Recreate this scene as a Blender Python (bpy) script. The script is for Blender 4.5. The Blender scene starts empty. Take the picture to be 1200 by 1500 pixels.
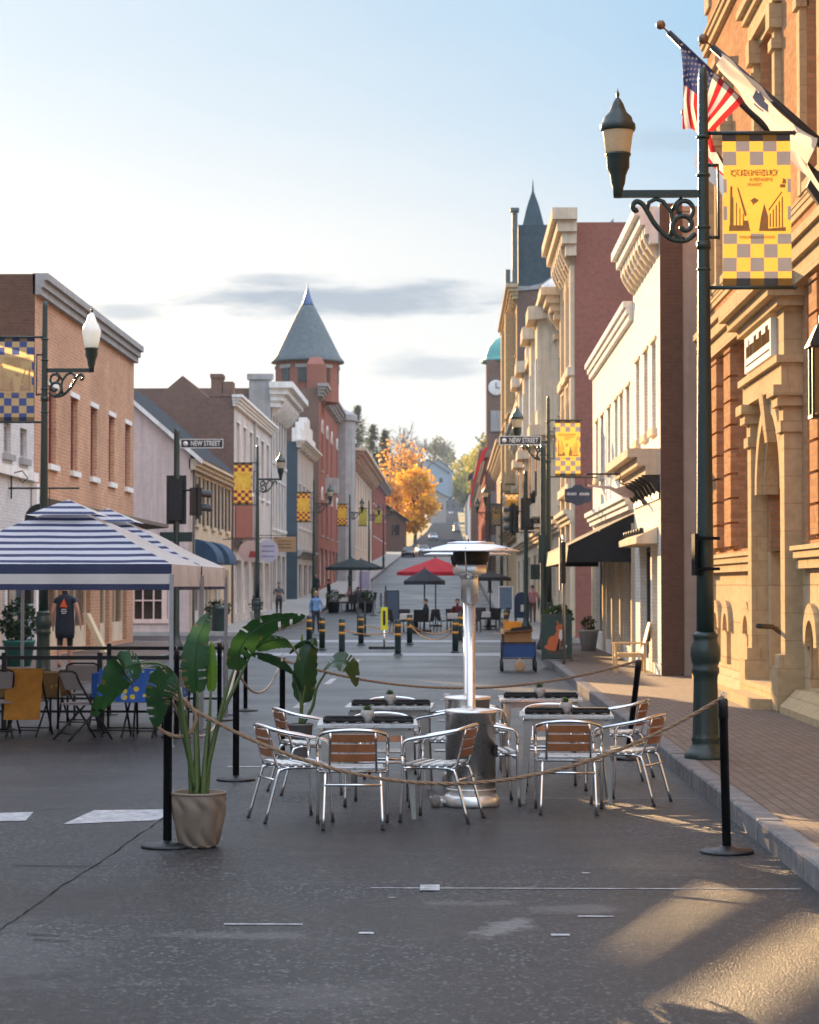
import bpy, math, random
from mathutils import Vector, Matrix, Euler
random.seed(11)
S = bpy.context.scene
COL = S.collection
R = math.radians
PI = math.pi

# ------------------------------------------------------------------ camera
F = 3200.0
cam_d = bpy.data.cameras.new('camera')
cam = bpy.data.objects.new('camera', cam_d)
COL.objects.link(cam)
cam.location = (0, 0, 1.85)
cam.rotation_euler = (R(90 + 1.933), 0, R(1.128))
cam_d.sensor_fit = 'VERTICAL'
cam_d.sensor_height = 24.0
cam_d.lens = F / 1500 * 24.0
cam_d.clip_start = 0.5
cam_d.clip_end = 9000
cam_d.dof.use_dof = True
cam_d.dof.focus_distance = 16.0
cam_d.dof.aperture_fstop = 4.0
S.camera = cam
CR = Euler(cam.rotation_euler).to_matrix()


def W(px, py, d):
    """the place at distance d down the street seen at that point of the photograph"""
    v = CR @ Vector(((px - 600) / F, -(py - 750) / F, -1.0))
    v *= d / v.y
    return Vector((v.x, d, v.z + 1.85))


# ------------------------------------------------------------------ the street's own shape
PROF = [(-30, 0), (92, 0), (101, .08), (125, .6), (158, 1.35), (185, 2.1), (246, 4.1), (320, 6.4), (445, 11.2), (600, 16.8), (750, 23.2), (950, 33.2), (1060, 40), (1150, 50), (1400, 58), (8000, 60)]


def gz(d):
    for (a, za), (b, zb) in zip(PROF, PROF[1:]):
        if d <= b:
            return za + (zb - za) * (d - a) / (b - a)
    return PROF[-1][1]


# ------------------------------------------------------------------ mesh builder
class MB:
    def __init__(s):
        s.v = []
        s.f = []
        s.m = []
        s.mi = 0
        s.sm = []
        s.smooth = False

    def face(s, idx):
        s.f.append(tuple(idx))
        s.m.append(s.mi)
        s.sm.append(s.smooth)

    def poly(s, pts):
        n = len(s.v)
        s.v += [tuple(p) for p in pts]
        s.face(range(n, n + len(pts)))

    def box(s, x0, x1, y0, y1, z0, z1, M=None):
        n = len(s.v)
        c = [(x0, y0, z0), (x1, y0, z0), (x1, y1, z0), (x0, y1, z0), (x0, y0, z1), (x1, y0, z1), (x1, y1, z1), (x0, y1, z1)]
        if M is not None:
            c = [tuple(M @ Vector(p)) for p in c]
        s.v += c
        fl = (x1 < x0) ^ (y1 < y0) ^ (z1 < z0)
        for q in ((0, 3, 2, 1), (4, 5, 6, 7), (0, 1, 5, 4), (1, 2, 6, 5), (2, 3, 7, 6), (3, 0, 4, 7)):
            s.face([n + i for i in (q[::-1] if fl else q)])

    def cbox(s, c, sz, M=None):
        x, y, z = c
        a, b, d = sz[0] / 2, sz[1] / 2, sz[2] / 2
        s.box(x - a, x + a, y - b, y + b, z - d, z + d, M)

    def prism(s, pts, ext):
        """pts: planar 3-D outline; ext: vector"""
        n = len(s.v)
        k = len(pts)
        e = Vector(ext)
        s.v += [tuple(p) for p in pts] + [tuple(Vector(p) + e) for p in pts]
        s.face(range(n + k - 1, n - 1, -1))
        s.face(range(n + k, n + 2 * k))
        for i in range(k):
            j = (i + 1) % k
            s.face((n + i, n + j, n + k + j, n + k + i))

    def tube(s, path, r, n=8, caps=True):
        path = [Vector(p) for p in path]
        m = len(path)
        rs = r if isinstance(r, (list, tuple)) else [r] * m
        base = len(s.v)
        t0 = (path[1] - path[0]).normalized()
        up = Vector((0, 0, 1)) if abs(t0.z) < .9 else Vector((1, 0, 0))
        u = t0.cross(up).normalized()
        for i, p in enumerate(path):
            t = (path[min(i + 1, m - 1)] - path[max(i - 1, 0)])
            t = t.normalized() if t.length > 1e-9 else t0
            u = u - t * u.dot(t)
            u = u.normalized() if u.length > 1e-6 else t.orthogonal().normalized()
            w = t.cross(u)
            for k in range(n):
                a = 2 * PI * k / n
                s.v.append(tuple(p + (u * math.cos(a) + w * math.sin(a)) * rs[i]))
        sm = s.smooth
        s.smooth = n > 5
        for i in range(m - 1):
            for k in range(n):
                k2 = (k + 1) % n
                s.face((base + i * n + k, base + i * n + k2, base + (i + 1) * n + k2, base + (i + 1) * n + k))
        s.smooth = sm
        if caps:
            s.face([base + k for k in range(n)][::-1])
            s.face([base + (m - 1) * n + k for k in range(n)])

    def lathe(s, prof, c=(0, 0, 0), n=20, a0=0., a1=2 * PI, sharp=False, wob=None, M=None):
        """prof: (r, z) from the bottom up"""
        base = len(s.v)
        full = abs(a1 - a0 - 2 * PI) < 1e-6
        nn = n if full else n + 1
        for (r, z) in prof:
            for k in range(nn):
                a = a0 + (a1 - a0) * k / n
                rr = r * (wob(a, z) if wob else 1)
                p = Vector((rr * math.cos(a), rr * math.sin(a), z))
                if M is not None:
                    p = M @ p
                s.v.append((c[0] + p.x, c[1] + p.y, c[2] + p.z))
        sm = s.smooth
        s.smooth = not sharp
        for i in range(len(prof) - 1):
            for k in range(n):
                k2 = (k + 1) % nn
                s.face((base + i * nn + k, base + i * nn + k2, base + (i + 1) * nn + k2, base + (i + 1) * nn + k))
        s.smooth = sm
        if full:
            if prof[0][0] > 1e-4:
                s.face([base + k for k in range(n)][::-1])
            if prof[-1][0] > 1e-4:
                s.face([base + (len(prof) - 1) * n + k for k in range(n)])

    def grid(s, fn, nu, nv, smooth=True):
        """fn(i,j) -> point; nu x nv cells"""
        base = len(s.v)
        for j in range(nv + 1):
            for i in range(nu + 1):
                s.v.append(tuple(fn(i, j)))
        sm = s.smooth
        s.smooth = smooth
        for j in range(nv):
            for i in range(nu):
                a = base + j * (nu + 1) + i
                s.face((a, a + 1, a + nu + 2, a + nu + 1))
        s.smooth = sm

    def build(s, name, mats, parent=None):
        o = (0, 0, 0)
        p = parent
        off = Vector((0, 0, 0))
        while p is not None:
            off += p.location
            p = p.parent
        me = bpy.data.meshes.new(name)
        me.from_pydata([(a - off.x, b - off.y, c - off.z) for a, b, c in s.v], [], s.f)
        if not isinstance(mats, (list, tuple)):
            mats = [mats]
        for m in mats:
            me.materials.append(m)
        me.polygons.foreach_set('material_index', s.m)
        me.polygons.foreach_set('use_smooth', s.sm)
        me.update()
        ob = bpy.data.objects.new(name, me)
        COL.objects.link(ob)
        if parent is not None:
            ob.parent = parent
        return ob


def smooth(pts, k=6):
    pts = [Vector(p) for p in pts]
    out = []
    P = [pts[0]] + pts + [pts[-1]]
    for i in range(1, len(P) - 2):
        a, b, c, d = P[i - 1], P[i], P[i + 1], P[i + 2]
        for j in range(k):
            t = j / k
            out.append(.5 * ((2 * b) + (c - a) * t + (2 * a - 5 * b + 4 * c - d) * t * t + (3 * b - a - 3 * c + d) * t ** 3))
    out.append(pts[-1])
    return out


def tag(o, label, cat, group=None):
    o['label'] = label
    o['category'] = cat
    if group:
        o['group'] = group
    return o


def thing(name, label, cat, loc=(0, 0, 0), group=None):
    o = bpy.data.objects.new(name, None)
    o.empty_display_size = .2
    COL.objects.link(o)
    o.location = loc
    return tag(o, label, cat, group)


def struct(o, kind='structure'):
    o['kind'] = kind
    return o


KIDS = {}


def dup(o, loc, rz=0., label=None, group=None):
    """copy of a thing, its parts and their sub-parts"""
    if not KIDS:
        pass

    def cp(src, par):
        c = src.copy()
        COL.objects.link(c)
        if par is not None:
            c.parent = par
        for ch in list(src.children):
            cp(ch, c)
        return c
    c = cp(o, None)
    c.location = loc
    c.rotation_euler = (0, 0, rz)
    if label:
        c['label'] = label
    if group:
        c['group'] = group
    return c


def box_ob(name, m, x0, x1, y0, y1, z0, z1, parent=None):
    b = MB()
    b.box(x0, x1, y0, y1, z0, z1)
    return b.build(name, m, parent)


def text_mesh(name, txt, size, M, m, parent, ext=.002, align='CENTER', sx=1.0, bold=.0):
    cu = bpy.data.curves.new(name, 'FONT')
    cu.body = txt
    cu.size = size
    cu.align_x = align
    cu.align_y = 'CENTER'
    cu.extrude = ext
    cu.offset = size * bold
    to = bpy.data.objects.new(name, cu)
    COL.objects.link(to)
    dg = bpy.context.evaluated_depsgraph_get()
    dg.update()
    me = bpy.data.meshes.new_from_object(to.evaluated_get(dg))
    bpy.data.objects.remove(to)
    off = Vector((0, 0, 0))
    p = parent
    while p is not None:
        off += p.location
        p = p.parent
    me.transform(Matrix.Translation(-off) @ M @ Matrix.Scale(sx, 4, (1, 0, 0)))
    me.materials.clear()
    me.materials.append(m)
    for pg in me.polygons:
        pg.material_index = 0
    ob = bpy.data.objects.new(name, me)
    COL.objects.link(ob)
    ob.parent = parent
    return ob


# frames for text / flat signs
def face_cam(x, y, z, mirror=False):
    """text plane that faces the camera (-Y)"""
    M = Matrix.Translation((x, y, z)) @ Matrix(((1, 0, 0, 0), (0, 0, -1, 0), (0, 1, 0, 0), (0, 0, 0, 1)))
    if mirror:
        M = M @ Matrix.Scale(-1, 4, (1, 0, 0))
    return M


# ------------------------------------------------------------------ materials
MATS = {}


def _nt(name):
    m = bpy.data.materials.new(name)
    m.use_nodes = True
    nt = m.node_tree
    return m, nt, nt.nodes['Principled BSDF'], nt.nodes['Material Output']


def N(nt, t, **kw):
    n = nt.nodes.new(t)
    for k, v in kw.items():
        if k in n.inputs:
            n.inputs[k].default_value = v
        else:
            setattr(n, k, v)
    return n


def mixc(nt, fac, a, b, mode='MIX'):
    n = nt.nodes.new('ShaderNodeMix')
    n.data_type = 'RGBA'
    n.blend_type = mode
    for sock, val in ((n.inputs[0], fac), (n.inputs[6], a), (n.inputs[7], b)):
        if isinstance(val, bpy.types.NodeSocket):
            nt.links.new(val, sock)
        elif isinstance(val, (int, float)):
            sock.default_value = val
        else:
            sock.default_value = (*val, 1)
    return n.outputs[2]


def math_n(nt, op, a, b=0., clamp=False):
    n = nt.nodes.new('ShaderNodeMath')
    n.operation = op
    n.use_clamp = clamp
    for i, val in enumerate((a, b)):
        if isinstance(val, bpy.types.NodeSocket):
            nt.links.new(val, n.inputs[i])
        else:
            n.inputs[i].default_value = val
    return n.outputs[0]


def noise_f(nt, vec, scale, detail=4, rough=.6, lo=.3, hi=.7):
    n = N(nt, 'ShaderNodeTexNoise', Scale=scale, Detail=detail, Roughness=rough)
    nt.links.new(vec, n.inputs['Vector'])
    r = N(nt, 'ShaderNodeMapRange')
    r.inputs[1].default_value = lo
    r.inputs[2].default_value = hi
    nt.links.new(n.outputs[0], r.inputs[0])
    return r.outputs[0]


def bump(nt, bsdf, h, strength=.3, dist=.01):
    b = N(nt, 'ShaderNodeBump', Strength=strength, Distance=dist)
    nt.links.new(h, b.inputs['Height'])
    nt.links.new(b.outputs[0], bsdf.inputs['Normal'])


def mat(name, col, rough=.6, metal=0., var=.18, scale=2.5, bmp=0., transl=0., spec=.5, coat=0., streak=0., tint=None):
    """painted/plain surface with uneven, weathered tone"""
    if name in MATS:
        return MATS[name]
    m, nt, b, out = _nt(name)
    geo = N(nt, 'ShaderNodeNewGeometry')
    pos = geo.outputs['Position']
    f1 = noise_f(nt, pos, scale, 6)
    f2 = noise_f(nt, pos, scale * 9, 4)
    f = math_n(nt, 'ADD', math_n(nt, 'MULTIPLY', f1, .65), math_n(nt, 'MULTIPLY', f2, .35))
    lo = [c * (1 - var) for c in col]
    hi = [min(1, c * (1 + var)) for c in col]
    if tint:
        lo = [a * b2 for a, b2 in zip(lo, tint)]
    c = mixc(nt, f, lo, hi)
    if streak:
        mp = N(nt, 'ShaderNodeMapping')
        mp.inputs['Scale'].default_value = (4, 4, .25)
        nt.links.new(pos, mp.inputs[0])
        fs = noise_f(nt, mp.outputs[0], 1.3, 5, .65, .42, .72)
        c = mixc(nt, math_n(nt, 'MULTIPLY', fs, streak), c, [x * .45 for x in col])
    nt.links.new(c, b.inputs['Base Color'])
    b.inputs['Roughness'].default_value = rough
    b.inputs['Metallic'].default_value = metal
    b.inputs['Specular IOR Level'].default_value = spec
    b.inputs['Coat Weight'].default_value = coat
    rr = N(nt, 'ShaderNodeMapRange')
    rr.inputs[3].default_value = max(.02, rough - .12)
    rr.inputs[4].default_value = min(1, rough + .1)
    nt.links.new(f2, rr.inputs[0])
    nt.links.new(rr.outputs[0], b.inputs['Roughness'])
    if bmp:
        bump(nt, b, f2, bmp, .01)
    if transl:
        t = N(nt, 'ShaderNodeBsdfTranslucent')
        nt.links.new(c, t.inputs[0])
        mx = N(nt, 'ShaderNodeMixShader')
        mx.inputs[0].default_value = transl
        nt.links.new(b.outputs[0], mx.inputs[1])
        nt.links.new(t.outputs[0], mx.inputs[2])
        nt.links.new(mx.outputs[0], out.inputs[0])
    MATS[name] = m
    return m


def brick(name, c1, c2, mortar, bw=.215, bh=.072, ms=.009, rough=.85, flat=False, offs=.5, dirt=.35, bmp=.5, soot=(.10, .08, .07)):
    """running-bond brick; walls use (X+Y, Z), paving uses (X, Y)"""
    if name in MATS:
        return MATS[name]
    m, nt, b, out = _nt(name)
    geo = N(nt, 'ShaderNodeNewGeometry')
    pos = geo.outputs['Position']
    sp = N(nt, 'ShaderNodeSeparateXYZ')
    nt.links.new(pos, sp.inputs[0])
    cb = N(nt, 'ShaderNodeCombineXYZ')
    if flat:
        nt.links.new(sp.outputs[1], cb.inputs[0])
        nt.links.new(sp.outputs[0], cb.inputs[1])
    else:
        nt.links.new(math_n(nt, 'ADD', sp.outputs[0], sp.outputs[1]), cb.inputs[0])
        nt.links.new(sp.outputs[2], cb.inputs[1])
    br = N(nt, 'ShaderNodeTexBrick', Scale=1.0)
    br.inputs['Brick Width'].default_value = bw
    br.inputs['Row Height'].default_value = bh
    br.inputs['Mortar Size'].default_value = ms
    br.inputs['Mortar Smooth'].default_value = .2
    br.inputs['Color1'].default_value = (*c1, 1)
    br.inputs['Color2'].default_value = (*c2, 1)
    br.inputs['Mortar'].default_value = (*mortar, 1)
    br.offset = offs
    nt.links.new(cb.outputs[0], br.inputs[0])
    f1 = noise_f(nt, pos, .55, 6, .65, .35, .7)
    f2 = noise_f(nt, pos, 7, 4)
    c = mixc(nt, math_n(nt, 'MULTIPLY', f1, dirt), br.outputs[0], soot)
    c = mixc(nt, .28, c, mixc(nt, f2, [x * .5 for x in c1], [min(1, x * 1.4) for x in c1]))
    nt.links.new(c, b.inputs['Base Color'])
    b.inputs['Roughness'].default_value = rough
    b.inputs['Specular IOR Level'].default_value = .25 if flat else 0.
    h = math_n(nt, 'SUBTRACT', 1., br.outputs[1])
    h = math_n(nt, 'ADD', h, math_n(nt, 'MULTIPLY', f2, .5))
    bump(nt, b, h, bmp, .008)
    MATS[name] = m
    return m


def glass(name, col=(.02, .025, .03), rough=.04, spec=.8):
    if name in MATS:
        return MATS[name]
    m, nt, b, out = _nt(name)
    geo = N(nt, 'ShaderNodeNewGeometry')
    f = noise_f(nt, geo.outputs['Position'], .8, 3)
    c = mixc(nt, f, [x * .5 for x in col], [x * 1.6 for x in col])
    nt.links.new(c, b.inputs['Base Color'])
    b.inputs['Roughness'].default_value = rough
    b.inputs['Specular IOR Level'].default_value = spec
    f2 = noise_f(nt, geo.outputs['Position'], 1.7, 2)
    bump(nt, b, f2, .04, .03)
    MATS[name] = m
    return m


def foliage(name, c1, c2, transl=.35, scale=1.2, rough=.55):
    if name in MATS:
        return MATS[name]
    m, nt, b, out = _nt(name)
    geo = N(nt, 'ShaderNodeNewGeometry')
    f = noise_f(nt, geo.outputs['Position'], scale, 4, .7, .3, .7)
    rnd = geo.outputs['Random Per Island']
    fr = math_n(nt, 'ADD', math_n(nt, 'MULTIPLY', f, .55), math_n(nt, 'MULTIPLY', rnd, .45))
    c = mixc(nt, fr, c1, c2)
    nt.links.new(c, b.inputs['Base Color'])
    b.inputs['Roughness'].default_value = rough
    t = N(nt, 'ShaderNodeBsdfTranslucent')
    nt.links.new(c, t.inputs[0])
    mx = N(nt, 'ShaderNodeMixShader')
    mx.inputs[0].default_value = transl
    nt.links.new(b.outputs[0], mx.inputs[1])
    nt.links.new(t.outputs[0], mx.inputs[2])
    nt.links.new(mx.outputs[0], out.inputs[0])
    MATS[name] = m
    return m


def asphalt_mat():
    m, nt, b, out = _nt('asphalt')
    geo = N(nt, 'ShaderNodeNewGeometry')
    pos = geo.outputs['Position']
    big = noise_f(nt, pos, .35, 6, .65, .35, .68)
    mp = N(nt, 'ShaderNodeMapping')
    mp.inputs['Scale'].default_value = (1.6, .22, 1)
    nt.links.new(pos, mp.inputs[0])
    tracks = noise_f(nt, mp.outputs[0], .9, 5, .6, .38, .7)
    mp2 = N(nt, 'ShaderNodeMapping')
    mp2.inputs['Scale'].default_value = (.35, 2.2, 1)
    nt.links.new(pos, mp2.inputs[0])
    scuff = noise_f(nt, mp2.outputs[0], 1.4, 7, .7, .55, .8)
    grit = noise_f(nt, pos, 95, 3, .7, .3, .75)
    grit2 = noise_f(nt, pos, 26, 5, .8, .36, .64)
    c = mixc(nt, big, (.010, .011, .013), (.040, .040, .042))
    c = mixc(nt, math_n(nt, 'MULTIPLY', tracks, .45), c, (.050, .049, .048))
    c = mixc(nt, math_n(nt, 'MULTIPLY', scuff, .4), c, (.16, .155, .15))
    c = mixc(nt, math_n(nt, 'MULTIPLY', grit2, .9), c, (.010, .010, .011))
    vor = N(nt, 'ShaderNodeTexVoronoi', Scale=58.0)
    nt.links.new(pos, vor.inputs['Vector'])
    vs = N(nt, 'ShaderNodeSeparateColor')
    nt.links.new(vor.outputs['Color'], vs.inputs[0])
    st = N(nt, 'ShaderNodeMapRange')
    st.inputs[1].default_value = .86
    st.inputs[2].default_value = .98
    nt.links.new(vs.outputs[0], st.inputs[0])
    c = mixc(nt, math_n(nt, 'MULTIPLY', st.outputs[0], math_n(nt, 'ADD', math_n(nt, 'MULTIPLY', big, .9), .15)), c, (.22, .218, .215))
    # dark drips and oil
    oil = noise_f(nt, pos, .9, 5, .6, .6, .74)
    c = mixc(nt, math_n(nt, 'MULTIPLY', oil, .55), c, (.014, .014, .015))
    # old yellowish rubbed-out paint
    yel = noise_f(nt, mp2.outputs[0], .7, 6, .75, .68, .8)
    c = mixc(nt, math_n(nt, 'MULTIPLY', yel, .25), c, (.22, .17, .09))
    # chalky smears and dark patches with shapes of their own
    wob = noise_f(nt, pos, 4.5, 8, .8, .25, .75)
    for (sx, sy, rx, ry, ang, tone, amt) in ((.28, 11.9, .16, .42, -.3, (.27, .265, .26), .75), (.70, 12.6, .38, .22, .2, (.20, .195, .19), .5), (.1, 12.8, .45, .16, 0, (.2, .19, .17), .45), (-1.1, 11.6, .6, .16, 0, (.19, .185, .18), .5), (-.6, 9.9, .5, .5, 0, (.16, .15, .14), .35),
                                             (-.2, 16.0, 2.0, 1.2, 0, (.012, .012, .013), .55), (-2.4, 11.0, .8, 1.3, .2, (.14, .14, .14), .4), (1.4, 14.6, .5, .7, 0, (.15, .12, .09), .4), (.9, 10.6, .9, .5, 0, (.020, .020, .021), .35), (-3.2, 14.2, 1.0, .6, 0, (.018, .018, .019), .4)):
        mp3 = N(nt, 'ShaderNodeMapping')
        mp3.vector_type = 'TEXTURE'
        mp3.inputs['Location'].default_value = (sx, sy, 0)
        mp3.inputs['Rotation'].default_value = (0, 0, ang)
        mp3.inputs['Scale'].default_value = (rx, ry, 1)
        nt.links.new(pos, mp3.inputs[0])
        ln = N(nt, 'ShaderNodeVectorMath')
        ln.operation = 'LENGTH'
        nt.links.new(mp3.outputs[0], ln.inputs[0])
        fall = math_n(nt, 'SUBTRACT', math_n(nt, 'ADD', 1.0, math_n(nt, 'MULTIPLY', math_n(nt, 'SUBTRACT', wob, .35), 1.7)), ln.outputs['Value'])
        r3 = N(nt, 'ShaderNodeMapRange')
        r3.inputs[1].default_value = .35
        r3.inputs[2].default_value = .8
        r3.inputs[4].default_value = amt
        nt.links.new(fall, r3.inputs[0])
        c = mixc(nt, math_n(nt, 'MULTIPLY', r3.outputs[0], math_n(nt, 'ADD', math_n(nt, 'MULTIPLY', grit2, .6), .4)), c, tone)
    nt.links.new(c, b.inputs['Base Color'])
    rr = N(nt, 'ShaderNodeMapRange')
    rr.inputs[3].default_value = .30
    rr.inputs[4].default_value = .52
    b.inputs['Specular IOR Level'].default_value = .34
    nt.links.new(big, rr.inputs[0])
    nt.links.new(rr.outputs[0], b.inputs['Roughness'])
    h = math_n(nt, 'ADD', grit, math_n(nt, 'MULTIPLY', vor.outputs[0], .6))
    bp = N(nt, 'ShaderNodeBump', Distance=.009)
    spy = N(nt, 'ShaderNodeSeparateXYZ')
    nt.links.new(pos, spy.inputs[0])
    r4 = N(nt, 'ShaderNodeMapRange')       # the coarse overlay of the near block gives way to smoother, worn asphalt
    for i, v in enumerate((15., 27., .9, .28)):
        r4.inputs[1 + i].default_value = v
    nt.links.new(spy.outputs[1], r4.inputs[0])
    nt.links.new(r4.outputs[0], bp.inputs['Strength'])
    nt.links.new(h, bp.inputs['Height'])
    nt.links.new(bp.outputs[0], b.inputs['Normal'])
    MATS['asphalt'] = m
    return m


def paint_mat(name, col, keep=.5, scale=7):
    """road paint worn away in patches down to the asphalt"""
    m, nt, b, out = _nt(name)
    geo = N(nt, 'ShaderNodeNewGeometry')
    pos = geo.outputs['Position']
    f = noise_f(nt, pos, scale, 6, .75, keep - .18, keep + .12)
    g = noise_f(nt, pos, 60, 3, .7, .35, .6)
    k = math_n(nt, 'MULTIPLY', f, math_n(nt, 'ADD', math_n(nt, 'MULTIPLY', g, .5), .5))
    c = mixc(nt, k, col, (.05, .05, .052))
    nt.links.new(c, b.inputs['Base Color'])
    b.inputs['Roughness'].default_value = .6
    bump(nt, b, g, .3, .004)
    MATS[name] = m
    return m


# ------------------------------------------------------------------ light
SUN_AZ, SUN_EL = R(-21.1), R(12.0)
dvec = Vector((-math.sin(SUN_AZ) * math.cos(SUN_EL), -math.cos(SUN_AZ) * math.cos(SUN_EL), -math.sin(SUN_EL)))
sd = bpy.data.lights.new('sun', 'SUN')
sd.energy = 5.0
sd.angle = R(.25)
sd.color = (1.0, .65, .32)
sun = bpy.data.objects.new('sun', sd)
COL.objects.link(sun)
sun.rotation_euler = dvec.to_track_quat('-Z', 'Y').to_euler()
sun.location = (-30, 80, 60)

w = bpy.data.worlds.new('World')
S.world = w
w.use_nodes = True
nt = w.node_tree
bg = nt.nodes['Background']
sky = N(nt, 'ShaderNodeTexSky')
sky.sky_type = 'NISHITA'
sky.sun_disc = False
sky.sun_elevation = SUN_EL
sky.sun_rotation = SUN_AZ
sky.air_density = 1.0
sky.dust_density = 1.6
sky.ozone_density = 1.5
tc = N(nt, 'ShaderNodeTexCoord')
sp = N(nt, 'ShaderNodeSeparateXYZ')
nt.links.new(tc.outputs['Generated'], sp.inputs[0])
def ramp(sock, a, b_, lo=0., hi=1.):
    n = N(nt, 'ShaderNodeMapRange')
    n.interpolation_type = 'SMOOTHSTEP'
    for i, v in enumerate((a, b_, lo, hi)):
        n.inputs[1 + i].default_value = v
    nt.links.new(sock, n.inputs[0])
    return n.outputs[0]


el = sp.outputs[2]
sdir = N(nt, 'ShaderNodeVectorMath')
sdir.operation = 'DOT_PRODUCT'
sdir.inputs[1].default_value = (-dvec.x, -dvec.y, -dvec.z)
nt.links.new(tc.outputs['Generated'], sdir.inputs[0])
near_sun = ramp(sdir.outputs['Value'], .835, .965)
veil_map = N(nt, 'ShaderNodeMapping')
veil_map.inputs['Scale'].default_value = (2.2, 2.2, 7.0)
nt.links.new(tc.outputs['Generated'], veil_map.inputs[0])
veil = noise_f(nt, veil_map.outputs[0], 1.4, 6, .55, .3, .72)
# thin white veil: thick towards the sun and near the horizon, open blue higher up
wh = math_n(nt, 'MULTIPLY', near_sun, ramp(el, .09, .30, .95, .30))
wh = math_n(nt, 'ADD', wh, ramp(el, .02, .22, .72, 0.))
wh = math_n(nt, 'ADD', wh, math_n(nt, 'MULTIPLY', math_n(nt, 'SUBTRACT', veil, .5), .22), True)
K = 1 / (.05 * 2 ** 1.9)
low = mixc(nt, wh, tuple(v * K for v in (.33, .59, .84)), tuple(v * K for v in (.80, .84, .88)))
# brighter broken cloud added out of view, overhead and behind, to fill the shade
high = mixc(nt, veil, tuple(v * K for v in (1.02, 1.26, 1.7)), tuple(v * K for v in (1.85, 1.97, 2.2)))
sd2 = N(nt, 'ShaderNodeVectorMath')
sd2.operation = 'DOT_PRODUCT'
sd2.inputs[1].default_value = (.86, -.30, .40)
nt.links.new(tc.outputs['Generated'], sd2.inputs[0])
lit = ramp(sd2.outputs['Value'], .1, .95, 1., 1.75)      # added cloud raised further on the right to light the left fronts
hi2 = N(nt, 'ShaderNodeVectorMath')
hi2.operation = 'SCALE'
nt.links.new(high, hi2.inputs[0])
nt.links.new(lit, hi2.inputs['Scale'])
c = mixc(nt, ramp(el, .28, .50), low, hi2.outputs[0])
c = mixc(nt, .94, sky.outputs[0], c)
# long low grey-blue stratus streaks near the horizon, ragged by noise
st_map = N(nt, 'ShaderNodeMapping')
st_map.inputs['Scale'].default_value = (16.0, 16.0, 90.0)
nt.links.new(tc.outputs['Generated'], st_map.inputs[0])
st = noise_f(nt, st_map.outputs[0], 1.0, 8, .62, .25, .75)
for (cx, cz, rx, rz, amt) in ((-.045, .1305, .080, .0095, .85), (-.010, .101, .030, .0075, .5), (-.146, .1235, .020, .005, .55), (-.075, .1385, .035, .004, .5), (.12, .20, .06, .006, .25), (-.3, .16, .09, .01, .5)):
    mp = N(nt, 'ShaderNodeMapping')
    mp.vector_type = 'TEXTURE'
    mp.inputs['Location'].default_value = (cx, 0, cz)
    mp.inputs['Scale'].default_value = (rx, 1e6, rz)
    nt.links.new(tc.outputs['Generated'], mp.inputs[0])
    ln = N(nt, 'ShaderNodeVectorMath')
    ln.operation = 'LENGTH'
    nt.links.new(mp.outputs[0], ln.inputs[0])
    q = math_n(nt, 'SUBTRACT', math_n(nt, 'ADD', .55, math_n(nt, 'MULTIPLY', st, 1.1)), ln.outputs['Value'])
    cf = math_n(nt, 'MULTIPLY', ramp(q, .0, .75, 0., amt), ramp(sp.outputs[1], 0., .2))
    c = mixc(nt, cf, c, tuple(v * K for v in (.36, .45, .56)))
nt.links.new(c, bg.inputs[0])
bg.inputs[1].default_value = .05
S.view_settings.view_transform = 'Standard'
S.view_settings.look = 'None'
S.view_settings.exposure = 1.9
S.cycles.max_bounces = 7
S.cycles.diffuse_bounces = 4
S.cycles.glossy_bounces = 4
S.cycles.transmission_bounces = 4
S.cycles.sample_clamp_indirect = 6.0
S.cycles.use_denoising = True
# ------------------------------------------------------------------ palette
asphalt = asphalt_mat()
m_paint = paint_mat('worn_white_paint', (.50, .50, .50), .52)
m_paint_good = paint_mat('white_paint', (.46, .46, .47), .58, 9)
m_paver = brick('brick_paving', (.16, .118, .09), (.22, .17, .135), (.07, .062, .055), .2, .1, .007, .8, True, .5, .35, .9)
m_granite = mat('granite', (.22, .21, .205), .75, 0, .35, 5, .4, spec=.0)
m_concrete = mat('concrete', (.34, .33, .31), .85, 0, .2, 2, .2, spec=.0)
m_ground = mat('grass_and_soil', (.07, .08, .035), .95, 0, .4, .06, 0)
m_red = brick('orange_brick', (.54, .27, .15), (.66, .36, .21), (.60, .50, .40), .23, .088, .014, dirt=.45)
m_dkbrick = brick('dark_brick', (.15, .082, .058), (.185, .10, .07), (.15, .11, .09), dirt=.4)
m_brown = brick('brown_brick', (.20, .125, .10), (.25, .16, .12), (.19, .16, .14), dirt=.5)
m_rose = brick('rose_brick', (.31, .125, .095), (.35, .15, .115), (.28, .15, .12), dirt=.2, bmp=.15)
m_whbrick = brick('white_painted_brick', (.62, .61, .60), (.68, .67, .66), (.52, .51, .50), dirt=.25, soot=(.35, .33, .31))
m_cream_brick = brick('cream_painted_brick', (.84, .80, .70), (.88, .84, .75), (.72, .67, .57), dirt=.15, soot=(.45, .38, .28), ms=.012)
m_stonebrick = brick('tan_brick', (.40, .205, .10), (.54, .31, .165), (.34, .26, .18), .24, .078, .010, dirt=.25)
m_stone = brick('sandstone', (.50, .38, .23), (.55, .42, .26), (.34, .26, .16), .86, .37, .007, .8, dirt=.25, soot=(.2, .145, .09), bmp=.3)
m_ashlar = brick('sandstone_ashlar', (.50, .38, .23), (.56, .43, .27), (.30, .22, .13), 1.25, .62, .012, .8, dirt=.2, soot=(.3, .24, .17), bmp=.4)
m_trimw = mat('white_wood_trim', (.80, .77, .73), .6, 0, .12, 3, .15, streak=.45, spec=.0)
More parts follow.
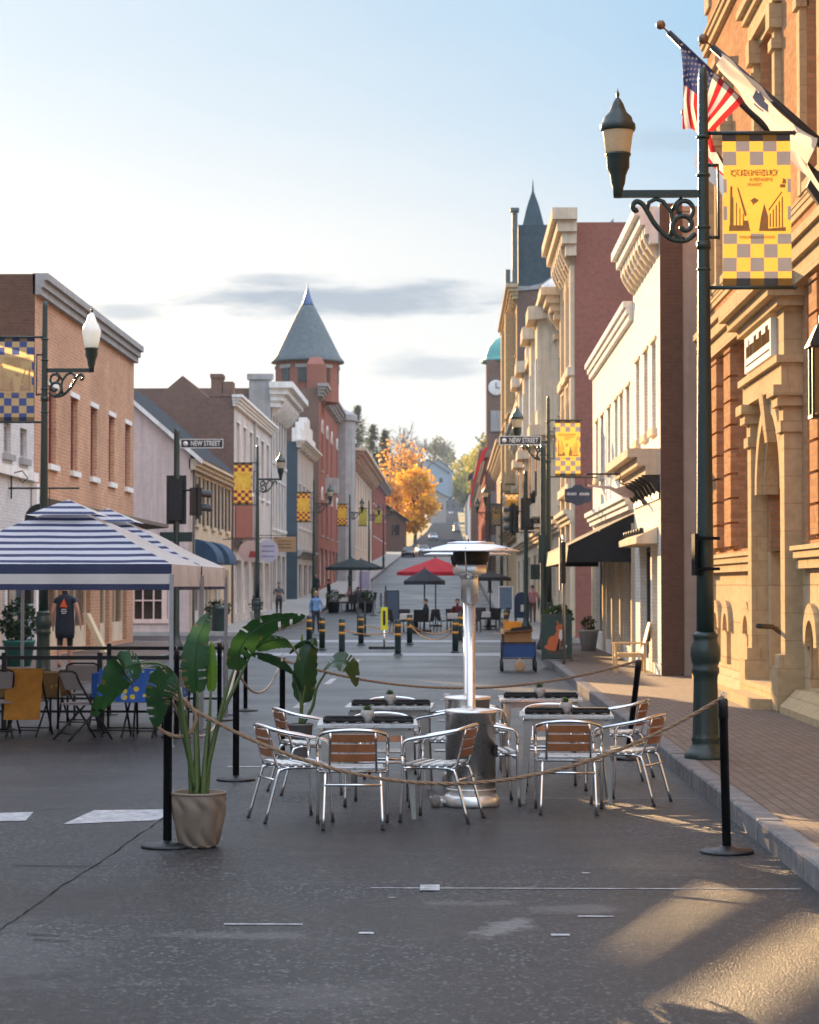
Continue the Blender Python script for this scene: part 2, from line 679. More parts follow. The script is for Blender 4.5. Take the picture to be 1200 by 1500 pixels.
m_trimc = mat('cream_trim', (.66, .55, .41), .6, 0, .16, 3, .2, streak=.45, spec=.0)
m_trimg = mat('grey_stone_trim', (.36, .35, .34), .8, 0, .2, 2, .2, streak=.3, spec=.0)
m_stucco = mat('beige_stucco', (.46, .36, .29), .9, 0, .16, .8, .3, streak=.3, spec=.0)
m_pink = mat('pink_painted_wall', (.60, .48, .44), .9, 0, .16, .7, .35, streak=.45, spec=.0)
m_weath = mat('weathered_white_front', (.60, .55, .51), .85, 0, .22, 1.2, .2, streak=.6, spec=0.)
m_teal = mat('dark_teal_paint', (.045, .075, .10), .7, 0, .15, 1.5, .1)
m_slate = mat('slate_roof', (.055, .058, .062), .95, 0, .35, 6, .4, spec=.1)
m_blueslate = mat('blue_slate_roof', (.060, .088, .105), .8, 0, .25, 3, .3, spec=.15)
m_greyslate = mat('weathered_slate', (.105, .13, .14), .7, 0, .3, 4, .4, streak=.35)
m_copper = mat('green_copper', (.10, .34, .31), .6, 0, .2, 2, .2)
m_bluemetal = mat('blue_metal', (.07, .11, .22), .45, .3, .2, 3, .1)
m_roofflat = mat('tar_roof', (.08, .075, .07), .9)
m_rust = mat('rusty_canopy', (.17, .13, .10), .9, 0, .5, 3, .5, streak=.5)
m_frame_d = mat('dark_frame', (.05, .045, .045), .5)
m_frame_r = mat('maroon_frame', (.16, .035, .035), .5)
m_frame_p = mat('pale_pink_frame', (.72, .52, .45), .6)
m_glass = glass('window_glass')
m_glass_w = glass('warm_window_glass', (.06, .045, .035), .06)
m_blind = glass('window_with_blind', (.50, .45, .44), .15)
m_door = mat('brown_door', (.26, .15, .075), .55, 0, .2, 3, .1, streak=.2)
m_green = mat('dark_green_cast_iron', (.012, .030, .026), .38, .0, .3, 6, .15, spec=.6)
m_black = mat('black_metal', (.012, .012, .013), .45, 0, .3, 5, .1)
m_blackcloth = mat('black_canvas', (.014, .015, .018), .9, 0, .25, 4, .2)
m_iron = mat('wrought_iron', (.02, .02, .02), .6, 0, .2)

HAZE = .00016


def LP(s, X, o):
    return X + s * o


def fbox(b, s, X, y0, y1, z0, z1, o0, o1):
    b.box(min(X + s * o0, X + s * o1), max(X + s * o0, X + s * o1), y0, y1, z0, z1)


def fquad(b, s, X, o, y0, y1, z0, z1):
    x = X + s * o
    p = [(x, y0, z0), (x, y1, z0), (x, y1, z1), (x, y0, z1)]
    b.poly(p if s > 0 else p[::-1])


def facade(b, s, X, y0, y1, z0, z1, holes, dep):
    ys = sorted({y0, y1, *[h[0] for h in holes], *[h[1] for h in holes]})
    zs = sorted({z0, z1, *[h[2] for h in holes], *[h[3] for h in holes]})
    for ya, yb in zip(ys, ys[1:]):
        for za, zb in zip(zs, zs[1:]):
            ym, zm = (ya + yb) / 2, (za + zb) / 2
            if not any(h[0] < ym < h[1] and h[2] < zm < h[3] for h in holes):
                fquad(b, s, X, 0, ya, yb, za, zb)
    for ya, yb, za, zb in [h[:4] for h in holes]:
        x0, x1 = X, X - s * dep
        b.poly([(x0, ya, za), (x1, ya, za), (x1, ya, zb), (x0, ya, zb)])
        b.poly([(x0, yb, za), (x0, yb, zb), (x1, yb, zb), (x1, yb, za)])
        b.poly([(x0, ya, zb), (x1, ya, zb), (x1, yb, zb), (x0, yb, zb)])
        b.poly([(x0, ya, za), (x0, yb, za), (x1, yb, za), (x1, ya, za)])


def window(root, s, X, h, fm, pm, dep=.16, nx=1, nz=2, fw=.07, lintel=None, sill=None, name='window', lh=.22, kick=None, arch=None):
    ya, yb, za, zb = h[:4]
    b = MB()
    o0, o1 = -dep + .012, -dep + .08
    fbox(b, s, X, ya, ya + fw, za, zb, o0, o1)
    fbox(b, s, X, yb - fw, yb, za, zb, o0, o1)
    fbox(b, s, X, ya + fw, yb - fw, za, za + fw, o0, o1)
    fbox(b, s, X, ya + fw, yb - fw, zb - fw, zb, o0, o1)
    mw = fw * .45
    for i in range(1, nx):
        y = ya + (yb - ya) * i / nx
        fbox(b, s, X, y - mw / 2, y + mw / 2, za + fw, zb - fw, o0, o1 - .015)
    for j in range(1, nz):
        z = za + (zb - za) * j / nz
        fbox(b, s, X, ya + fw, yb - fw, z - mw / 2, z + mw / 2, o0, o1 - .02)
    if kick:
        fbox(b, s, X, ya + fw, yb - fw, za + fw, za + kick, o0, o1 - .01)
    fr = b.build(name, fm, root)
    b = MB()
    fquad(b, s, X, -dep + .03, ya, yb, za, zb)
    b.build('pane', pm, fr)
    if lintel:
        b = MB()
        if lh > .4:
            fbox(b, s, X, ya - .3, yb + .3, zb + lh * .7, zb + lh, -.02, .26)
            fbox(b, s, X, ya - .22, yb + .22, zb + lh * .45, zb + lh * .7 - .002, -.021, .15)
            for q in (ya - .2, yb + .02):
                fbox(b, s, X, q, q + .18, zb - .25, zb + lh * .45 - .002, -.02, .14)
        fbox(b, s, X, ya - .16, yb + .16, zb + .003, zb + lh * .44, -.022, .035)
        b.build('lintel', lintel, fr)
    if arch:
        b = MB()
        n = 10
        yc, r0, r1 = (ya + yb) / 2, (yb - ya) / 2, (yb - ya) / 2 + .22
        for i in range(n):
            a, c = PI * i / n, PI * (i + 1) / n
            q = []
            for (rr, t) in ((r0, a), (r1, a), (r1, c), (r0, c)):
                q.append((X - s * .02, yc + rr * math.cos(t), zb - r0 + rr * math.sin(t) + .0))
            b.prism(q, (s * .09, 0, 0))
        b.build('arch_trim', arch, fr)
        b = MB()   # the wall's corners above the round head
        pts = [(X - s * .03, ya, zb)] + [(X - s * .03, yc - r0 * math.cos(PI * i / 16), zb - r0 + r0 * math.sin(PI * i / 16)) for i in range(0, 9)]
        b.poly(pts)
        pts = [(X - s * .03, yb, zb)] + [(X - s * .03, yc + r0 * math.cos(PI * i / 16), zb - r0 + r0 * math.sin(PI * i / 16)) for i in range(0, 9)]
        b.poly(pts)
        b.build('arch_head', arch, fr)
    if sill:
        b = MB()
        fbox(b, s, X, ya - .12, yb + .12, za - .14, za - .003, -.02, .09)
        b.build('sill', sill, fr)
    return fr


def cornice(root, s, X, y0, y1, z, h, proj, m, nb=0, bm=None, steps=4, name='cornice', ends=True):
    b = MB()
    for i in range(steps):
        t0, t1 = i / steps, (i + 1) / steps
        pr = proj * (.28 + .72 * (t1 ** 1.3))
        e = pr * .9 if ends else 0
        fbox(b, s, X, y0 - e, y1 + e, z + h * t0 + (.002 if i else 0), z + h * t1, -.05 - .004 * i, pr)
    o = b.build(name, m, root)
    if nb:
        k = MB()
        fbox(k, s, X, y0, y1, z - h * .05, z + h * .3, .003, .018)
        for i in range(nb):
            y = y0 + (y1 - y0) * (i + .5) / nb
            wd = min(.22, (y1 - y0) / nb * .38)
            pts = [(X + s * .005, y - wd / 2, z + h * .42), (X + s * proj * .62, y - wd / 2, z + h * .42), (X + s * proj * .55, y - wd / 2, z + h * .1), (X + s * proj * .22, y - wd / 2, z - h * .25), (X + s * .005, y - wd / 2, z - h * .35)]
            k.prism(pts, (0, wd, 0))
        k.build('bracket_row', bm or m, o)
    return o


def shell(root, s, X, y0, y1, z0, z1, depth, side, roof=None, roofz=None):
    b = MB()
    x1 = X - s * depth
    for y, fl in ((y0, s < 0), (y1, s > 0)):
        p = [(X, y, z0), (X, y, z1), (x1, y, z1), (x1, y, z0)]
        b.poly(p[::-1] if fl else p)
    b.poly([(x1, y0, z0), (x1, y0, z1), (x1, y1, z1), (x1, y1, z0)])
    b.build('side_wall', side, root)
    b = MB()
    rz = z1 - .3 if roofz is None else roofz
    b.poly([(X, y0, rz), (x1, y0, rz), (x1, y1, rz), (X, y1, rz)])
    b.build('roof', roof or m_roofflat, root)


def row(y0, y1, n, wd, za, zb, m0=None):
    """n evenly spaced openings"""
    st = (y1 - y0) / n
    return [(y0 + st * (i + .5) - wd / 2, y0 + st * (i + .5) + wd / 2, za, zb) for i in range(n)]


def bldg(name, label, s, X, y0, y1, z1, front, side, depth=10, z0=None):
    z0 = min(gz(y0), gz(y1)) - .3 if z0 is None else z0
    return thing(name, label, 'building', (X - s * depth / 2, (y0 + y1) / 2, z0)), z0


PR = random.Random(77)
m_curtain = glass('window_with_curtain', (.20, .17, .14), .2)


def simple(name, label, s, X, y0, y1, z1, front, side, rows, shop, depth=10, fm=None, pm=None, lintel=None, sill=None, dep=.16, cor=(.5, .45, 8), corm=None, arch=None, nx=1, nz=2, shopm=None, shopcor=None, lh=.22):
    """a terrace building: rows = [openings...], shop = [openings...]"""
    root, z0 = bldg(name, label, s, X, y0, y1, z1, front, side, depth)
    hs = [h for r in rows for h in r] + list(shop)
    b = MB()
    facade(b, s, X, y0, y1, z0, z1, hs, dep)
    b.build('front_wall', front, root)
    shell(root, s, X, y0, y1, z0, z1, depth, side)
    for r in rows:
        for h in r:
            window(root, s, X, h, fm or m_trimw, PR.choice((m_glass, m_glass, m_blind, m_glass_w, m_curtain)), dep, nx, nz, .07, lintel, sill, arch=arch, lh=lh)
    for h in shop:
        window(root, s, X, h, shopm or fm or m_trimw, m_glass, dep, max(1, int((h[1] - h[0]) / 1.1)), 1, .09, name='shop_window', kick=.5)
    if cor:
        h, pr, nb = cor
        cornice(root, s, X, y0, y1, z1 - h * .75, h, pr, corm or m_trimw, nb)
    if shopcor:
        cornice(root, s, X, y0 + .05, y1 - .05, shopcor[0], .42, .38, shopcor[1], 0, name='shop_cornice', steps=3, ends=False)
    return root


# ================================================================== SETTING
KR, KL = 2.2, -7.0          # kerb faces
SR, SL = 3.93, -9.7         # building lines
GAPR, GAPL = (61.2, 70.6), (67.0, 80.4)    # the side street


def strip(name, m, x0, x1, ds, dz, kind=True):
    b = MB()
    for a, c in zip(ds, ds[1:]):
        b.poly([(x0, a, gz(a) + dz), (x1, a, gz(a) + dz), (x1, c, gz(c) + dz), (x0, c, gz(c) + dz)])
    o = b.build(name, m)
    if kind:
        struct(o)
    return o


def drange(a, b, extra=()):
    return sorted({a, b, *[d for d, _ in PROF if a < d < b], *extra})


# terrain
b = MB()
xs = [-600, -300, -120, -40, -12, 8, 40, 120, 300, 600]
ds = [-300, -30, 40, 92, 101, 125, 158, 185, 246, 320, 445, 600, 750, 950, 1060, 1150, 1400]


def hill(x, d):
    z = gz(max(d, -30)) - .06
    if d > 300:
        k = min(1, (d - 300) / 500)
        z += k * (abs(x + 2) > 15) * min(14, abs(x + 2) * .06) * (1 if x < 0 else .8)
    return z


base = len(b.v)
for d in ds:
    for x in xs:
        b.v.append((x, d, hill(x, d)))
b.smooth = True
for j in range(len(ds) - 1):
    for i in range(len(xs) - 1):
        a = j * len(xs) + i
        b.face((a, a + 1, a + len(xs) + 1, a + len(xs)))
struct(b.build('terrain', m_ground))
strip('road', asphalt, -7.02, 2.22, drange(-30, 300, (300,)), 0)
strip('road', mat('hill_road_asphalt', (.055, .058, .063), .95, 0, .2, .4, spec=0.), -7.02, 2.22, drange(300, 1040), 0)
b = MB()
b.poly([(2.22, GAPR[0] - .3, 0), (70, GAPR[0] - .3, 0), (70, GAPR[1] + .4, 0), (2.22, GAPR[1] + .4, 0)])
b.poly([(-90, GAPL[0] - .3, 0), (-7.02, GAPL[0] - .3, 0), (-7.02, GAPL[1] + .4, 0), (-90, GAPL[1] + .4, 0)])
struct(b.build('side_street', asphalt))


def pavement(x0, x1, segs, m, name):
    b = MB()
    for a, e in segs:
        dd = drange(a, e)
        for p, q in zip(dd, dd[1:]):
            b.poly([(x0, p, gz(p) + .15), (x1, p, gz(p) + .15), (x1, q, gz(q) + .15), (x0, q, gz(q) + .15)])
        for y, fl in ((a, 1), (e, 0)):
            pp = [(x0, y, gz(y) - .1), (x1, y, gz(y) - .1), (x1, y, gz(y) + .15), (x0, y, gz(y) + .15)]
            b.poly(pp if fl else pp[::-1])
    struct(b.build(name, m))


pavement(KR + .17, 14, [(-20, GAPR[0])], m_paver, 'pavement')
pavement(KR + .17, 9, [(GAPR[1], 330)], m_concrete, 'pavement')
pavement(-14, KL - .17, [(-20, GAPL[0])], m_paver, 'pavement')
pavement(-14, KL - .17, [(GAPL[1], 330)], m_concrete, 'pavement')


def kerb(x0, x1, segs):
    b = MB()
    rnd = random.Random(3)
    for a, e in segs:
        y = a
        while y < e - .1:
            ln = min(rnd.uniform(1.5, 2.3) if y < 130 else 12, e - y)
            z0, z1 = gz(y), gz(y + ln)
            g = .006
            dz = rnd.uniform(-.004, .004)
            dx = rnd.uniform(-.006, .006)
            n = len(b.v)
            bev = .018
            prof = [(x0 + dx, -.1), (x0 + dx, .142), (x0 + dx + bev * .7, .158), (x1 - .01, .156), (x1, -.1)]
            for yy, zz in ((y + g, z0), (y + ln - g, z1)):
                b.v += [(px, yy, zz + pz + dz) for px, pz in prof]
            k = len(prof)
            for i in range(k - 1):
                b.face((n + i, n + k + i, n + k + i + 1, n + i + 1) if x1 > x0 else (n + i, n + i + 1, n + k + i + 1, n + k + i))
            b.face([n + i for i in range(k)] if x1 > x0 else [n + i for i in range(k)][::-1])
            b.face([n + k + i for i in range(k)][::-1] if x1 > x0 else [n + k + i for i in range(k)])
            y += ln
    struct(b.build('kerb', m_granite))


kerb(KR, KR + .18, [(-20, GAPR[0]), (GAPR[1], 500)])
kerb(KL, KL - .18, [(-20, GAPL[0]), (GAPL[1], 500)])

# painted markings, seams and patches lie 4 mm proud of the asphalt
m_seam = mat('tar_seam', (.022, .022, .022), .9, 0, .3, 20, spec=.1)
m_patch = mat('fresh_asphalt_patch', (.026, .026, .028), .7, 0, .3, 30, .4)
b = MB()


def mark(b, x0, x1, y0, y1, dz=.004):
    b.poly([(x0, y0, dz), (x1, y0, dz), (x1, y1, dz), (x0, y1, dz)])


for i, (d, l, r) in enumerate([(13.42, .62, 2.05), (19.1, .1, .9), (24.6, .55, .7), (30.0, .5, .6), (35.4, .45, .5), (40.5, .4, .4), (45.6, .4, .4), (50.4, .4, .3)]):
    mark(b, -.13 - l * .6, 2.12 if i < 3 else -.1 + r, d - .014, d + .016)
    mark(b, -.20, -.08, d - .13, d + .13, .008)
mark(b, -.15, -.05, 36.8, 37.6)
for (x0_, x1_, y0_, y1_) in ((-1.25, -.82, 11.96, 12.0), (-.50, -.42, 11.66, 11.72), (.52, .62, 11.62, 11.68), (.83, .88, 14.12, 14.17), (-.38, -.34, 13.0, 13.03), (.70, .90, 12.28, 12.32), (-2.6, -2.45, 9.6, 9.63)):
    mark(b, x0_, x1_, y0_, y1_)
struct(b.build('road_marking', m_paint))
b = MB()
b.poly([(-3.02, 16.95, .004), (-2.33, 17.25, .004), (-2.26, 18.1, .004), (-2.95, 18.0, .004)])
b.poly([(-3.7, 17.1, .004), (-3.36, 17.2, .004), (-3.42, 17.85, .004), (-3.75, 17.75, .004)])
for d in (22.3, 28.3):
    mark(b, -2.3, -1.7, d, d + .1)
for d in (33, 41, 52):
    mark(b, -2.42, -2.30, d, d + 2.6)
struct(b.build('road_marking', m_paint_good))
b = MB()
m_xwalk = paint_mat('crosswalk_paving', (.25, .26, .28), .72, 2)
mark(b, -6.9, 2.1, 57.6, 60.0)
mark(b, -6.9, 2.1, 71.6, 74.2)
struct(b.build('crosswalk', m_xwalk))
b = MB()
rnd = random.Random(9)
pts = [W(-40, 1398, 1), W(0, 1362, 1), W(60, 1320, 1), W(120, 1280, 1), W(205, 1222, 1)]
pts = []
for px, py in ((-30, 1385), (0, 1362), (45, 1332), (90, 1298), (140, 1268), (205, 1222), (260, 1186)):
    d = 1.85 * F / (py - 858)
    pts.append(Vector(((px - 663) * d / F, d, .005)))
fine = []
for p, q in zip(pts, pts[1:]):
    for k in range(8):
        v = p.lerp(q, k / 8)
        fine.append(v + Vector((rnd.uniform(-.008, .008), 0, 0)))
for p, q in zip(fine, fine[1:]):
    t = (q - p).normalized()
    n = Vector((-t.y, t.x, 0)) * rnd.uniform(.002, .006)
    b.poly([p - n, p + n, q + n, q - n])
for px0, px1, py in ((20, 150, 1268), (40, 90, 1368), (50, 105, 1376)):
    d = 1.85 * F / (py - 858)
    x0, x1 = (px0 - 663) * d / F, (px1 - 663) * d / F
    b.poly([(x0, d - .008, .006), (x1, d - .05, .006), (x1, d - .035, .006), (x0, d + .012, .006)])
struct(b.build('road_seam', m_seam))

# ================================================================== LEFT SIDE
L = 1
# --- white painted corner-shop building nearest on the left, with an added, unseen light screen on its roof
lab = 'white painted brick shop building nearest on the left, behind the striped tent'
root, z0 = bldg('shop_building', lab, L, SL, 6, 50.4, 5.65, m_whbrick, m_whbrick)
wins = [(46.95, 47.75, 4.72, 5.4), (48.75, 49.55, 4.72, 5.4)]
shops = [(44.6, 47.2, .5, 2.9), (47.45, 48.4, .2, 2.9)]
low = [(10, 13, .6, 2.8), (16, 19, .6, 2.8), (22, 25, .6, 2.8), (28, 31, .6, 2.8), (34, 37, .6, 2.8), (39, 42, .6, 2.8)]
b = MB()
facade(b, L, SL, 44, 50.4, z0, 5.65, wins + shops, .16)
facade(b, L, SL, 6, 44, z0, 4.5, low, .16)
b.build('front_wall', m_whbrick, root)
b = MB()
b.poly([(SL, 44, 4.4), (SL, 44, 5.65), (SL - 10, 44, 5.65), (SL - 10, 44, 4.4)][::-1])
b.poly([(SL - 10, 6, z0), (SL - 10, 6, 4.5), (SL - 10, 50.4, 4.5), (SL - 10, 50.4, z0)])
b.poly([(SL, 6, z0), (SL, 6, 4.5), (SL - 10, 6, 4.5), (SL - 10, 6, z0)])
b.build('side_wall', m_whbrick, root)
b = MB()
b.poly([(SL, 44, 5.5), (SL, 50.4, 5.5), (SL - 10, 50.4, 5.5), (SL - 10, 44, 5.5)])
b.poly([(SL, 6, 4.4), (SL, 44, 4.4), (SL - 10, 44, 4.4), (SL - 10, 6, 4.4)])
b.build('roof', m_roofflat, root)
for h in wins:
    window(root, L, SL, h, m_trimg, m_blind, .16, 1, 2, .08, None, m_trimg)
for h in shops + low:
    window(root, L, SL, h, m_trimc, m_glass, .16, 2, 1, .1, name='shop_window', kick=.5)
b = MB()
fbox(b, L, SL, 44, 50.38, 4.25, 4.45, -.05, .12)
b.build('belt_course', m_trimw, root)
b = MB()
fbox(b, L, SL, 48.55, 49.9, .16, 3.2, -.02, .10)
b.build('blue_panel', mat('blue_grey_paint', (.26, .30, .37), .6), root)
b = MB()
fbox(b, L, SL, 49.95, 50.25, .16, 4.2, -.02, .16)
b.build('pilaster', m_trimw, root)
# added out-of-view screen: its two sloping gaps shape the sun streaks on the road
ux, uy, uz = dvec.x, dvec.y, dvec.z


def back(X, Y, plane):
    t = (X - plane) / ux
    return Y - t * uy, -t * uz


scr = SL - .15


def slit(x0, y0, k):
    """the line on the screen whose light falls along X = x0 + (Y - y0) k on the road"""
    a = Vector(back(x0 + (8 - y0) * k, 8, scr))
    c = Vector(back(x0 + (13 - y0) * k, 13, scr))
    return a, c


def at(l, y):
    a, c = l
    return a.y + (c.y - a.y) * (y - a.x) / (c.x - a.x)


Ls = [slit(1.53 - .14, 13, .39), slit(1.53 + .12, 13, .39), slit(2.10 - .19, 11.93, .41), slit(2.10 + .20, 11.93, .41)]
Y0s, Y1s = 20, 47.0


def board(lo, hi, ya=Y0s, yb=Y1s):
    za, zb = (lo if isinstance(lo, (int, float)) else at(lo, ya)), (lo if isinstance(lo, (int, float)) else at(lo, yb))
    zc, zd = (hi if isinstance(hi, (int, float)) else at(hi, yb)), (hi if isinstance(hi, (int, float)) else at(hi, ya))
    b.prism([(scr, ya, za), (scr, yb, zb), (scr, yb, zc), (scr, ya, zd)], (-.04, 0, 0))


b = MB()
board(4.4, Ls[0], 20, 43.2)
board(5.5, Ls[0], 43.2, 47.0)
board(Ls[1], Ls[2])
board(Ls[3], 9.6)
b.build('added_streak_screen', m_trimw, root)

# --- orange brick building
lab = 'orange brick building with a stone cornice and five narrow windows, left of the side street'
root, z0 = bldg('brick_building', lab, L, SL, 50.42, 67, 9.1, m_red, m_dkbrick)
wy = [52.7, 55.75, 58.8, 61.9, 65.0]
wins = [(y - .5, y + .5, 4.78, 6.66) for y in wy]
shops = [(51.3, 54.2, .3, 3.3), (55.1, 58.4, .25, 3.3), (60.0, 61.6, .25, 3.2), (62.2, 64.9, .25, 3.3)]
b = MB()
facade(b, L, SL, 50.42, 66.2, z0, 9.1, wins + shops, .2)
b.build('front_wall', m_red, root)
b = MB()
for y in (50.42, 66.2):
    p = [(SL, y, z0), (SL, y, 9.1), (SL - .95, y, 9.1), (SL - .95, y, 7.2), (SL - 12, y, 7.2), (SL - 12, y, z0)]
    b.poly(p if y > 60 else p[::-1])
b.poly([(SL - .95, 50.42, 7.15), (SL - .95, 66.2, 7.15), (SL - .95, 66.2, 9.1), (SL - .95, 50.42, 9.1)])
b.poly([(SL - 12, 50.42, z0), (SL - 12, 50.42, 7.2), (SL - 12, 66.2, 7.2), (SL - 12, 66.2, z0)])
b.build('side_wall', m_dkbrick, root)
b = MB()
b.poly([(SL - .95, 50.42, 7.15), (SL - 12, 50.42, 7.15), (SL - 12, 66.2, 7.15), (SL - .95, 66.2, 7.15)])
b.poly([(SL, 50.42, 9.09), (SL - .95, 50.42, 9.09), (SL - .95, 66.2, 9.09), (SL, 66.2, 9.09)])
b.build('roof', m_roofflat, root)
for h in wins:
    window(root, L, SL, h, m_frame_r, m_blind, .2, 1, 2, .08, m_trimw, m_trimw, lh=.3)
for h in shops:
    window(root, L, SL, h, m_trimc, m_glass_w, .2, 2, 1, .14, name='glazed_door', kick=.55)
cornice(root, L, SL, 50.42, 66.2, 8.62, .5, .30, m_trimg, 0, steps=3, ends=False)
b = MB()
b.prism([(SL + .02, 50.6, 3.95), (SL + 1.0, 50.6, 3.72), (SL + 1.0, 50.6, 3.62), (SL + .02, 50.6, 3.55)], (0, 16.2, 0))
b.build('shop_canopy', m_rust, root)
b = MB()
b.tube([(SL - 1.4, 50.6, 9.1), (SL - 1.4, 50.6, 10.3)], .025, 6)
b.tube([(SL - 1.4, 50.6, 10.2), (SL - 1.15, 50.6, 10.12)], .03, 6)
b.tube([(SL - 1.4, 50.6, 9.8), (SL - 1.28, 50.6, 10.0)], .02, 6)
b.build('roof_antenna', m_iron, root)
b = MB()
fbox(b, L, SL, 50.46, 51.1, .16, 3.5, -.02, .05)
b.build('brick_pier', m_dkbrick, root)

# --- pink gabled building
lab = 'pink painted building with a dark slate roof and blue scalloped awnings on the side-street corner'
y0, y1 = 80.6, 95.6
root, z0 = bldg('gabled_building', lab, L, SL, y0, y1, 10, m_stucco, m_pink)
wins = row(81.3, 95.2, 5, 1.0, 4.2, 6.0)
shops = row(81.2, 95.2, 4, 2.2, .5, 2.5)
b = MB()
facade(b, L, SL, y0, y1, z0, 6.9, wins + shops, .16)
b.build('front_wall', m_trimc, root)
# side wall with the gable and its shop window
hx0, hx1, hz0, hz1 = -11.85, -10.65, .62, 2.0
b = MB()
RX, RZ = -13.3, 10.0
for q in ([(-9.7, z0), (hx1, z0), (hx1, 6.9 + .863 * .95), (-9.7, 6.9)], [(hx1, z0), (hx0, z0), (hx0, hz0), (hx1, hz0)], [(hx1, hz1), (hx0, hz1), (hx0, 6.9 + .863 * 2.15), (hx1, 6.9 + .863 * .95)], [(hx0, z0), (RX, z0), (RX, RZ), (hx0, 6.9 + .863 * 2.15)], [(RX, z0), (-24, z0), (-24, 8.4), (-15.2, 8.4), (RX, RZ)]):
    b.poly([(x, y0, z) for x, z in q])
    b.poly([(x, y1, z) for x, z in q][::-1])
x0, x1 = hx0, hx1
for q in ([(x0, hz0), (x0, hz1)], [(x1, hz1), (x1, hz0)], [(x0, hz1), (x1, hz1)], [(x1, hz0), (x0, hz0)]):
    (xa, za), (xb, zb) = q
    b.poly([(xa, y0, za), (xb, y0, zb), (xb, y0 + .15, zb), (xa, y0 + .15, za)])
b.poly([(-24, y0, z0), (-24, y1, z0), (-24, y1, 8.4), (-24, y0, 8.4)])
b.build('side_wall', m_pink, root)
b = MB()
fw = .09
b.box(x0 - .1, x0 + fw, y0 - .03, y0 + .1, hz0, hz1 + .1)
b.box(x1 - fw, x1 + .1, y0 - .03, y0 + .1, hz0, hz1 + .1)
b.box(x0 + fw, x1 - fw, y0 - .03, y0 + .1, hz1 - fw, hz1 + .1)
b.box(x0 - .16, x1 + .16, y0 - .06, y0 + .1, hz0 - .16, hz0)
b.box(x0 + fw, x1 - fw, y0 + .03, y0 + .08, hz0 + .66, hz0 + .71)
for k in (1, 2):
    xm = x0 + (x1 - x0) * k / 3
    b.box(xm - .025, xm + .025, y0 + .02, y0 + .085, hz0, hz1 - fw)
fr = b.build('side_window', m_frame_p, root)
b = MB()
b.poly([(x0, y0 + .11, hz0), (x1, y0 + .11, hz0), (x1, y0 + .11, hz1), (x0, y0 + .11, hz1)])
b.build('pane', m_glass_w, fr)
b = MB()
b.box(-10.5, -9.72, y0 - .05, y0 - .003, z0, 3.3)
b.build('corner_board', m_pink, root)
b = MB()
b.tube([(-9.58, y0 + .12, 6.3), (-9.58, y0 + .12, .2), (-9.4, y0 + .12, .18)], .05, 8)
b.build('downpipe', m_frame_d, root)
b = MB()
b.poly([(-9.25, y0 - .25, 6.55), (-9.25, y1, 6.55), (RX, y1, RZ + .05), (RX, y0 - .25, RZ + .05)])
b.poly([(RX, y0 - .25, RZ + .05), (RX, y1, RZ + .05), (-15.2, y1, 8.45), (-15.2, y0 - .25, 8.45)])
b.poly([(-15.2, y0 - .25, 8.45), (-15.2, y1, 8.45), (-24, y1, 8.45), (-24, y0 - .25, 8.45)])
rf = b.build('roof', m_slate, root)
b = MB()
for (xa, za), (xb, zb) in (((-9.25, 6.47), (RX, RZ - .03)),):
    b.prism([(xa, y0 - .27, za + .07), (xa, y0 - .27, za - .12), (xb, y0 - .27, zb - .12), (xb, y0 - .27, zb + .07)], (0, .2, 0))
b.build('bargeboard', m_trimw, rf)
cornice(root, L, SL, y0, y1, 6.15, .4, .42, m_trimc, 0, steps=3, ends=False)
for h in wins:
    fr = window(root, L, SL, h, m_trimw, m_blind, .16, 1, 2, .07, m_trimc, m_trimc)
    b = MB()
    fbox(b, L, SL, h[0] - .5, h[0] - .03, h[2], h[3], .004, .05)
    b.build('shutter', m_frame_d, fr)
    b = MB()
    fbox(b, L, SL, h[1] + .03, h[1] + .5, h[2], h[3], .004, .05)
    b.build('shutter', m_frame_d, fr)
for h in shops:
    window(root, L, SL, h, m_trimw, m_glass, .16, 2, 1, .1, name='shop_window', kick=.4)
m_blue_awn = mat('blue_canvas', (.03, .07, .13), .85, 0, .2, 3)
for ya, yb in ((81.6, 84.2), (86.2, 89.2)):
    b = MB()
    n = 10
    for i in range(n):
        a, c = i / n * PI / 2, (i + 1) / n * PI / 2
        b.poly([(SL + .9 * math.sin(a), ya, 2.7 + .9 * math.cos(a)), (SL + .9 * math.sin(c), ya, 2.7 + .9 * math.cos(c)), (SL + .9 * math.sin(c), yb, 2.7 + .9 * math.cos(c)), (SL + .9 * math.sin(a), yb, 2.7 + .9 * math.cos(a))])
        for y in (ya, yb):
            b.poly([(SL, y, 2.7), (SL + .9 * math.sin(a), y, 2.7 + .9 * math.cos(a)), (SL + .9 * math.sin(c), y, 2.7 + .9 * math.cos(c))])
    b.build('awning', m_blue_awn, root)

# --- white-fronted brick building with a chimney
r = simple('brick_building', 'brown brick building with a white panelled front and a stepped chimney', L, SL, 96.7, 116.5, 10.2, m_weath, m_brown,
           [row(97, 116, 6, 1.3, 6.3, 9.2)], row(97, 116, 5, 2.8, .6, 3.0), 14, m_trimw, m_glass, m_trimw, m_trimw, .3, (.5, .4, 0), None, None, 1, 2, shopcor=(3.5, m_rust))
b = MB()
b.box(-11.05, -10.0, 99, 100.2, 9.9, 10.6)
b.box(-11.1, -9.95, 98.95, 100.25, 10.45, 10.62)
b.box(-11.0, -10.5, 99.1, 100.1, 10.62, 11.45)
b.box(-11.04, -10.46, 99.05, 100.15, 11.32, 11.5)
b.box(-10.46, -10.0, 99.1, 100.1, 10.62, 11.15)
b.build('chimney', m_brown, r)
b = MB()
b.prism([(-15.4, 104.0, 9.8), (-10.4, 104.0, 9.8), (-12.9, 104.0, 11.9)], (0, 6, 0))
b.build('gable', m_brown, r)
b = MB()
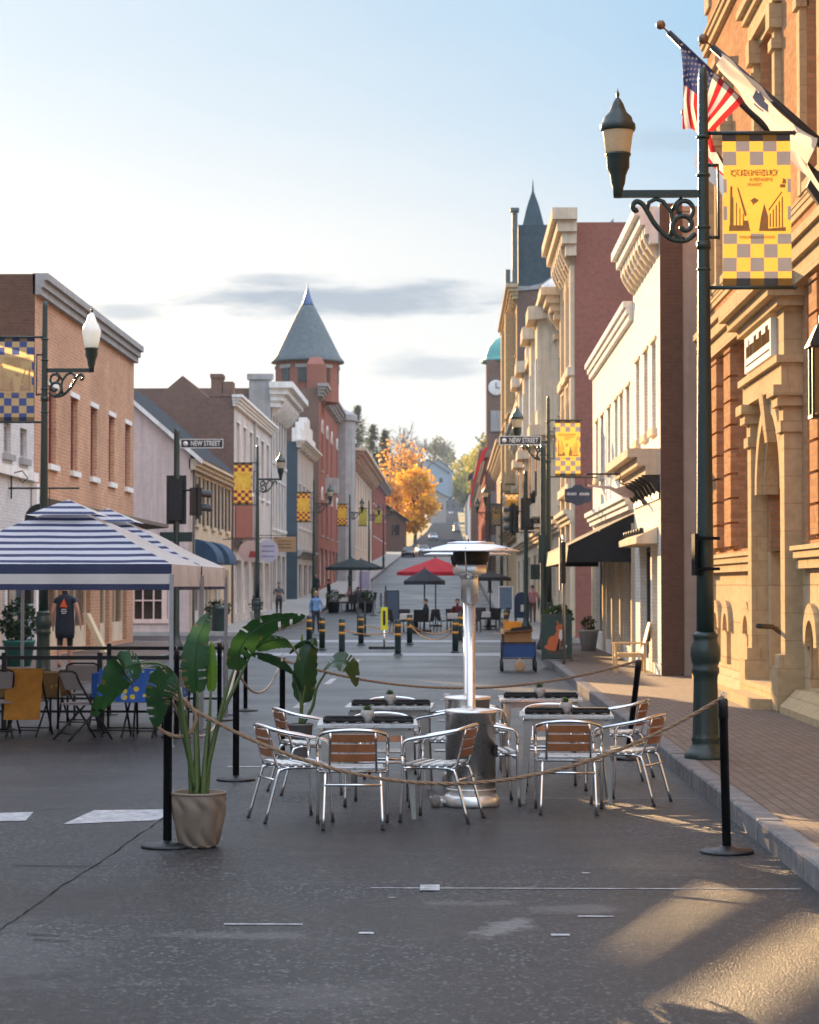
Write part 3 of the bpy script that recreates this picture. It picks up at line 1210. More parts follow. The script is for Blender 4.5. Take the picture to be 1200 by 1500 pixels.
fbox(b, L, SL, 97, 105, 3.9, 5.9, .004, .09)
b.build('brick_band', m_rose, r)
b = MB()
b.tube([(SL + .1, 106, 10), (SL + .1, 106, .3)], .06, 8)
b.build('downpipe', m_trimg, r)
# --- ornate white cornice building
r = simple('corniced_building', 'tall white terrace building with an ornate bracketed cornice', L, SL, 117, 127.4, 12.4, m_weath, m_brown,
           [row(117.3, 127.2, 5, .95, 8.6, 11.0), row(117.3, 127.2, 5, .95, 5.0, 7.6)], row(117.3, 127.2, 3, 2.4, .9, 3.5), 12, m_frame_d, m_glass, m_trimw, m_trimw, .25, (1.3, 1.2, 12), m_trimw, None, shopcor=(4.0, m_trimc))
b = MB()
b.box(-10.9, -9.72, 116.6, 116.95, 8, 12.9)
b.box(-11.0, -9.6, 116.5, 117.0, 12.9, 13.2)
b.build('parapet_panel', m_trimg, r)
# --- dark teal building
r = simple('teal_building', 'narrow building with a dark teal side wall and a pale scrolled parapet', L, SL, 136.5, 152, 10.9, m_weath, m_teal,
           [row(137, 151.8, 4, 1.4, 5.6, 8.3)], row(137, 151.6, 3, 3.2, .9, 3.2), 12, m_frame_r, m_glass, m_trimw, m_trimw, .25, (.5, .6, 6), m_trimw, None, shopcor=(3.7, m_trimg))
b = MB()
for i, (ya, h) in enumerate(((137, .8), (140, 1.4), (143, 1.9), (146, 1.4), (149, .8))):
    b.box(-10.1, -9.55, ya, ya + 2.9, 10.7, 11 + h)
b.build('parapet', m_trimw, r)
r = simple('shop_building', 'low shop between the white corniced building and the dark teal wall', L, SL - 1.2, 127.5, 136.4, 5.2, m_trimc, m_brown,
           [], row(128, 136, 3, 2, .9, 3.2), 10, m_trimw)
# --- brick tower building
y0, y1 = 158, 204
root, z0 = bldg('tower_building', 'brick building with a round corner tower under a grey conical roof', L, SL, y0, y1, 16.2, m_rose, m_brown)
wins = row(159, 178, 3, 1.6, 10.4, 14.0) + row(159, 178, 3, 1.6, 5.6, 9.0) + row(180, 203, 4, 1.5, 10.4, 14.0) + row(180, 203, 4, 1.5, 5.6, 9.0)
shops = row(159, 203, 8, 3.6, 1.9, 4.6)
b = MB()
facade(b, L, SL, y0, y1, z0, 16.2, wins + shops, .25)
b.build('front_wall', m_rose, root)
shell(root, L, SL, y0, y1, z0, 16.2, 14, m_brown)
for h in wins:
    window(root, L, SL, h, m_trimw, m_glass, .25, 1, 2, .1, None, m_trimg, arch=m_trimw)
for h in shops:
    window(root, L, SL, h, m_trimw, m_glass, .25, 3, 1, .1, name='shop_window', kick=.6)
cornice(root, L, SL, y0, y1, 15.6, .9, .7, m_trimg, 16)
b = MB()
b.lathe([(1.1, 1.0), (1.1, 15.8), (1.3, 15.9), (1.3, 16.4), (.0, 17.0)], (SL + .3, 186, 0), 10, sharp=True)
b.build('oriel', m_trimg, root)
for yo in (168, 196):
    b = MB()
    b.prism([(SL - .01, yo - 1.5, 8.9), (SL + .9, yo - 1.0, 8.9), (SL + .9, yo + 1.0, 8.9), (SL - .01, yo + 1.5, 8.9)], (0, 0, 1.2))
    b.build('balcony', m_trimg, root)
b = MB()
tc0 = (-10.85, 163, 0)
b.lathe([(2.35, 15.5), (2.35, 18.6)], tc0, 20, sharp=True)
tw = b.build('tower_drum', m_rose, root)
for a in (-95, -50, 0, 45, 180, 230):
    b = MB()
    M = Matrix.Translation(tc0) @ Matrix.Rotation(R(a), 4, 'Z')
    b.box(2.22, 2.37, -.35, .35, 16.9, 18.0, M)
    b.build('window', m_glass, tw)
    b = MB()
    b.box(2.2, 2.42, -.55, .55, 18.0, 18.25, M)
    b.build('lintel', m_trimg, tw)
b = MB()
b.lathe([(2.2, 18.5), (2.75, 18.5), (2.75, 18.62), (2.45, 19.0), (1.85, 20.2), (1.2, 21.5), (.62, 22.6), (.48, 22.85)], tc0, 24)
sp_ = b.build('cone_roof', m_greyslate, root)
b = MB()
b.lathe([(.52, 22.78), (.40, 23.05), (.18, 23.7), (.06, 24.2), (.02, 24.5)], tc0, 14)
b.build('roof_finial', m_bluemetal, sp_)
b = MB()
b.box(-10.6, -9.3, 158.6, 160.6, 15.9, 18.0)
b.prism([(-10.6, 158.6, 18.0), (-9.3, 158.6, 18.0), (-9.6, 159.4, 18.6), (-10.4, 159.4, 18.6)], (0, .9, 0))
b.build('chimney', m_rose, root)
# --- further terraces
r = simple('cream_building', 'cream building with deep bracketed eaves beyond the brick tower', L, SL, 207, 262, 14.6, m_trimc, m_dkbrick,
           [row(208, 261, 8, 1.9, 10, 13), row(208, 261, 8, 1.9, 5.8, 8.6)], [], 10, m_trimw, m_glass, m_trimw, m_trimw, .3, (1.2, 1.6, 22), m_trimc)
b = MB()
b.prism([(-15, 206.5, 14.6), (-9.8, 206.5, 14.6), (-12.6, 206.5, 18)], (0, 2.5, 0))
b.build('roof_gable', m_trimg, r)
r = simple('brick_building', 'far red brick terrace left of the orange tree', L, SL, 264, 318, 15.5, m_rose, m_dkbrick,
           [row(265, 317, 7, 2.2, 12, 14.6), row(265, 317, 7, 2.2, 8, 11)], [], 10, m_trimw, m_glass, m_trimw, m_trimw, .3, (.9, .9, 0), m_trimg)

# ================================================================== RIGHT SIDE
RR = -1
# --- white painted brick building (tall near part, lower far part)
y0, ym, y1 = 41.3, 47.4, 61.2
root, z0 = bldg('shop_building', 'sunlit cream painted brick building with a black awning on the right corner', RR, SR, y0, y1, 9, m_cream_brick, m_dkbrick)
wA = [(y - .42, y + .42, 4.9, 6.6) for y in (42.6, 44.35, 46.3)]
wB = [(y - .45, y + .45, 4.75, 6.3) for y in (48.9, 50.8, 52.4, 54.8, 57.3, 59.4)]
shA = [(42.0, 43.2, .35, 2.65), (43.5, 45.9, .35, 2.65)]
shB = [(47.6, 50.3, .5, 2.75), (51, 53, .2, 2.75), (53.6, 56, .5, 2.75), (57, 60.4, .6, 2.7)]
b = MB()
facade(b, RR, SR, y0, ym, z0, 9.1, wA + shA, .22)
facade(b, RR, SR, ym, y1, z0, 8.0, wB + shB, .22)
b.build('front_wall', m_cream_brick, root)
b = MB()
b.poly([(SR, y0, z0), (4.36, y0, z0), (4.36, y0, 9.1), (SR, y0, 9.1)])
b.build('brick_return', m_dkbrick, root)
b = MB()
b.box(4.362, 14, y0 + .02, y0 + .3, z0, 9.05)
b.build('side_wall', m_stucco, root)
b = MB()
b.poly([(SR, ym, 7.5), (14, ym, 7.5), (14, ym, 9.1), (SR, ym, 9.1)][::-1])
b.poly([(SR, y1, z0), (14, y1, z0), (14, y1, 8), (SR, y1, 8)][::-1])
b.build('far_wall', m_brown, root)
b = MB()
b.poly([(SR, y0, 8.95), (14, y0, 8.95), (14, ym, 8.95), (SR, ym, 8.95)])
b.poly([(SR, ym, 7.8), (14, ym, 7.8), (14, y1, 7.8), (SR, y1, 7.8)])
b.build('roof', m_rust, root)
for h in wA + wB:
    window(root, RR, SR, h, m_frame_d, m_glass, .22, 1, 2, .06, m_trimc, m_trimc, lh=.16)
for h in shA + shB:
    window(root, RR, SR, h, m_frame_d, m_glass_w, .22, 2, 1, .1, name='shop_window', kick=.35)
cornice(root, RR, SR, y0 + .05, ym - .05, 8.35, .70, .48, m_trimw, 9, m_trimc, 4, ends=False)
cornice(root, RR, SR, ym + .03, y1, 7.62, .42, .22, m_trimw, 0, steps=3, ends=False)
# mid-height sign cornice with carved brackets
o = cornice(root, RR, SR, y0 + .06, ym - .2, 3.95, .5, .62, m_trimc, 0, name='sign_cornice', steps=3, ends=False)
b = MB()
fbox(b, RR, SR, y0 + .1, ym - .3, 3.5, 3.8, .004, .03)
for y in (y0 + .1, y0 + .9, y0 + 1.7, y0 + 2.5, y0 + 3.3, y0 + 4.1, y0 + 4.9, ym - .5):
    pts = [(SR - .01, y, 3.95), (SR - .36, y, 3.95), (SR - .32, y, 3.88), (SR - .18, y, 3.80), (SR - .10, y, 3.66), (SR - .01, y, 3.60)]
    b.prism(pts, (0, .05, 0))
b.build('bracket_row', m_iron, o)
b = MB()
b.prism([(SR - .01, 41.8, 2.98), (SR - .42, 41.8, 2.78), (SR - .42, 41.8, 2.66), (SR - .01, 41.8, 2.66)], (0, 4.4, 0))
o = b.build('small_canopy', m_trimc, root)
b = MB()
for k in range(7):
    b.lathe([(.05, 0), (.05, .09), (.02, .11)], (SR - .3, 42.1 + k * .62, 2.86), 8)
b.build('lamp_row', m_iron, o)
# long black awning
b = MB()
ya, yb = 47.3, 58.6
prof = [(SR - .01, 3.42), (SR - 1.42, 2.72), (SR - 1.46, 2.36)]
for (xa, za), (xc, zc) in zip(prof, prof[1:]):
    n = 24
    for i in range(n):
        p, q = ya + (yb - ya) * i / n, ya + (yb - ya) * (i + 1) / n
        sag = lambda y: .03 * math.sin(y * 5.1)
        b.poly([(xa, p, za + (sag(p) if za < 3 else 0)), (xa, q, za + (sag(q) if za < 3 else 0)), (xc, q, zc + sag(q) * .4), (xc, p, zc + sag(p) * .4)])
m_awn = mat('paler_black_canvas', (.055, .05, .048), .85, 0, .3, 4, .2, transl=.12)  # awning top and front, paler than its ends
aw = b.build('awning', m_awn, root)
for y in (ya + .002, yb - .002):
    b = MB()
    b.poly([(SR - .02, y, 3.40), (SR - 1.40, y, 2.70), (SR - 1.45, y, 2.36), (SR - .02, y, 2.36)])
    b.build('awning_end', m_blackcloth, aw)
cornice(root, RR, SR, ym + .2, y1 - .2, 3.5, .35, .25, m_trimw, 0, name='shop_cornice', steps=3, ends=False)
for y in (47.35, 50.6, 53.2, 56.4, 60.7):
    b = MB()
    fbox(b, RR, SR, y - .16, y + .16, .16, 3.2, -.02, .07)
    b.build('pilaster', m_trimc, root)

# --- red-sided building past the side street
y0, y1 = 71, 78
root = simple('corniced_building', 'ornate cream fronted building with a plain red side wall', RR, 3.98, y0, y1, 13.7, m_trimc, m_rose,
              [row(71.5, 77.6, 2, 1.15, 9.2, 12.0), row(71.5, 77.6, 2, 1.15, 5.2, 8.2)], row(71.6, 77.6, 2, 2.4, .6, 3.3), 12, m_trimc, m_glass, m_trimc, m_trimc, .25,
              (1.5, .75, 7), m_trimc, None, shopcor=(3.9, m_trimc), lh=.62)
for y in (71.35, 74.5, 77.65):
    b = MB()
    fbox(b, RR, 3.98, y - .28, y + .28, .2, 12.3, -.02, .14)
    b.build('pilaster', m_trimc, root)
for z in (4.9, 8.7):
    b = MB()
    fbox(b, RR, 3.98, y0 + .02, y1 - .02, z, z + .28, -.02, .24)
    b.build('belt_course', m_trimc, root)
# --- bay-fronted ornate building
for (nm, lab, y0, y1, z1, bays, zb) in (
        ('bay_fronted_building', 'cream stone building with stacked projecting bays and an urn on its roof edge', 78.2, 92, 12.2, (82, 88.5), 12.9),
        ('bay_fronted_building', 'lower cream stone building with a heavy dark cornice next to the bayed one', 92.2, 108, 11.2, (97, 104), 12.4),
        ('terrace_building', 'sunlit terrace building in front of the slate roofed tower building', 108.2, 134.8, 10.8, (), 0)):
    root = simple(nm, lab, RR, SR + .02, y0, y1, z1, m_trimc, m_brown, [row(y0 + .4, y1 - .4, 4, 1.2, 8.2, 10.4), row(y0 + .4, y1 - .4, 4, 1.2, 4.9, 7.2)],
                  row(y0 + .4, y1 - .4, 3, 3, .9, 3.3), 10, m_trimc, m_glass, m_trimc, m_trimc, .25, (1.1, .8, 12), m_trimc, shopcor=(3.8, m_trimc), lh=.6)
    for yc in bays:
        b = MB()
        for (za, zc, pr, w2) in ((4.4, 4.9, 1.0, 2.0), (4.9, 7.4, .8, 1.75), (7.4, 7.8, 1.1, 2.1), (7.8, zb - 1.2, .8, 1.75), (zb - 1.2, zb - .7, 1.15, 2.1), (zb - .7, zb, .7, 1.5)):
            X = SR + .02
            b.prism([(X - .003 * za, yc - w2, za), (X - pr, yc - w2 * .62, za), (X - pr, yc + w2 * .62, za), (X - .003 * za, yc + w2, za)], (0, 0, zc - za - .003))
        bb = b.build('bay', m_trimc, root)
        for z in (5.2, 8.4):
            b = MB()
            b.box(SR + .02 - .83, SR + .02 - .78, yc - .8, yc + .8, z, z + 1.9)
            b.build('window', m_glass, bb)
    if 'urn' in lab:
        b = MB()
        b.lathe([(.5, 14.9), (.5, 15.3), (.28, 15.4), (.5, 15.6), (.42, 15.75), (.18, 15.8), (.18, 15.9), (.42, 16.2), (.4, 16.6), (.0, 16.9)], (SR + .0, 86, -2.9), 12)
        b.build('roof_urn', m_trimw, root)
# --- slate-roofed tower building
y0, y1 = 135, 158
root, z0 = bldg('tower_building', 'tall stone building with a steep slate roof and a pointed spire on the right', RR, 4.0, y0, y1, 20.4, m_stone, m_brown, 14)
wins = [h for z in (5.5, 9.2, 12.9, 16.4) for h in row(y0 + .6, y1 - .6, 5, 1.7, z, z + 2.4)]
b = MB()
facade(b, RR, 4.0, y0, y1, z0, 20.4, wins, .3)
b.build('front_wall', m_stone, root)
x0, xa = 4.0, 8.8
b = MB()
for y in (y0, y1):
    b.poly([(x0, y, z0), (18, y, z0), (18, y, 23.2), (6.2, y, 20.9), (5.5, y, 20.5), (4.8, y, 20.4), (4.0, y, 20.4)])
b.poly([(18, y0, z0), (18, y1, z0), (18, y1, 23.2), (18, y0, 23.2)])
b.build('side_wall', m_brown, root)
b = MB()
b.prism([(4.1, y0 + .4, 20.2), (18, y0 + .4, 20.2), (18, y0 + .4, 24.3), (4.1, y0 + .4, 24.3)], (0, 9, 0))
rf = b.build('roof', m_blueslate, root)
b = MB()
b.prism([(3.95, y0 - .1, 20.4), (4.8, y0 - .1, 20.4), (5.6, y0 - .1, 20.6), (6.3, y0 - .1, 21.1), (10, y0 - .1, 24.6), (10, y0 - .1, 24.25), (6.5, y0 - .1, 20.85), (5.6, y0 - .1, 20.25), (3.95, y0 - .1, 20.1)], (0, .5, 0))
b.build('gable_coping', m_trimg, root)
b = MB()
cx, cy = 5.15, 139
b.lathe([(1.15, 24.2), (.55, 26.0), (.38, 26.4), (.32, 26.5), (.1, 27.0), (.05, 27.5), (.02, 27.8)], (cx, cy, 0), 4, sharp=True, a0=PI / 4, a1=PI / 4 + 2 * PI)
b.build('spire', m_blueslate, rf)
b = MB()
for (z, h) in ((20.2, 4.4), (24.6, .5)):
    b.box(3.72, 4.05, y0 + .05, y0 + .6, z, z + h)
b.box(3.6, 4.15, y0 - .05, y0 + .7, 25.1, 25.3)
b.box(3.35, 4.0, y0 + .1, y0 + .9, 20.4, 20.7)
b.box(3.3, 3.6, y0 + .3, y0 + .7, 20.7, 21.5)
b.build('pinnacle', m_greyslate, root)
for h in wins:
    window(root, RR, 4.0, h, m_trimc, m_glass, .3, 1, 2, .1, m_stone, m_stone)
cornice(root, RR, 4.0, y0, y1, 19.6, .9, .7, m_stone, 14)
cornice(root, RR, 4.0, y0, y1, 12.0, .6, .6, m_stone, 0, name='belt_cornice')
cornice(root, RR, 4.0, y0, y1, 4.8, .7, .7, m_stone, 0, name='shop_cornice')
for yy in (141, 152):
    b = MB()
    fbox(b, RR, 4.0, yy - 1.4, yy + 1.4, 8.4, 19.4, -.02, .6)
    b.build('bay', m_stone, root)
# --- terraces further up on the right
simple('terrace_building', 'sunlit cream terrace below the clock tower', RR, SR, 158.2, 198, 12.2, m_trimc, m_brown, [row(159, 197, 8, 1.4, 8.2, 10.6), row(159, 197, 8, 1.4, 5, 7.2)],
       row(159, 197, 7, 3.4, 1.8, 4.0), 10, m_trimc, m_glass, m_trimc, m_trimc, .25, (1., .8, 18), m_trimc)
# clock tower building
root, z0 = bldg('clock_tower', 'brick clock tower with a green copper dome', RR, 3.0, 200, 206, 20, m_brown, m_brown, 4)
root['category'] = 'tower'
b = MB()
b.box(3.05, 7.6, 200, 205, z0, 13.6)
b.prism([(2.75, 199.7, 13.6), (7.8, 199.7, 13.6), (7.6, 199.95, 14.4), (3.1, 199.95, 14.4)], (0, 5.4, 0))
b.box(3.15, 7.5, 200.1, 204.8, 14.4, 22.6)
b.build('brick_shaft', m_brown, root)
b = MB()
b.lathe([(2.55, 22.5), (2.6, 22.7), (2.3, 22.8), (2.25, 23.1), (2.0, 23.9), (1.4, 24.6), (.5, 25.0), (.25, 25.2), (.16, 25.9), (.05, 26.4), (.03, 26.9)], (5.2, 202.3, 0), 16)
b.build('dome', m_copper, root)
b = MB()
M = Matrix.Translation((4.0, 200.05, 20.0)) @ Matrix.Rotation(R(90), 4, 'X')
b.lathe([(.72, 0), (.72, .08), (.6, .1), (.0, .1)], (0, 0, 0), 20, M=M)
cl = b.build('clock_face', m_trimw, root)
b = MB()
b.box(3.97, 4.03, 199.9, 199.93, 20.0, 20.5)
b.box(4.0, 4.35, 199.9, 199.93, 19.97, 20.03)
b.build('clock_hands', m_iron, cl)
for z in (16.0, 8.6, 4.6):
    b = MB()
    b.box(3.5, 4.6, 199.98, 200.1 - .0, z, z + 1.9)
    b.build('window', m_trimg, root)
simple('brick_building', 'red brick terrace running uphill beyond the clock tower', RR, 3.4, 206.5, 258, 14.5, m_rose, m_brown, [row(207, 257, 9, 1.5, 10.5, 13), row(207, 257, 9, 1.5, 6.6, 9)], [], 10, m_trimw,
       m_glass, m_trimw, m_trimw, .25, (1.0, .9, 0), m_trimg)
simple('brick_building', 'far brick building at the upper end of the right hand terrace', RR, SR, 262, 330, 14.0, m_rose, m_brown, [row(263, 329, 9, 1.8, 10.5, 13)], [], 10, m_trimw,
       m_glass, m_trimw, m_trimw, .25, (1.0, .6, 0), m_trimg)
# ================================================================== stone and brick building, near right
X0 = 4.72
root, z0 = bldg('stone_building', 'sunlit brick and sandstone building with an arched entrance and flagpoles, nearest on the right', RR, X0, 12, 40.2, 16, m_stonebrick, m_stonebrick, 12)
DOOR = (30.25, 32.55, .45, 4.35)
# tall recesses between the rusticated piers on the raised ground floor
rec = [(38.95, 39.75), (37.0, 38.0), (34.3, 36.1), (28.15, 29.1), (26.2, 27.5), (24.2, 25.6), (22, 23.4), (19.8, 21.2), (17.4, 19), (15, 16.6)]
tall = [(a, c, 2.45, 5.8) for a, c in rec]
up = [(37.0, 37.8, 7.2, 10.0), (38.2, 39.0, 7.2, 10.0), (31.6, 33.2, 7.2, 10.1), (27.7, 28.9, 7.2, 10.2), (23, 25, 7.2, 10.2), (18, 20, 7.2, 10.2)]
up2 = [(37.6, 38.8, 12.7, 15.2), (33.6, 35.0, 12.7, 15.2), (29.6, 31, 12.7, 15.2), (25.6, 27, 12.7, 15.2)]
base_w = [(38.6, 39.15, .5, 1.38), (37.2, 37.8, .5, 1.38), (34.6, 35.2, .5, 1.38), (28.3, 29.0, .5, 1.4), (26, 26.8, .5, 1.4), (22, 22.8, .5, 1.4), (18, 18.8, .5, 1.4)]
b = MB()
facade(b, RR, X0, 12, 40.2, 2.35, 16.3, tall + up + up2 + [(DOOR[0], DOOR[1], 2.35, DOOR[3])], .45)
b.build('front_wall', m_stonebrick, root)
b = MB()
facade(b, RR, X0, 12, 40.2, z0, 2.35, base_w + [(DOOR[0], DOOR[1], DOOR[2], 2.35)], .4)
b.build('stone_base', m_ashlar, root)
shell(root, RR, X0, 12, 40.2, z0, 16.3, 12, m_stonebrick)
# brick piers with grooved courses
rnd = random.Random(5)
for i, (a, c) in enumerate(rec):
    nxt = rec[i + 1][1] if i + 1 < len(rec) else a - .8
    if nxt >= a - .15 or (nxt < DOOR[0] + .5 and a > DOOR[1]):
        continue
    b = MB()
    z = 2.47
    while z < 5.75:
        h = min(.40, 5.8 - z)
        fbox(b, RR, X0, nxt + .02, a - .02, z + .035, z + h - .0, -.05, .13)
        fbox(b, RR, X0, nxt + .06, a - .06, z, z + .035, -.05, .06)
        z += .405
    b.build('brick_pier', m_stonebrick, root)
m_panel = mat('maroon_panel', (.10, .035, .03), .7, 0, .2, 2)
for h in tall:
    window(root, RR, X0, h, m_panel, m_panel, .45, 1, 2, .09)
for h in up[2:] + up2:
    window(root, RR, X0, h, m_trimc, m_glass, .45, 1, 2, .09, m_stone, m_stone, lh=.4)
for h in up[:2]:
    window(root, RR, X0, h, m_trimc, m_glass, .45, 1, 2, .09, None, m_stone, arch=m_stone)
m_bars = mat('white_window_bars', (.7, .66, .58), .6)
for h in base_w:
    window(root, RR, X0, h, m_bars, m_frame_d, .4, 2, 3, .05, None, None, arch=m_stone)
# ledge, sloping plinth, belt course, upper string courses
for nm, z, hh, pr in (('ledge', 2.08, .30, .20), ('belt_course', 5.86, .58, .30), ('string_course', 11.6, .28, .16), ('sill_course', 6.85, .2, .07)):
    for ya, yb in (((12, DOOR[0] - .83), (DOOR[1] + .83, 40.2)) if z < 6 else ((12, 40.2),)):
        b = MB()
        fbox(b, RR, X0, ya, yb, z, z + hh * .45, -.03, pr * .55)
        fbox(b, RR, X0, ya, yb - .0, z + hh * .45 + .001, z + hh * .8, -.035, pr * .8)
        fbox(b, RR, X0, ya, yb, z + hh * .8 + .001, z + hh, -.03, pr)
        b.build(nm, m_stone, root)
for ya, yb in ((12, DOOR[0] - .83), (DOOR[1] + .83, 40.2)):
    b = MB()
    x = X0
    b.prism([(x + .02, ya, .1), (x - .34, ya, .1), (x - .34, ya, .24), (x - .12, ya, .46), (x + .02, ya, .46)], (0, yb - ya, 0))
    b.build('plinth', m_stone, root)
# entrance portal
for (ya, yb) in ((DOOR[0] - .78, DOOR[0] - .2), (DOOR[1] + .2, DOOR[1] + .78)):
    b = MB()
    fbox(b, RR, X0, ya, yb, .16, .75, -.05, .36)
    fbox(b, RR, X0, ya + .05, yb - .05, .75, .92, -.05, .32)
    fbox(b, RR, X0, ya + .1, yb - .1, .92, 3.93, -.05, .24)
    fbox(b, RR, X0, ya + .06, yb - .06, 3.93, 4.08, -.05, .29)
    fbox(b, RR, X0, ya + .1, yb - .1, 4.08, 4.28, -.05, .25)
    fbox(b, RR, X0, ya + .02, yb - .02, 4.28, 4.42, -.05, .34)
    fbox(b, RR, X0, ya - .04, yb + .04, 4.42, 4.56, -.05, .40)
    b.build('portal_pier', m_stone, root)
b = MB()
ya, yb = DOOR[0] - .8, DOOR[1] + .8
fbox(b, RR, X0, ya, yb, 4.562, 4.86, -.05, .29)
fbox(b, RR, X0, ya - .05, yb + .05, 4.86, 4.96, -.05, .36)
fbox(b, RR, X0, ya + .08, yb - .08, 4.96, 5.62, -.05, .24)
fbox(b, RR, X0, ya - .12, yb + .12, 5.62, 5.74, -.05, .36)
fbox(b, RR, X0, ya - .22, yb + .22, 5.74, 5.88, -.05, .50)
fbox(b, RR, X0, ya - .3, yb + .3, 5.88, 6.06, -.05, .62)
b.build('entablature', m_stone, root)
b = MB()
n = 16
yc, r0 = (DOOR[0] + DOOR[1]) / 2, (DOOR[1] - DOOR[0]) / 2
zs = DOOR[3] - r0
for i in range(n):
    a, c = PI * i / n, PI * (i + 1) / n
    for rr0, rr1, o0, o1 in ((r0 - .16, r0 - .0, -.1, .10), (r0, r0 + .2, -.03, .2)):
        q = [(X0 - o0 * RR * 0 + RR * o0, yc + r * math.cos(t), zs + r * math.sin(t)) for r, t in ((rr0, a), (rr1, a), (rr1, c), (rr0, c))]
        b.prism(q, (RR * (o1 - o0), 0, 0))
b.build('door_arch', m_stone, root)
b = MB()
for sg in (-1, 1):
    pts = [(X0 + .05, yc + sg * r0, zs), (X0 + .05, yc + sg * r0, DOOR[3])] + [(X0 + .05, yc + sg * (r0 * math.cos(PI / 2 - PI / 2 * i / 8)), zs + r0 * math.sin(PI / 2 - PI / 2 * i / 8)) for i in range(9)]
    b.poly(pts)
b.build('arch_spandrel', m_stone, root)
b = MB()
b.prism([(X0 - .22, yc - .12, DOOR[3] - .45), (X0 - .22, yc + .12, DOOR[3] - .45), (X0 - .3, yc + .2, DOOR[3] + .24), (X0 - .3, yc - .2, DOOR[3] + .24)], (.3, 0, 0))
b.build('keystone', m_stone, root)
b = MB()
fquad(b, RR, X0, -.44, DOOR[0], DOOR[1], DOOR[2], DOOR[3])
b.build('door_recess', m_door, root)
b = MB()
o0, o1 = -.43, -.36
for y in (DOOR[0] + .08, yc, ):
    fbox(b, RR, X0, y + .04, y + (DOOR[1] - DOOR[0]) / 2 - .1, DOOR[2] + .05, 2.9, o0, o1)
    fbox(b, RR, X0, y + .2, y + .95, 1.5, 2.7, o1 - .002, o1 + .03)
    fbox(b, RR, X0, y + .2, y + .95, DOOR[2] + .2, 1.25, o1 - .002, o1 + .03)
dl = b.build('entrance_door', m_door, root)
b = MB()
b.tube([(X0 - .05, DOOR[0] + .55, 1.15), (X0 - .28, DOOR[0] + .2, 1.28), (X0 - .55, DOOR[0] - .3, 1.3)], .035, 8)
b.lathe([(.0, -.07), (.06, -.04), (.07, 0), (.06, .04), (.0, .07)], (X0 + .0, DOOR[0] + .62, 1.12), 10)
b.build('handrail', m_iron, root)
b = MB()
fbox(b, RR, X0, DOOR[0] - .22, DOOR[1] + .2, .1, .3, -.45, .62)
fbox(b, RR, X0, DOOR[0] - .2, DOOR[1] + .18, .3, .45, -.45, .36)
b.build('door_step', m_stone, root)
# white sign board over the door; the lettering cannot be read in the photograph
b = MB()
fbox(b, RR, X0, 30.2, 32.9, 5.03, 5.56, .22, .32)
sg = b.build('sign_board', mat('white_sign_paint', (.80, .79, .75), .8, 0, .05, spec=0.), root)
b = MB()
rnd = random.Random(4)
y = 32.7
while y > 30.4:
    wd = rnd.uniform(.05, .14)
    h = rnd.choice((.17, .17, .25, .17))
    fbox(b, RR, X0, y - wd, y, 5.24, 5.24 + h, .32, .326)
    y -= wd + rnd.uniform(.03, .06)
fbox(b, RR, X0, 30.32, 32.75, 5.12, 5.14, .32, .326)
b.build('sign_lettering', mat('brown_lettering', (.10, .06, .03), .9, spec=0.), sg)
# upper window bay framed by columns
for (ya, yb) in ((31.2, 31.45), (33.35, 33.6), (28.95, 29.2), (27.3, 27.6)):
    b = MB()
    fbox(b, RR, X0, ya, yb, 7.05, 9.55, -.02, .10)
    fbox(b, RR, X0, ya - .05, yb + .05, 9.55, 9.7, -.02, .15)
    fbox(b, RR, X0, ya + .02, yb - .02, 9.7, 9.85, -.02, .10)
    fbox(b, RR, X0, ya - .06, yb + .06, 9.85, 10.2, -.02, .18)
    b.build('window_column', m_stone, root)
for (ya, yb) in ((31.1, 33.7), (27.2, 29.3), (36.75, 39.25)):
    b = MB()
    za = 10.22
    fbox(b, RR, X0, ya, yb, za, za + .3, -.02, .14)
    fbox(b, RR, X0, ya - .1, yb + .1, za + .3, za + .42, -.02, .22)
    fbox(b, RR, X0, ya - .16, yb + .16, za + .42, za + .54, -.02, .30)
    b.build('window_hood', m_stone, root)
for (ya, yb) in ((36.8, 36.95), (37.9, 38.1), (39.05, 39.2)):
    b = MB()
    fbox(b, RR, X0, ya, yb, 7.05, 9.5, -.02, .14)
    fbox(b, RR, X0, ya - .04, yb + .04, 9.5, 9.7, -.02, .2)
    b.build('window_shaft', m_stone, root)
b = MB()
for k in range(18):
    z = 2.6 + k * .75
    if 5.4 < z < 7 or 11.2 < z < 12.2:
        continue
b = MB()
for z0_ in (12.4, 13.3, 14.2):
    fbox(b, RR, X0, 39.6, 40.22, z0_, z0_ + .5, -.02, .05)
b.build('corner_quoin', m_stone, root)
# wall lantern at the right edge
root = thing('wall_lantern', 'black square wall lantern on the stone building at the right edge', 'lantern', (4.5, 26.55, 3.85))
lx, ly = 4.45, 26.3
b = MB()
for dx in (-.13, .13):
    for dy in (-.13, .13):
        b.box(lx + dx - .015, lx + dx + .015, ly + dy - .015, ly + dy + .015, 3.9, 4.72)
b.box(lx - .15, lx + .15, ly - .15, ly + .15, 3.86, 3.9)
b.lathe([(.26, 4.72), (.25, 4.75), (.1, 4.98), (.05, 5.02), (.05, 5.1)], (lx, ly, 0), 4, sharp=True, a0=PI / 4, a1=PI / 4 + 2 * PI)
b.build('lantern_frame', m_black, root)
b = MB()
b.box(lx - .12, lx + .12, ly - .12, ly + .12, 3.92, 4.70)
b.build('lantern_glass', glass('lantern_glass', (.05, .055, .04), .1), root)
b = MB()
b.tube([(lx, ly, 5.08), (lx, ly, 5.2), (lx + .12, ly, 5.3), (X0 + .01, ly, 5.15)], .025, 8)
b.build('wall_arm', m_iron, root)

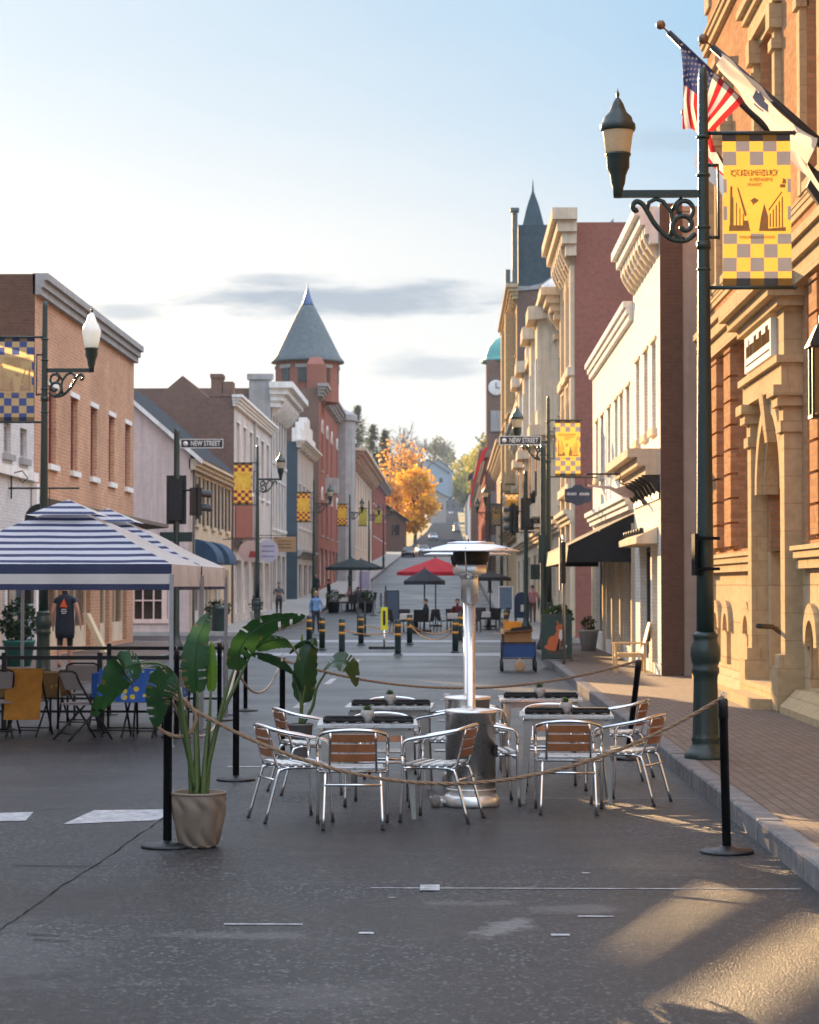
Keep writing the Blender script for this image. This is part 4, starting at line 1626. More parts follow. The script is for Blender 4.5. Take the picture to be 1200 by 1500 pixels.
# ================================================================== flags on slanting poles
def flag_pole(label, foot, tip, r=.05):
    root = thing('flagpole', label, 'flagpole', foot)
    f, t = Vector(foot), Vector(tip)
    b = MB()
    b.tube([f, f.lerp(t, .55), t], [r * 1.05, r, r * .8], 12)
    b.build('pole', m_black, root)
    b = MB()
    d = (t - f).normalized()
    b.tube([t, t + d * .1], .012, 6)
    c = t + d * .14
    b.lathe([(.0, -.062), (.04, -.048), (.06, -.015), (.06, .015), (.04, .048), (.0, .062)], c, 14)
    b.build('ball_finial', mat('bronze', (.20, .12, .07), .4, .6), root)
    b = MB()
    b.prism([f + Vector((.0, -.06, -.35)), f + Vector((.0, -.06, .25)), f + Vector((-.22, -.06, .2)), f + Vector((-.3, -.06, .02)), f + Vector((-.1, -.06, -.28))], (0, .12, 0))
    b.build('wall_bracket', m_black, root)
    return root, f, t


flag_pole('black flagpole carrying the stars and stripes, angled out over the pavement', (4.70, 27.1, 6.78), (2.72, 27.3, 8.80))
flag_pole('black flagpole carrying the white flag, right of the stars and stripes', (4.70, 24.6, 6.35), (2.98, 24.9, 8.02))


def cloth_mat(name, col, transl=.45):
    return mat(name, col, .85, 0, .08, 3, .1, transl=transl)


m_fr, m_fw, m_fb = cloth_mat('flag_red', (.52, .025, .035)), cloth_mat('flag_white', (.74, .68, .62)), cloth_mat('flag_blue', (.035, .05, .16))
# stars and stripes: hoist along the pole near its tip, cloth hanging in folds
f, t = Vector((4.70, 27.1, 6.78)), Vector((2.72, 27.3, 8.80))
root = thing('flag', 'stars and stripes flag hanging in folds from the pole beside the lamp post', 'flag', (3.0, 27.25, 7.6))
h0, h1 = t.lerp(f, .05), t.lerp(f, .45)
nu, nv = 26, 30


def usf(i, j):
    """i along the hoist from the tip, j down the fly"""
    u, v = i / nu, j / nv
    p = h0.lerp(h1, u)
    ln = 1.5 * v
    gather = 1 - .50 * min(1, v * 1.6)
    x = h0.x + .03 + (p.x - h0.x) * gather
    z = p.z - ln * (.82 - .40 * u) + .12 * v * (1 - u)
    if v > 0:
        z = min(z, p.z)
    y = p.y + .10 * math.sin(u * 13 + v * 2.2) * min(1, v * 2.4) + .04 * math.sin(u * 29) * v
    x += .06 * math.sin(u * 9 + 1.5 + v * 3) * v + .10 * v * (1 - u)
    return Vector((x, y - .055, z))


b = MB()
for j in range(nv):
    for i in range(nu):
        st = int(i / nu * 13)
        if i / nu < 7 / 13 and j / nv < .44:
            b.mi = 2
        else:
            b.mi = 0 if st % 2 == 0 else 1
        n = len(b.v)
        b.v += [tuple(usf(i, j)), tuple(usf(i + 1, j)), tuple(usf(i + 1, j + 1)), tuple(usf(i, j + 1))]
        b.smooth = True
        b.face((n, n + 1, n + 2, n + 3))
b.mi = 1
b.smooth = False
for rI in range(9):
    for cI in range(6 if rI % 2 == 0 else 5):
        u = (.5 + rI) / 9 * 7 / 13
        v = (.6 + cI + (0 if rI % 2 == 0 else .5)) / 6.4 * .44
        p = usf(u * nu, v * nv) + Vector((0, -.006, 0))
        pts = []
        for k in range(10):
            rr = .024 if k % 2 == 0 else .010
            pts.append(p + Vector((rr * math.sin(k * PI / 5), 0, rr * math.cos(k * PI / 5))))
        b.poly(pts)
b.build('flag_cloth', [m_fr, m_fw, m_fb], root)
# white flag furled along its pole, blue seal in the middle
f, t = Vector((4.70, 24.6, 6.35)), Vector((2.98, 24.9, 8.02))
root = thing('flag', 'white flag with a dark blue seal furled along its pole at the upper right', 'flag', (3.5, 24.8, 7.3))
h0, h1 = t.lerp(f, .05), t.lerp(f, .66)


def wf(i, j):
    u, v = i / 24, j / 14
    p = h0.lerp(h1, u)
    d = (.13 + .20 * u + .08 * math.sin(u * 3)) * v
    return Vector((p.x - d * .25 + .02 * math.sin(u * 20 + v * 4), p.y - .06 - .05 * math.sin(v * 5 + u * 6), p.z - d))


def wf2(i, j):
    u, v = i / 12, j / 12
    a, c = wf(16, 14), wf(24, 12)
    p = a.lerp(c, u)
    e = Vector((.26 * v, -.02 + .05 * math.sin(u * 7 + v * 3), -.36 * v - .08 * v * u))
    return p + e


b = MB()
b.grid(wf, 24, 14)
b.grid(wf2, 12, 12)
o = b.build('flag_cloth', cloth_mat('flag_cream', (.74, .69, .62), .35), root)
b = MB()
b.smooth = True
for j in range(2, 11):
    for i in range(9, 15):
        if ((i - 10.5) / 2.2) ** 2 + ((j - 5) / 3.6) ** 2 < 1 and (i * 7 + j * 5) % 7 != 0:
            q = [wf(i, j), wf(i + 1, j), wf(i + 1, j + 1), wf(i, j + 1)]
            b.poly([p + Vector((-.004, -.009, .0)) for p in q])
b.build('flag_seal', cloth_mat('seal_blue', (.12, .15, .27), .4), o)
# third flag, further along the facade, mostly hidden by the lamp post
fp, f3, t3 = flag_pole('slim flagpole further along the stone facade, half hidden by the lamp post', (4.70, 34.2, 7.9), (3.75, 34.3, 9.2), .035)
root = thing('flag', 'pale blue and white flag behind the near lamp post', 'flag', (4.2, 34.3, 8.2))
b = MB()
A, B_ = t3.lerp(f3, .1), t3.lerp(f3, .9)
for j in range(10):
    for i in range(10):
        def p3(i, j):
            u, v = i / 10, j / 10
            p = A.lerp(B_, u)
            return Vector((p.x + .05 * math.sin(v * 5 + u * 8), p.y - .05 + .06 * math.sin(u * 10), p.z - .62 * v))
        b.mi = 1 if j < 3 else (0 if j < 4 else 2)
        b.poly([p3(i, j), p3(i + 1, j), p3(i + 1, j + 1), p3(i, j + 1)])
b.build('flag_cloth', [m_fr, m_fw, cloth_mat('flag_sky', (.22, .30, .48))], root)

# ================================================================== street lamps
m_lampglass = mat('frosted_lamp_glass', (.62, .56, .42), .25, 0, .15, 6, 0, transl=.5)
m_lampwhite = mat('milky_lamp_glass', (.72, .78, .82), .2, 0, .06, 5, 0, transl=.5)


def scroll(c, r0, r1, a0, a1, n=26):
    return [(c[0] + (r0 + (r1 - r0) * k / n) * math.cos(a0 + (a1 - a0) * k / n), 0, c[1] + (r0 + (r1 - r0) * k / n) * math.sin(a0 + (a1 - a0) * k / n)) for k in range(n + 1)]


def make_lamp(label, milky=False):
    """pole at the origin, arm towards -X, banner rods towards +X"""
    root = thing('street_lamp', label, 'street lamp', (0, 0, 0), 'street lamps along the pavements')
    b = MB()
    flut = lambda a, z: 1 + (.035 * math.cos(a * 12) if .37 < z < .98 else 0)
    b.lathe([(.212, .1), (.212, .2), (.18, .23), (.145, .28), (.132, .31), (.145, .34), (.132, .37), (.126, .40), (.114, .9), (.116, .96), (.135, 1.0), (.135, 1.04), (.122, 1.06), (.136, 1.10), (.15, 1.17), (.147, 1.24), (.122, 1.30), (.118, 1.34), (.132, 1.36), (.092, 1.40)], n=48, wob=flut)
    b.build('lamp_base', m_green, root)
    b = MB()
    b.lathe([(.088, 1.38), (.085, 2.0), (.067, 4.2), (.046, 6.9), (.036, 6.99), (.0, 7.0)], n=16)
    b.lathe([(.072, 5.18), (.072, 5.26)], n=12)
    for z in (4.98, 6.30, 5.40, 5.92):
        b.lathe([(.06, z - .02), (.074, z), (.06, z + .02)], n=12)
    b.build('pole', m_green, root)
    b = MB()
    b.box(-.88, -.05, -.032, .032, 5.70, 5.77)
    b.build('lamp_arm', m_green, root)
    b = MB()
    pts = scroll((-.19, 5.42), .03, .14, R(200), R(200 + 430))
    b.tube(pts, .026, 8)
    b.tube(scroll((-.20, 5.585), .11, .045, R(-60), R(250)), .024, 8)
    arc = [(-.08, 0, 5.34), (-.18, 0, 5.27), (-.33, 0, 5.29), (-.47, 0, 5.42), (-.55, 0, 5.55), (-.60, 0, 5.63), (-.66, 0, 5.66), (-.70, 0, 5.62), (-.68, 0, 5.57), (-.65, 0, 5.58)]
    b.tube(smooth(arc, 5), .026, 8)
    b.tube([(-.33, 0, 5.31), (-.30, 0, 5.42), (-.32, 0, 5.55), (-.40, 0, 5.66), (-.47, 0, 5.685), (-.54, 0, 5.65), (-.56, 0, 5.57)], .022, 8)
    b.tube([(-.32, 0, 5.55), (-.27, 0, 5.64), (-.21, 0, 5.69)], .02, 8)
    b.build('scroll_bracket', m_green, root)
    hx = -.845
    b = MB()
    b.lathe([(.045, 5.70), (.055, 5.80), (.07, 5.84), (.08, 5.92), (.10, 5.97), (.115, 6.0), (.115, 6.10), (.13, 6.12), (.13, 6.14)], (hx, 0, 0), 16)
    b.build('lamp_socket', m_green, root)
    b = MB()
    if milky:
        b.lathe([(.11, 6.12), (.14, 6.25), (.165, 6.40), (.17, 6.46), (.15, 6.50), (.13, 6.56), (.10, 6.60), (.06, 6.72), (.03, 6.78), (.0, 6.8)], (hx, 0, 0), 24)
    else:
        b.lathe([(.11, 6.12), (.125, 6.16), (.145, 6.30), (.16, 6.38), (.155, 6.42)], (hx, 0, 0), 24)
    b.build('lamp_glass', m_lampwhite if milky else m_lampglass, root)
    b = MB()
    if milky:
        b.lathe([(.02, 6.77), (.03, 6.80), (.012, 6.86), (.0, 6.92)], (hx, 0, 0), 10)
    else:
        b.lathe([(.165, 6.36), (.178, 6.39), (.175, 6.43), (.155, 6.45), (.14, 6.50), (.09, 6.55), (.07, 6.60), (.055, 6.64), (.03, 6.68), (.012, 6.70), (.02, 6.735), (.008, 6.76), (.0, 6.80)], (hx, 0, 0), 20)
    b.build('lamp_cap', m_green, root)
    for z in (6.34, 4.80):
        b = MB()
        b.tube([(.03, 0, z), (.89, 0, z)], .02, 8)
        b.lathe([(.0, -.03), (.03, 0), (.0, .03)], (.90, 0, z), 8)
        b.build('banner_rod', m_green, root)
    b = MB()
    for z in (6.02, 5.30):
        b.tube([(.04, 0, z), (.15, 0, z)], .018, 6)
    b.tube([(.145, 0, 6.03), (.15, 0, 5.28)], .012, 6)
    b.build('banner_clip', m_green, root)
    return root


# banner cloth hanging between the rods
def make_banner(label, ca, cb, key):
    root = thing('banner', label, 'banner', (0, 0, 0), 'checked banners on the lamp posts')
    m1 = mat('banner_' + key + '_a', ca, .8, 0, .06, 4, .1, transl=.5)
    m2 = mat('banner_' + key + '_b', cb, .8, 0, .10, 4, .1, transl=.4)
    m3 = mat('banner_' + key + '_seam', [c * .25 for c in cb], .85, 0, .1, 4, .1, transl=.08)
    b = MB()
    X0_, wd, zt, zb = .19, .675, 6.36, 4.79
    nx, nz = 20, 46
    hh = (zt - zb)

    def fn(i, j):
        u, v = i / nx, j / nz
        return Vector((X0_ + wd * u + .012 * math.sin(v * 4) * (1 - u) + .01 * (v - .5), .009 * math.sin(v * 7 + u * 3) * math.sin(PI * v) + .005 * math.sin(u * 9 + v * 2) * math.sin(PI * v), zt - hh * v))
    b.smooth = True
    for j in range(nz):
        for i in range(nx):
            v = (j + .5) / nz * 11.2
            ci = i // 4
            if v < .62:
                b.mi = 2 if ci % 2 == 0 else 3
            elif v < 2.5:
                b.mi = int((ci + int((v - .62) / .94)) % 2 == 1)
            elif v < 7.2:
                k = int((v - 2.5) / .94)
                edge = i < 1 or i >= nx - 1
                b.mi = int(edge and k % 2 == 1)
            elif v < 9.9:
                b.mi = int((ci + int((v - 7.2) / .9)) % 2 == 0)
            elif v < 10.5:
                b.mi = int((ci + 3) % 2 == 0)
            else:
                b.mi = 2 if ci % 2 == 1 else 3
            b.poly([fn(i, j), fn(i + 1, j), fn(i + 1, j + 1), fn(i, j + 1)])
    m4 = mat('banner_' + key + '_hem', [c * .3 for c in ca], .85, 0, .1, 4, .1, transl=.08)
    cl = b.build('banner_cloth', [m1, m2, m3, m4], root)
    ink = mat('banner_' + key + '_ink', [.74 * a * (1, .80, .8)[k] + .12 * c for k, (a, c) in enumerate(zip(ca, cb))], .85, 0, .25, 14)
    b = MB()

    def P(u, v, sd):
        q = fn(u * nx, v * nz)
        return Vector((q.x, q.y + sd * .003, q.z))

    for sd in (-1, 1):
        def pl(pts):
            pp = [P(u, v, sd) for u, v in pts]
            b.poly(pp if sd < 0 else pp[::-1])
        # seen from this side: leaning house fronts left and right, a spire, a small bird in the sky
        pl([(.10, .35), (.13, .35), (.13, .60), (.09, .64)])
        pl([(.20, .36), (.22, .36), (.34, .535), (.31, .545)])
        for k in range(4):
            pl([(.13 + .05 * k, .42 + .035 * k), (.145 + .05 * k, .42 + .035 * k), (.145 + .05 * k, .60), (.13 + .05 * k, .60)])
        pl([(.08, .60), (.35, .60), (.40, .635), (.08, .635)])
        pl([(.29, .57), (.36, .57), (.39, .635), (.29, .635)])
        pl([(.60, .46), (.66, .545), (.66, .635), (.52, .635), (.55, .55)])
        for k in range(5):
            pl([(.68 + .045 * k, .53 - .026 * k), (.70 + .045 * k, .52 - .026 * k), (.70 + .045 * k, .61), (.68 + .045 * k, .61)])
        pl([(.66, .50), (.86, .385), (.87, .392), (.67, .51)])
        pl([(.84, .34), (.92, .34), (.92, .36), (.84, .36)])
        pl([(.885, .30), (.93, .31), (.93, .335), (.87, .335)])
        pl([(.66, .62), (.92, .61), (.92, .635), (.66, .635)])
        pl([(.39, .445), (.45, .425), (.52, .44), (.49, .455), (.46, .46), (.43, .475), (.42, .455)])
    b.build('printed_picture', ink, cl)
    zl = zt - hh * .268
    for (tx, sz, zz, xx) in (('QUEEN CITY', .082, zl, .46), ('MISCHIEF &', .045, zl - .065, .56), ('MAGIC', .045, zl - .115, .46), ('STAUNTON VIRGINIA', .036, zt - hh * .675, .5)):
        xc = X0_ + wd * xx
        text_mesh('printed_words', tx, sz, face_cam(xc, -.017, zz, True), ink, cl, .001)
        text_mesh('printed_words', tx, sz, Matrix.Translation((xc, .017, zz)) @ Matrix(((1, 0, 0, 0), (0, 0, -1, 0), (0, 1, 0, 0), (0, 0, 0, 1))), ink, cl, .001)
    return root


YEL = (.56, .33, .07)
spots = [  # x, d, rz, milky, lamp label, banner label
    (2.49, 21.6, 0, 0, 'near street lamp at the right kerb with a yellow and grey checked banner', 'large yellow and grey checked banner at the upper right, on the nearest lamp post', YEL, (.17, .175, .22), 'grey'),
    (-7.36, 39.2, PI, 1, 'street lamp with a milky glass globe at the left kerb behind the tent', 'tan and blue checked banner at the left edge, on the milky globe lamp', (.55, .40, .20), (.07, .10, .26), 'blue'),
    (2.60, 59.2, 0, 0, 'street lamp at the right corner of the side street beside the traffic lights', 'yellow banner on the lamp post at the right street corner', YEL, (.17, .175, .22), 'grey'),
    (-7.12, 79.6, PI, 0, 'street lamp at the far left corner of the side street', 'yellow and maroon checked banner in front of the pink building', (.90, .56, .08), (.36, .035, .04), 'red'),
    (-7.12, 112, PI, 0, 'street lamp before the dark teal wall up the left pavement', 'yellow and maroon checked banner beside the dark teal wall', None, None, 'red'),
    (-7.15, 152, PI, 0, 'street lamp in front of the brick tower building', 'yellow and maroon checked banner below the brick tower', None, None, 'red'),
    (-7.15, 187, PI, 0, 'street lamp in front of the far left cream building', 'lime and gold checked banner, nearer of the two far up the left pavement', (.62, .58, .10), (.36, .28, .06), 'lime'),
    (-7.15, 226, PI, 0, 'farthest street lamp up the left pavement', 'lime and gold checked banner, farther of the two up the left pavement', None, None, 'lime'),
    (2.58, 115, 0, 0, 'street lamp behind the right hand traffic light', 'small yellow banner behind the traffic light heads', None, None, 'grey'),
    (2.58, 152, 0, 0, 'distant street lamp up the right pavement under the red awning', 'distant orange yellow banner up the right pavement', None, None, 'grey'),
]
lampP = {}
banP = {}
for (x, d, rz, milky, ll, bl, ca, cb, key) in spots:
    if milky not in lampP:
        lampP[milky] = o = make_lamp(ll, milky)
        o.location = (x, d, gz(d))
        o.rotation_euler = (0, 0, rz)
    else:
        o = dup(lampP[milky], (x, d, gz(d)), rz, ll)
    if key not in banP:
        banP[key] = o = make_banner(bl, ca, cb, key)
        o.location = (x, d, gz(d))
        o.rotation_euler = (0, 0, rz)
    else:
        o = dup(banP[key], (x, d, gz(d)), rz, bl)
# sign plates strapped to the near lamp
b = MB()
root = thing('sign_plate', 'dark blank sign back strapped to the near lamp post', 'sign', (2.47, 21.5, 2.2))
b.box(2.36, 2.39, 21.33, 21.63, 1.95, 2.36)
b.box(2.39, 2.62, 21.46, 21.50, 2.30, 2.33)
b.box(2.39, 2.62, 21.46, 21.50, 2.0, 2.03)
b.build('sign_back', mat('matt_black', (.012, .012, .012), .9, 0, .2, 4, spec=.1), root)

# ================================================================== traffic lights and street signs
def signal_head(b, x, y, z, rz, n=3):
    M = Matrix.Translation((x, y, z)) @ Matrix.Rotation(rz, 4, 'Z')
    hgt = .36 * n
    b.box(-.17, .17, -.14, .14, -hgt / 2, hgt / 2, M)
    b.box(-.26, .26, .02, .045, -hgt / 2 - .1, hgt / 2 + .1, M)
    for k in range(n):
        zc = hgt / 2 - .18 - k * .36
        ring = []
        for i in range(13):
            a = R(-20 + 220 * i / 12)
            ring.append((.14 * math.cos(a), .14 * math.sin(a)))
        for (xa, za), (xb, zb) in zip(ring, ring[1:]):
            b.poly([M @ Vector((xa, .14, zc + za)), M @ Vector((xb, .14, zc + zb)), M @ Vector((xb, .40, zc + zb - .03)), M @ Vector((xa, .40, zc + za - .03))])


def signal_post(label, x, d, h, heads, sign, extra):
    root = thing('traffic_light', label, 'traffic light', (x, d, .15))
    b = MB()
    b.lathe([(.2, .15), (.2, .25), (.13, .4), (.09, .6), (.075, h - .1), (.08, h), (.0, h + .03)], (x, d, 0), 14)
    b.build('pole', m_green, root)
    for (hx, hz, rz, n) in heads:
        b = MB()
        signal_head(b, hx, d + .02, hz, rz, n)
        s_ = b.build('signal_head', m_black, root)
        b = MB()
        b.tube([(x, d, hz + .3), (hx, d, hz + .3)], .03, 6)
        b.build('mount', m_black, s_)
    if sign:
        xa, xb, zc = sign
        b = MB()
        b.box(xa, xb, d - .02, d + .02, zc - .12, zc + .12)
        sgn = b.build('street_sign', mat('sign_black', (.02, .022, .025), .5), root)
        b = MB()
        mw = mat('sign_white', (.72, .72, .70), .5, 0, .06)
        e = .018
        for q in ((xa, xb, zc + .12 - e, zc + .12), (xa, xb, zc - .12, zc - .12 + e), (xa, xa + e, zc - .1, zc + .1), (xb - e, xb, zc - .1, zc + .1)):
            b.box(q[0], q[1], d - .026, d - .018, q[2], q[3])
        b.lathe([(.0, 0), (.065, 0), (.065, .006), (.0, .006)], (0, 0, 0), 14, M=Matrix.Translation((xa + .13, d - .019, zc)) @ Matrix.Rotation(R(90), 4, 'X'))
        b.build('sign_border', mw, sgn)
        text_mesh('sign_words', 'NEW STREET', .185, face_cam(xa + .22 + (xb - xa - .25) / 2, d - .024, zc), mw, sgn, .003, sx=.72 * (xb - xa) / 1.12, bold=.012)
    for (xa, xb, za, zb) in extra:
        b = MB()
        b.box(xa, xb, d - .07, d - .04, za, zb)
        b.build('sign_back', m_green, root)
    return root


d = 57
signal_post('traffic light post with the New Street sign rising behind the tent', -7.22, d, 5.95, [(-7.23, 4.1, 0, 3), (-6.72, 4.05, R(-75), 2)], (-7.12, -6.0, 5.57), [(-7.65, -6.8, 3.0, 3.25)])
signal_post('traffic light post with a New Street sign at the right corner', 2.42, 58.2, 5.6, [], (1.25, 2.36, 5.72), [(2.28, 2.5, 2.45, 3.2)])
signal_post('traffic light post with two dark signal heads beyond the right corner', 2.92, 87, 6.4, [(2.98, 4.7, 0, 3), (2.45, 4.5, R(70), 3), (3.3, 5.0, R(-60), 3)], None, [(3.1, 3.6, 2.1, 2.7)])
# small parking sign post seen edge-on at the kerb
root = thing('sign_post', 'slim sign post with its sign seen edge-on beside the fox board', 'sign', (2.42, 47.6, .15))
b = MB()
b.tube([(2.42, 47.6, .15), (2.42, 47.6, 2.95)], .035, 8)
b.build('post', mat('galvanised_steel', (.30, .29, .27), .45, .7), root)
b = MB()
b.box(2.32, 2.35, 47.4, 47.75, 1.75, 2.9)
b.box(2.36, 2.46, 47.5, 47.55, 1.9, 2.8)
b.build('sign_plate', m_black, root)
# ================================================================== street furniture in the dining enclosure
m_alu = mat('polished_aluminium', (.80, .80, .80), .16, 1.0, .03, 1)
m_steel = mat('brushed_steel', (.84, .81, .77), .36, .92, .04, 1)
m_slat = mat('varnished_teak_slat', (.30, .115, .045), .38, 0, .3, 9, .1)
m_seat = mat('aluminium_slat', (.78, .77, .75), .34, .7, .04, 1.5)
m_tabletop = mat('galvanised_table_top', (.60, .60, .59), .3, .85, .08, 1.5)
m_tableleg = mat('grey_table_steel', (.36, .33, .30), .4, .75, .1, 1.5)
m_napkin = mat('black_napkin', (.018, .017, .017), .9, 0, .3, 20, .4)
m_rubber = mat('black_rubber', (.02, .02, .02), .8)


def make_chair():
    root = thing('cafe_chair', '', 'chair', (0, 0, 0), 'aluminium chairs round the cafe tables')
    r = .0125
    half = [(.272, .215, .52), (.276, .215, .585), (.276, .19, .632), (.275, .13, .652), (.272, 0, .675), (.262, -.13, .70), (.235, -.215, .722), (.17, -.268, .742), (.08, -.292, .752), (0, -.298, .755)]
    loop = smooth(half + [(-x, y, z) for x, y, z in half[-2::-1]], 5)
    b = MB()
    b.tube(loop, r * 1.15, 8)
    b.build('arm_loop', m_alu, root)
    for sx in (1, -1):
        b = MB()
        b.tube(smooth([(sx * .272, .215, .53), (sx * .27, .22, .25), (sx * .272, .235, .02)], 3), r, 8)
        lg = b.build('leg', m_alu, root)
        b = MB()
        b.tube([(sx * .272, .2355, .022), (sx * .272, .236, 0)], r * 1.2, 8)
        b.build('foot_cap', m_rubber, lg)
        b = MB()
        b.tube(smooth([(sx * .20, .16, .425), (sx * .205, -.10, .425), (sx * .206, -.17, .41), (sx * .212, -.20, .37), (sx * .225, -.30, .02)], 4), r, 8)
        lg = b.build('leg', m_alu, root)
        b = MB()
        b.tube([(sx * .225, -.3, .022), (sx * .226, -.306, 0)], r * 1.2, 8)
        b.build('foot_cap', m_rubber, lg)
        b = MB()
        b.tube(smooth([(sx * .18, -.10, .425), (sx * .18, -.17, .43), (sx * .178, -.205, .47), (sx * .17, -.27, .735)], 4), r * .85, 8)
        b.build('back_upright', m_alu, root)
    b = MB()
    b.tube([(-.215, -.225, .335), (.215, -.225, .335)], r * .8, 8)
    b.build('stretcher', m_alu, root)
    b = MB()
    b.tube([(-.27, .21, .40), (.27, .21, .40)], r * .8, 8)
    b.tube([(-.205, .12, .425), (-.272, .215, .425)], r * .8, 6)
    b.tube([(.205, .12, .425), (.272, .215, .425)], r * .8, 6)
    b.tube([(-.272, .215, .425), (-.27, .21, .40)], r * .8, 6)
    b.tube([(.272, .215, .425), (.27, .21, .40)], r * .8, 6)
    b.build('seat_frame', m_alu, root)
    b = MB()
    for k in range(6):
        y = .185 - k * .066
        z = .444 + .010 * abs(k - 2.5) * .5
        M = Matrix.Translation((0, y, z)) @ Matrix.Rotation((k - 2.5) * .03, 4, 'X')
        b.box(-.235, .235, -.024, .024, -.007, .007, M)
    b.build('seat', m_seat, root)
    b = MB()
    for k in range(3):
        z = .515 + k * .075
        y = -.205 - (z - .47) * .235
        n = 8
        for i in range(n):
            xa, xb = -.185 + .37 * i / n, -.185 + .37 * (i + 1) / n
            f = lambda x: y - .028 * (1 - (x / .2) ** 2) + .012
            p = [(xa, f(xa), z), (xb, f(xb), z), (xb, f(xb) - .014, z + .06), (xa, f(xa) - .014, z + .06)]
            b.smooth = False
            b.prism(p, (0, -.011, -.003))
    b.build('backrest', m_slat, root)
    return root


def make_table():
    root = thing('cafe_table', '', 'table', (0, 0, 0), 'square metal cafe tables')
    b = MB()
    s = .4
    b.box(-s, s, -s, s, .722, .745)
    b.build('table_top', m_tabletop, root)
    b = MB()
    for a in range(4):
        M = Matrix.Rotation(a * PI / 2, 4, 'Z')
        b.box(-.33, .33, -.352, -.340, .66, .7215, M)
    b.build('apron', m_tableleg, root)
    for sx in (1, -1):
        for sy in (1, -1):
            b = MB()
            def sec(cx, cy, w, z):
                return [(sx * (cx - w), sy * (cy - w), z), (sx * cx, sy * (cy - w), z), (sx * cx, sy * cy, z), (sx * (cx - w), sy * cy, z)]
            st = [sec(.365, .365, .075, .70), sec(.37, .37, .055, .4), sec(.385, .385, .035, .05), sec(.388, .388, .034, .0)]
            n0 = len(b.v)
            for q in st:
                b.v += q
            fl = sx * sy < 0
            for i in range(3):
                for k in range(4):
                    f = (n0 + i * 4 + k, n0 + i * 4 + (k + 1) % 4, n0 + i * 4 + 4 + (k + 1) % 4, n0 + i * 4 + 4 + k)
                    b.face(f if fl else f[::-1])
            b.build('leg', m_tableleg, root)
    return root


chair0, table0 = make_chair(), make_table()
used = {}


def place(proto, key, x, y, rz, label):
    if key not in used:
        used[key] = 1
        o = proto
        o.location = (x, y, 0)
        o.rotation_euler = (0, 0, rz)
        o['label'] = label
        return o
    return dup(proto, (x, y, 0), rz, label)


TB = [(-.69, 17.75, 'front left'), (-.58, 20.3, 'rear left'), (.98, 19.0, 'front right'), (.86, 21.7, 'rear right')]
for x, y, nm in TB:
    place(table0, 'table', x, y, R({'front left': 2, 'rear left': -1, 'front right': -2, 'rear right': 1}[nm]), 'grey metal cafe table, the ' + nm + ' one of the four around the heaters')
CH = [
    (-1.26, 17.35, -68, 'chair facing right at the left end of the front left table'),
    (-.77, 16.88, 3, 'chair with its slatted back to the camera at the front left table'),
    (-.11, 17.35, 74, 'chair turned left beside the front heater at the front left table'),
    (-.62, 18.55, 178, 'chair facing the camera behind the front left table'),
    (-1.30, 19.6, -70, 'chair at the left end of the rear left table, before the plant tub'),
    (-.12, 20.2, 84, 'chair at the right end of the rear left table, half hidden by the heaters'),
    (-.58, 21.2, 182, 'chair facing the camera behind the rear left table'),
    (.30, 18.65, -84, 'chair right of the front heater, facing right to the front right table'),
    (.95, 18.0, -3, 'chair with its slatted back to the camera at the front right table'),
    (1.50, 18.75, 66, 'chair turned left at the kerb end of the front right table'),
    (.92, 20.0, 182, 'chair facing the camera behind the front right table'),
    (.28, 21.5, -86, 'chair right of the rear heater, at the rear right table'),
    (1.58, 21.1, 72, 'chair by the kerb at the rear right table'),
]
for x, y, a, l in CH:
    place(chair0, 'chair', x, y, R(a), 'aluminium ' + l)
# napkin rolls and succulents on the tables
b0 = MB()
nap = None
for x, y, nm in TB:
    for sd, dx in (('left', -.19), ('right', .21)):
        lab = 'dark napkin bundle on the ' + sd + ' side of the ' + nm + ' cafe table'
        if nap is None:
            nap = b = MB()
            b.grid(lambda i, j: Vector((-.165 + .33 * i / 12, .075 * math.cos(j / 12 * 2 * PI), .022 + .021 * math.sin(j / 12 * 2 * PI) + .004 * math.sin(i * 1.7 + j))), 12, 12)
            for sx in (-1, 1):
                b.poly([(sx * .165, .075 * math.cos(j / 12 * 2 * PI), .022 + .021 * math.sin(j / 12 * 2 * PI)) for j in range(12)][::-sx])
            b.box(-.15, .15, -.06, .05, .04, .052)
            nap = b.build('napkin_bundle', m_napkin)
            tag(nap, lab, 'napkin', 'napkin bundles on the tables')
            o = nap
        else:
            o = nap.copy()
            COL.objects.link(o)
            o['label'] = lab
        o.location = (x + dx, y - .05, .746)
        o.rotation_euler = (0, 0, R(random.uniform(-4, 4)))
m_potg = mat('speckled_grey_pot', (.33, .30, .27), .7, 0, .35, 60, .2)
m_succ = foliage('succulent_green', (.045, .085, .035), (.12, .17, .07), .15, 30)
suc = None
for x, y, nm in TB:
    lab = 'small succulent in a grey pot on the ' + nm + ' cafe table'
    if suc is None:
        suc = thing('succulent', lab, 'plant', (0, 0, 0), 'succulents on the tables')
        b = MB()
        b.lathe([(.036, 0), (.052, .02), (.058, .06), (.05, .10), (.046, .10), (.044, .09), (.0, .088)], n=18)
        b.build('pot', m_potg, suc)
        b = MB()
        rnd = random.Random(2)
        for k in range(26):
            a = k * 2.4
            t = k / 26
            L_ = .05 + .02 * rnd.random()
            el = .25 + 1.1 * (1 - t)
            d = Vector((math.cos(a) * math.sin(el), math.sin(a) * math.sin(el), math.cos(el)))
            p = Vector((0, 0, .088))
            sd = d.cross(Vector((0, 0, 1))).normalized() * .011
            b.poly([p - sd, p + sd, p + d * L_ * .6 + sd * 1.2, p + d * L_, p + d * L_ * .6 - sd * 1.2])
        b.build('leaf_rosette', m_succ, suc)
        o = suc
    else:
        o = dup(suc, (0, 0, 0), .7, lab)
    o.location = (x + .0, y - .02, .745)

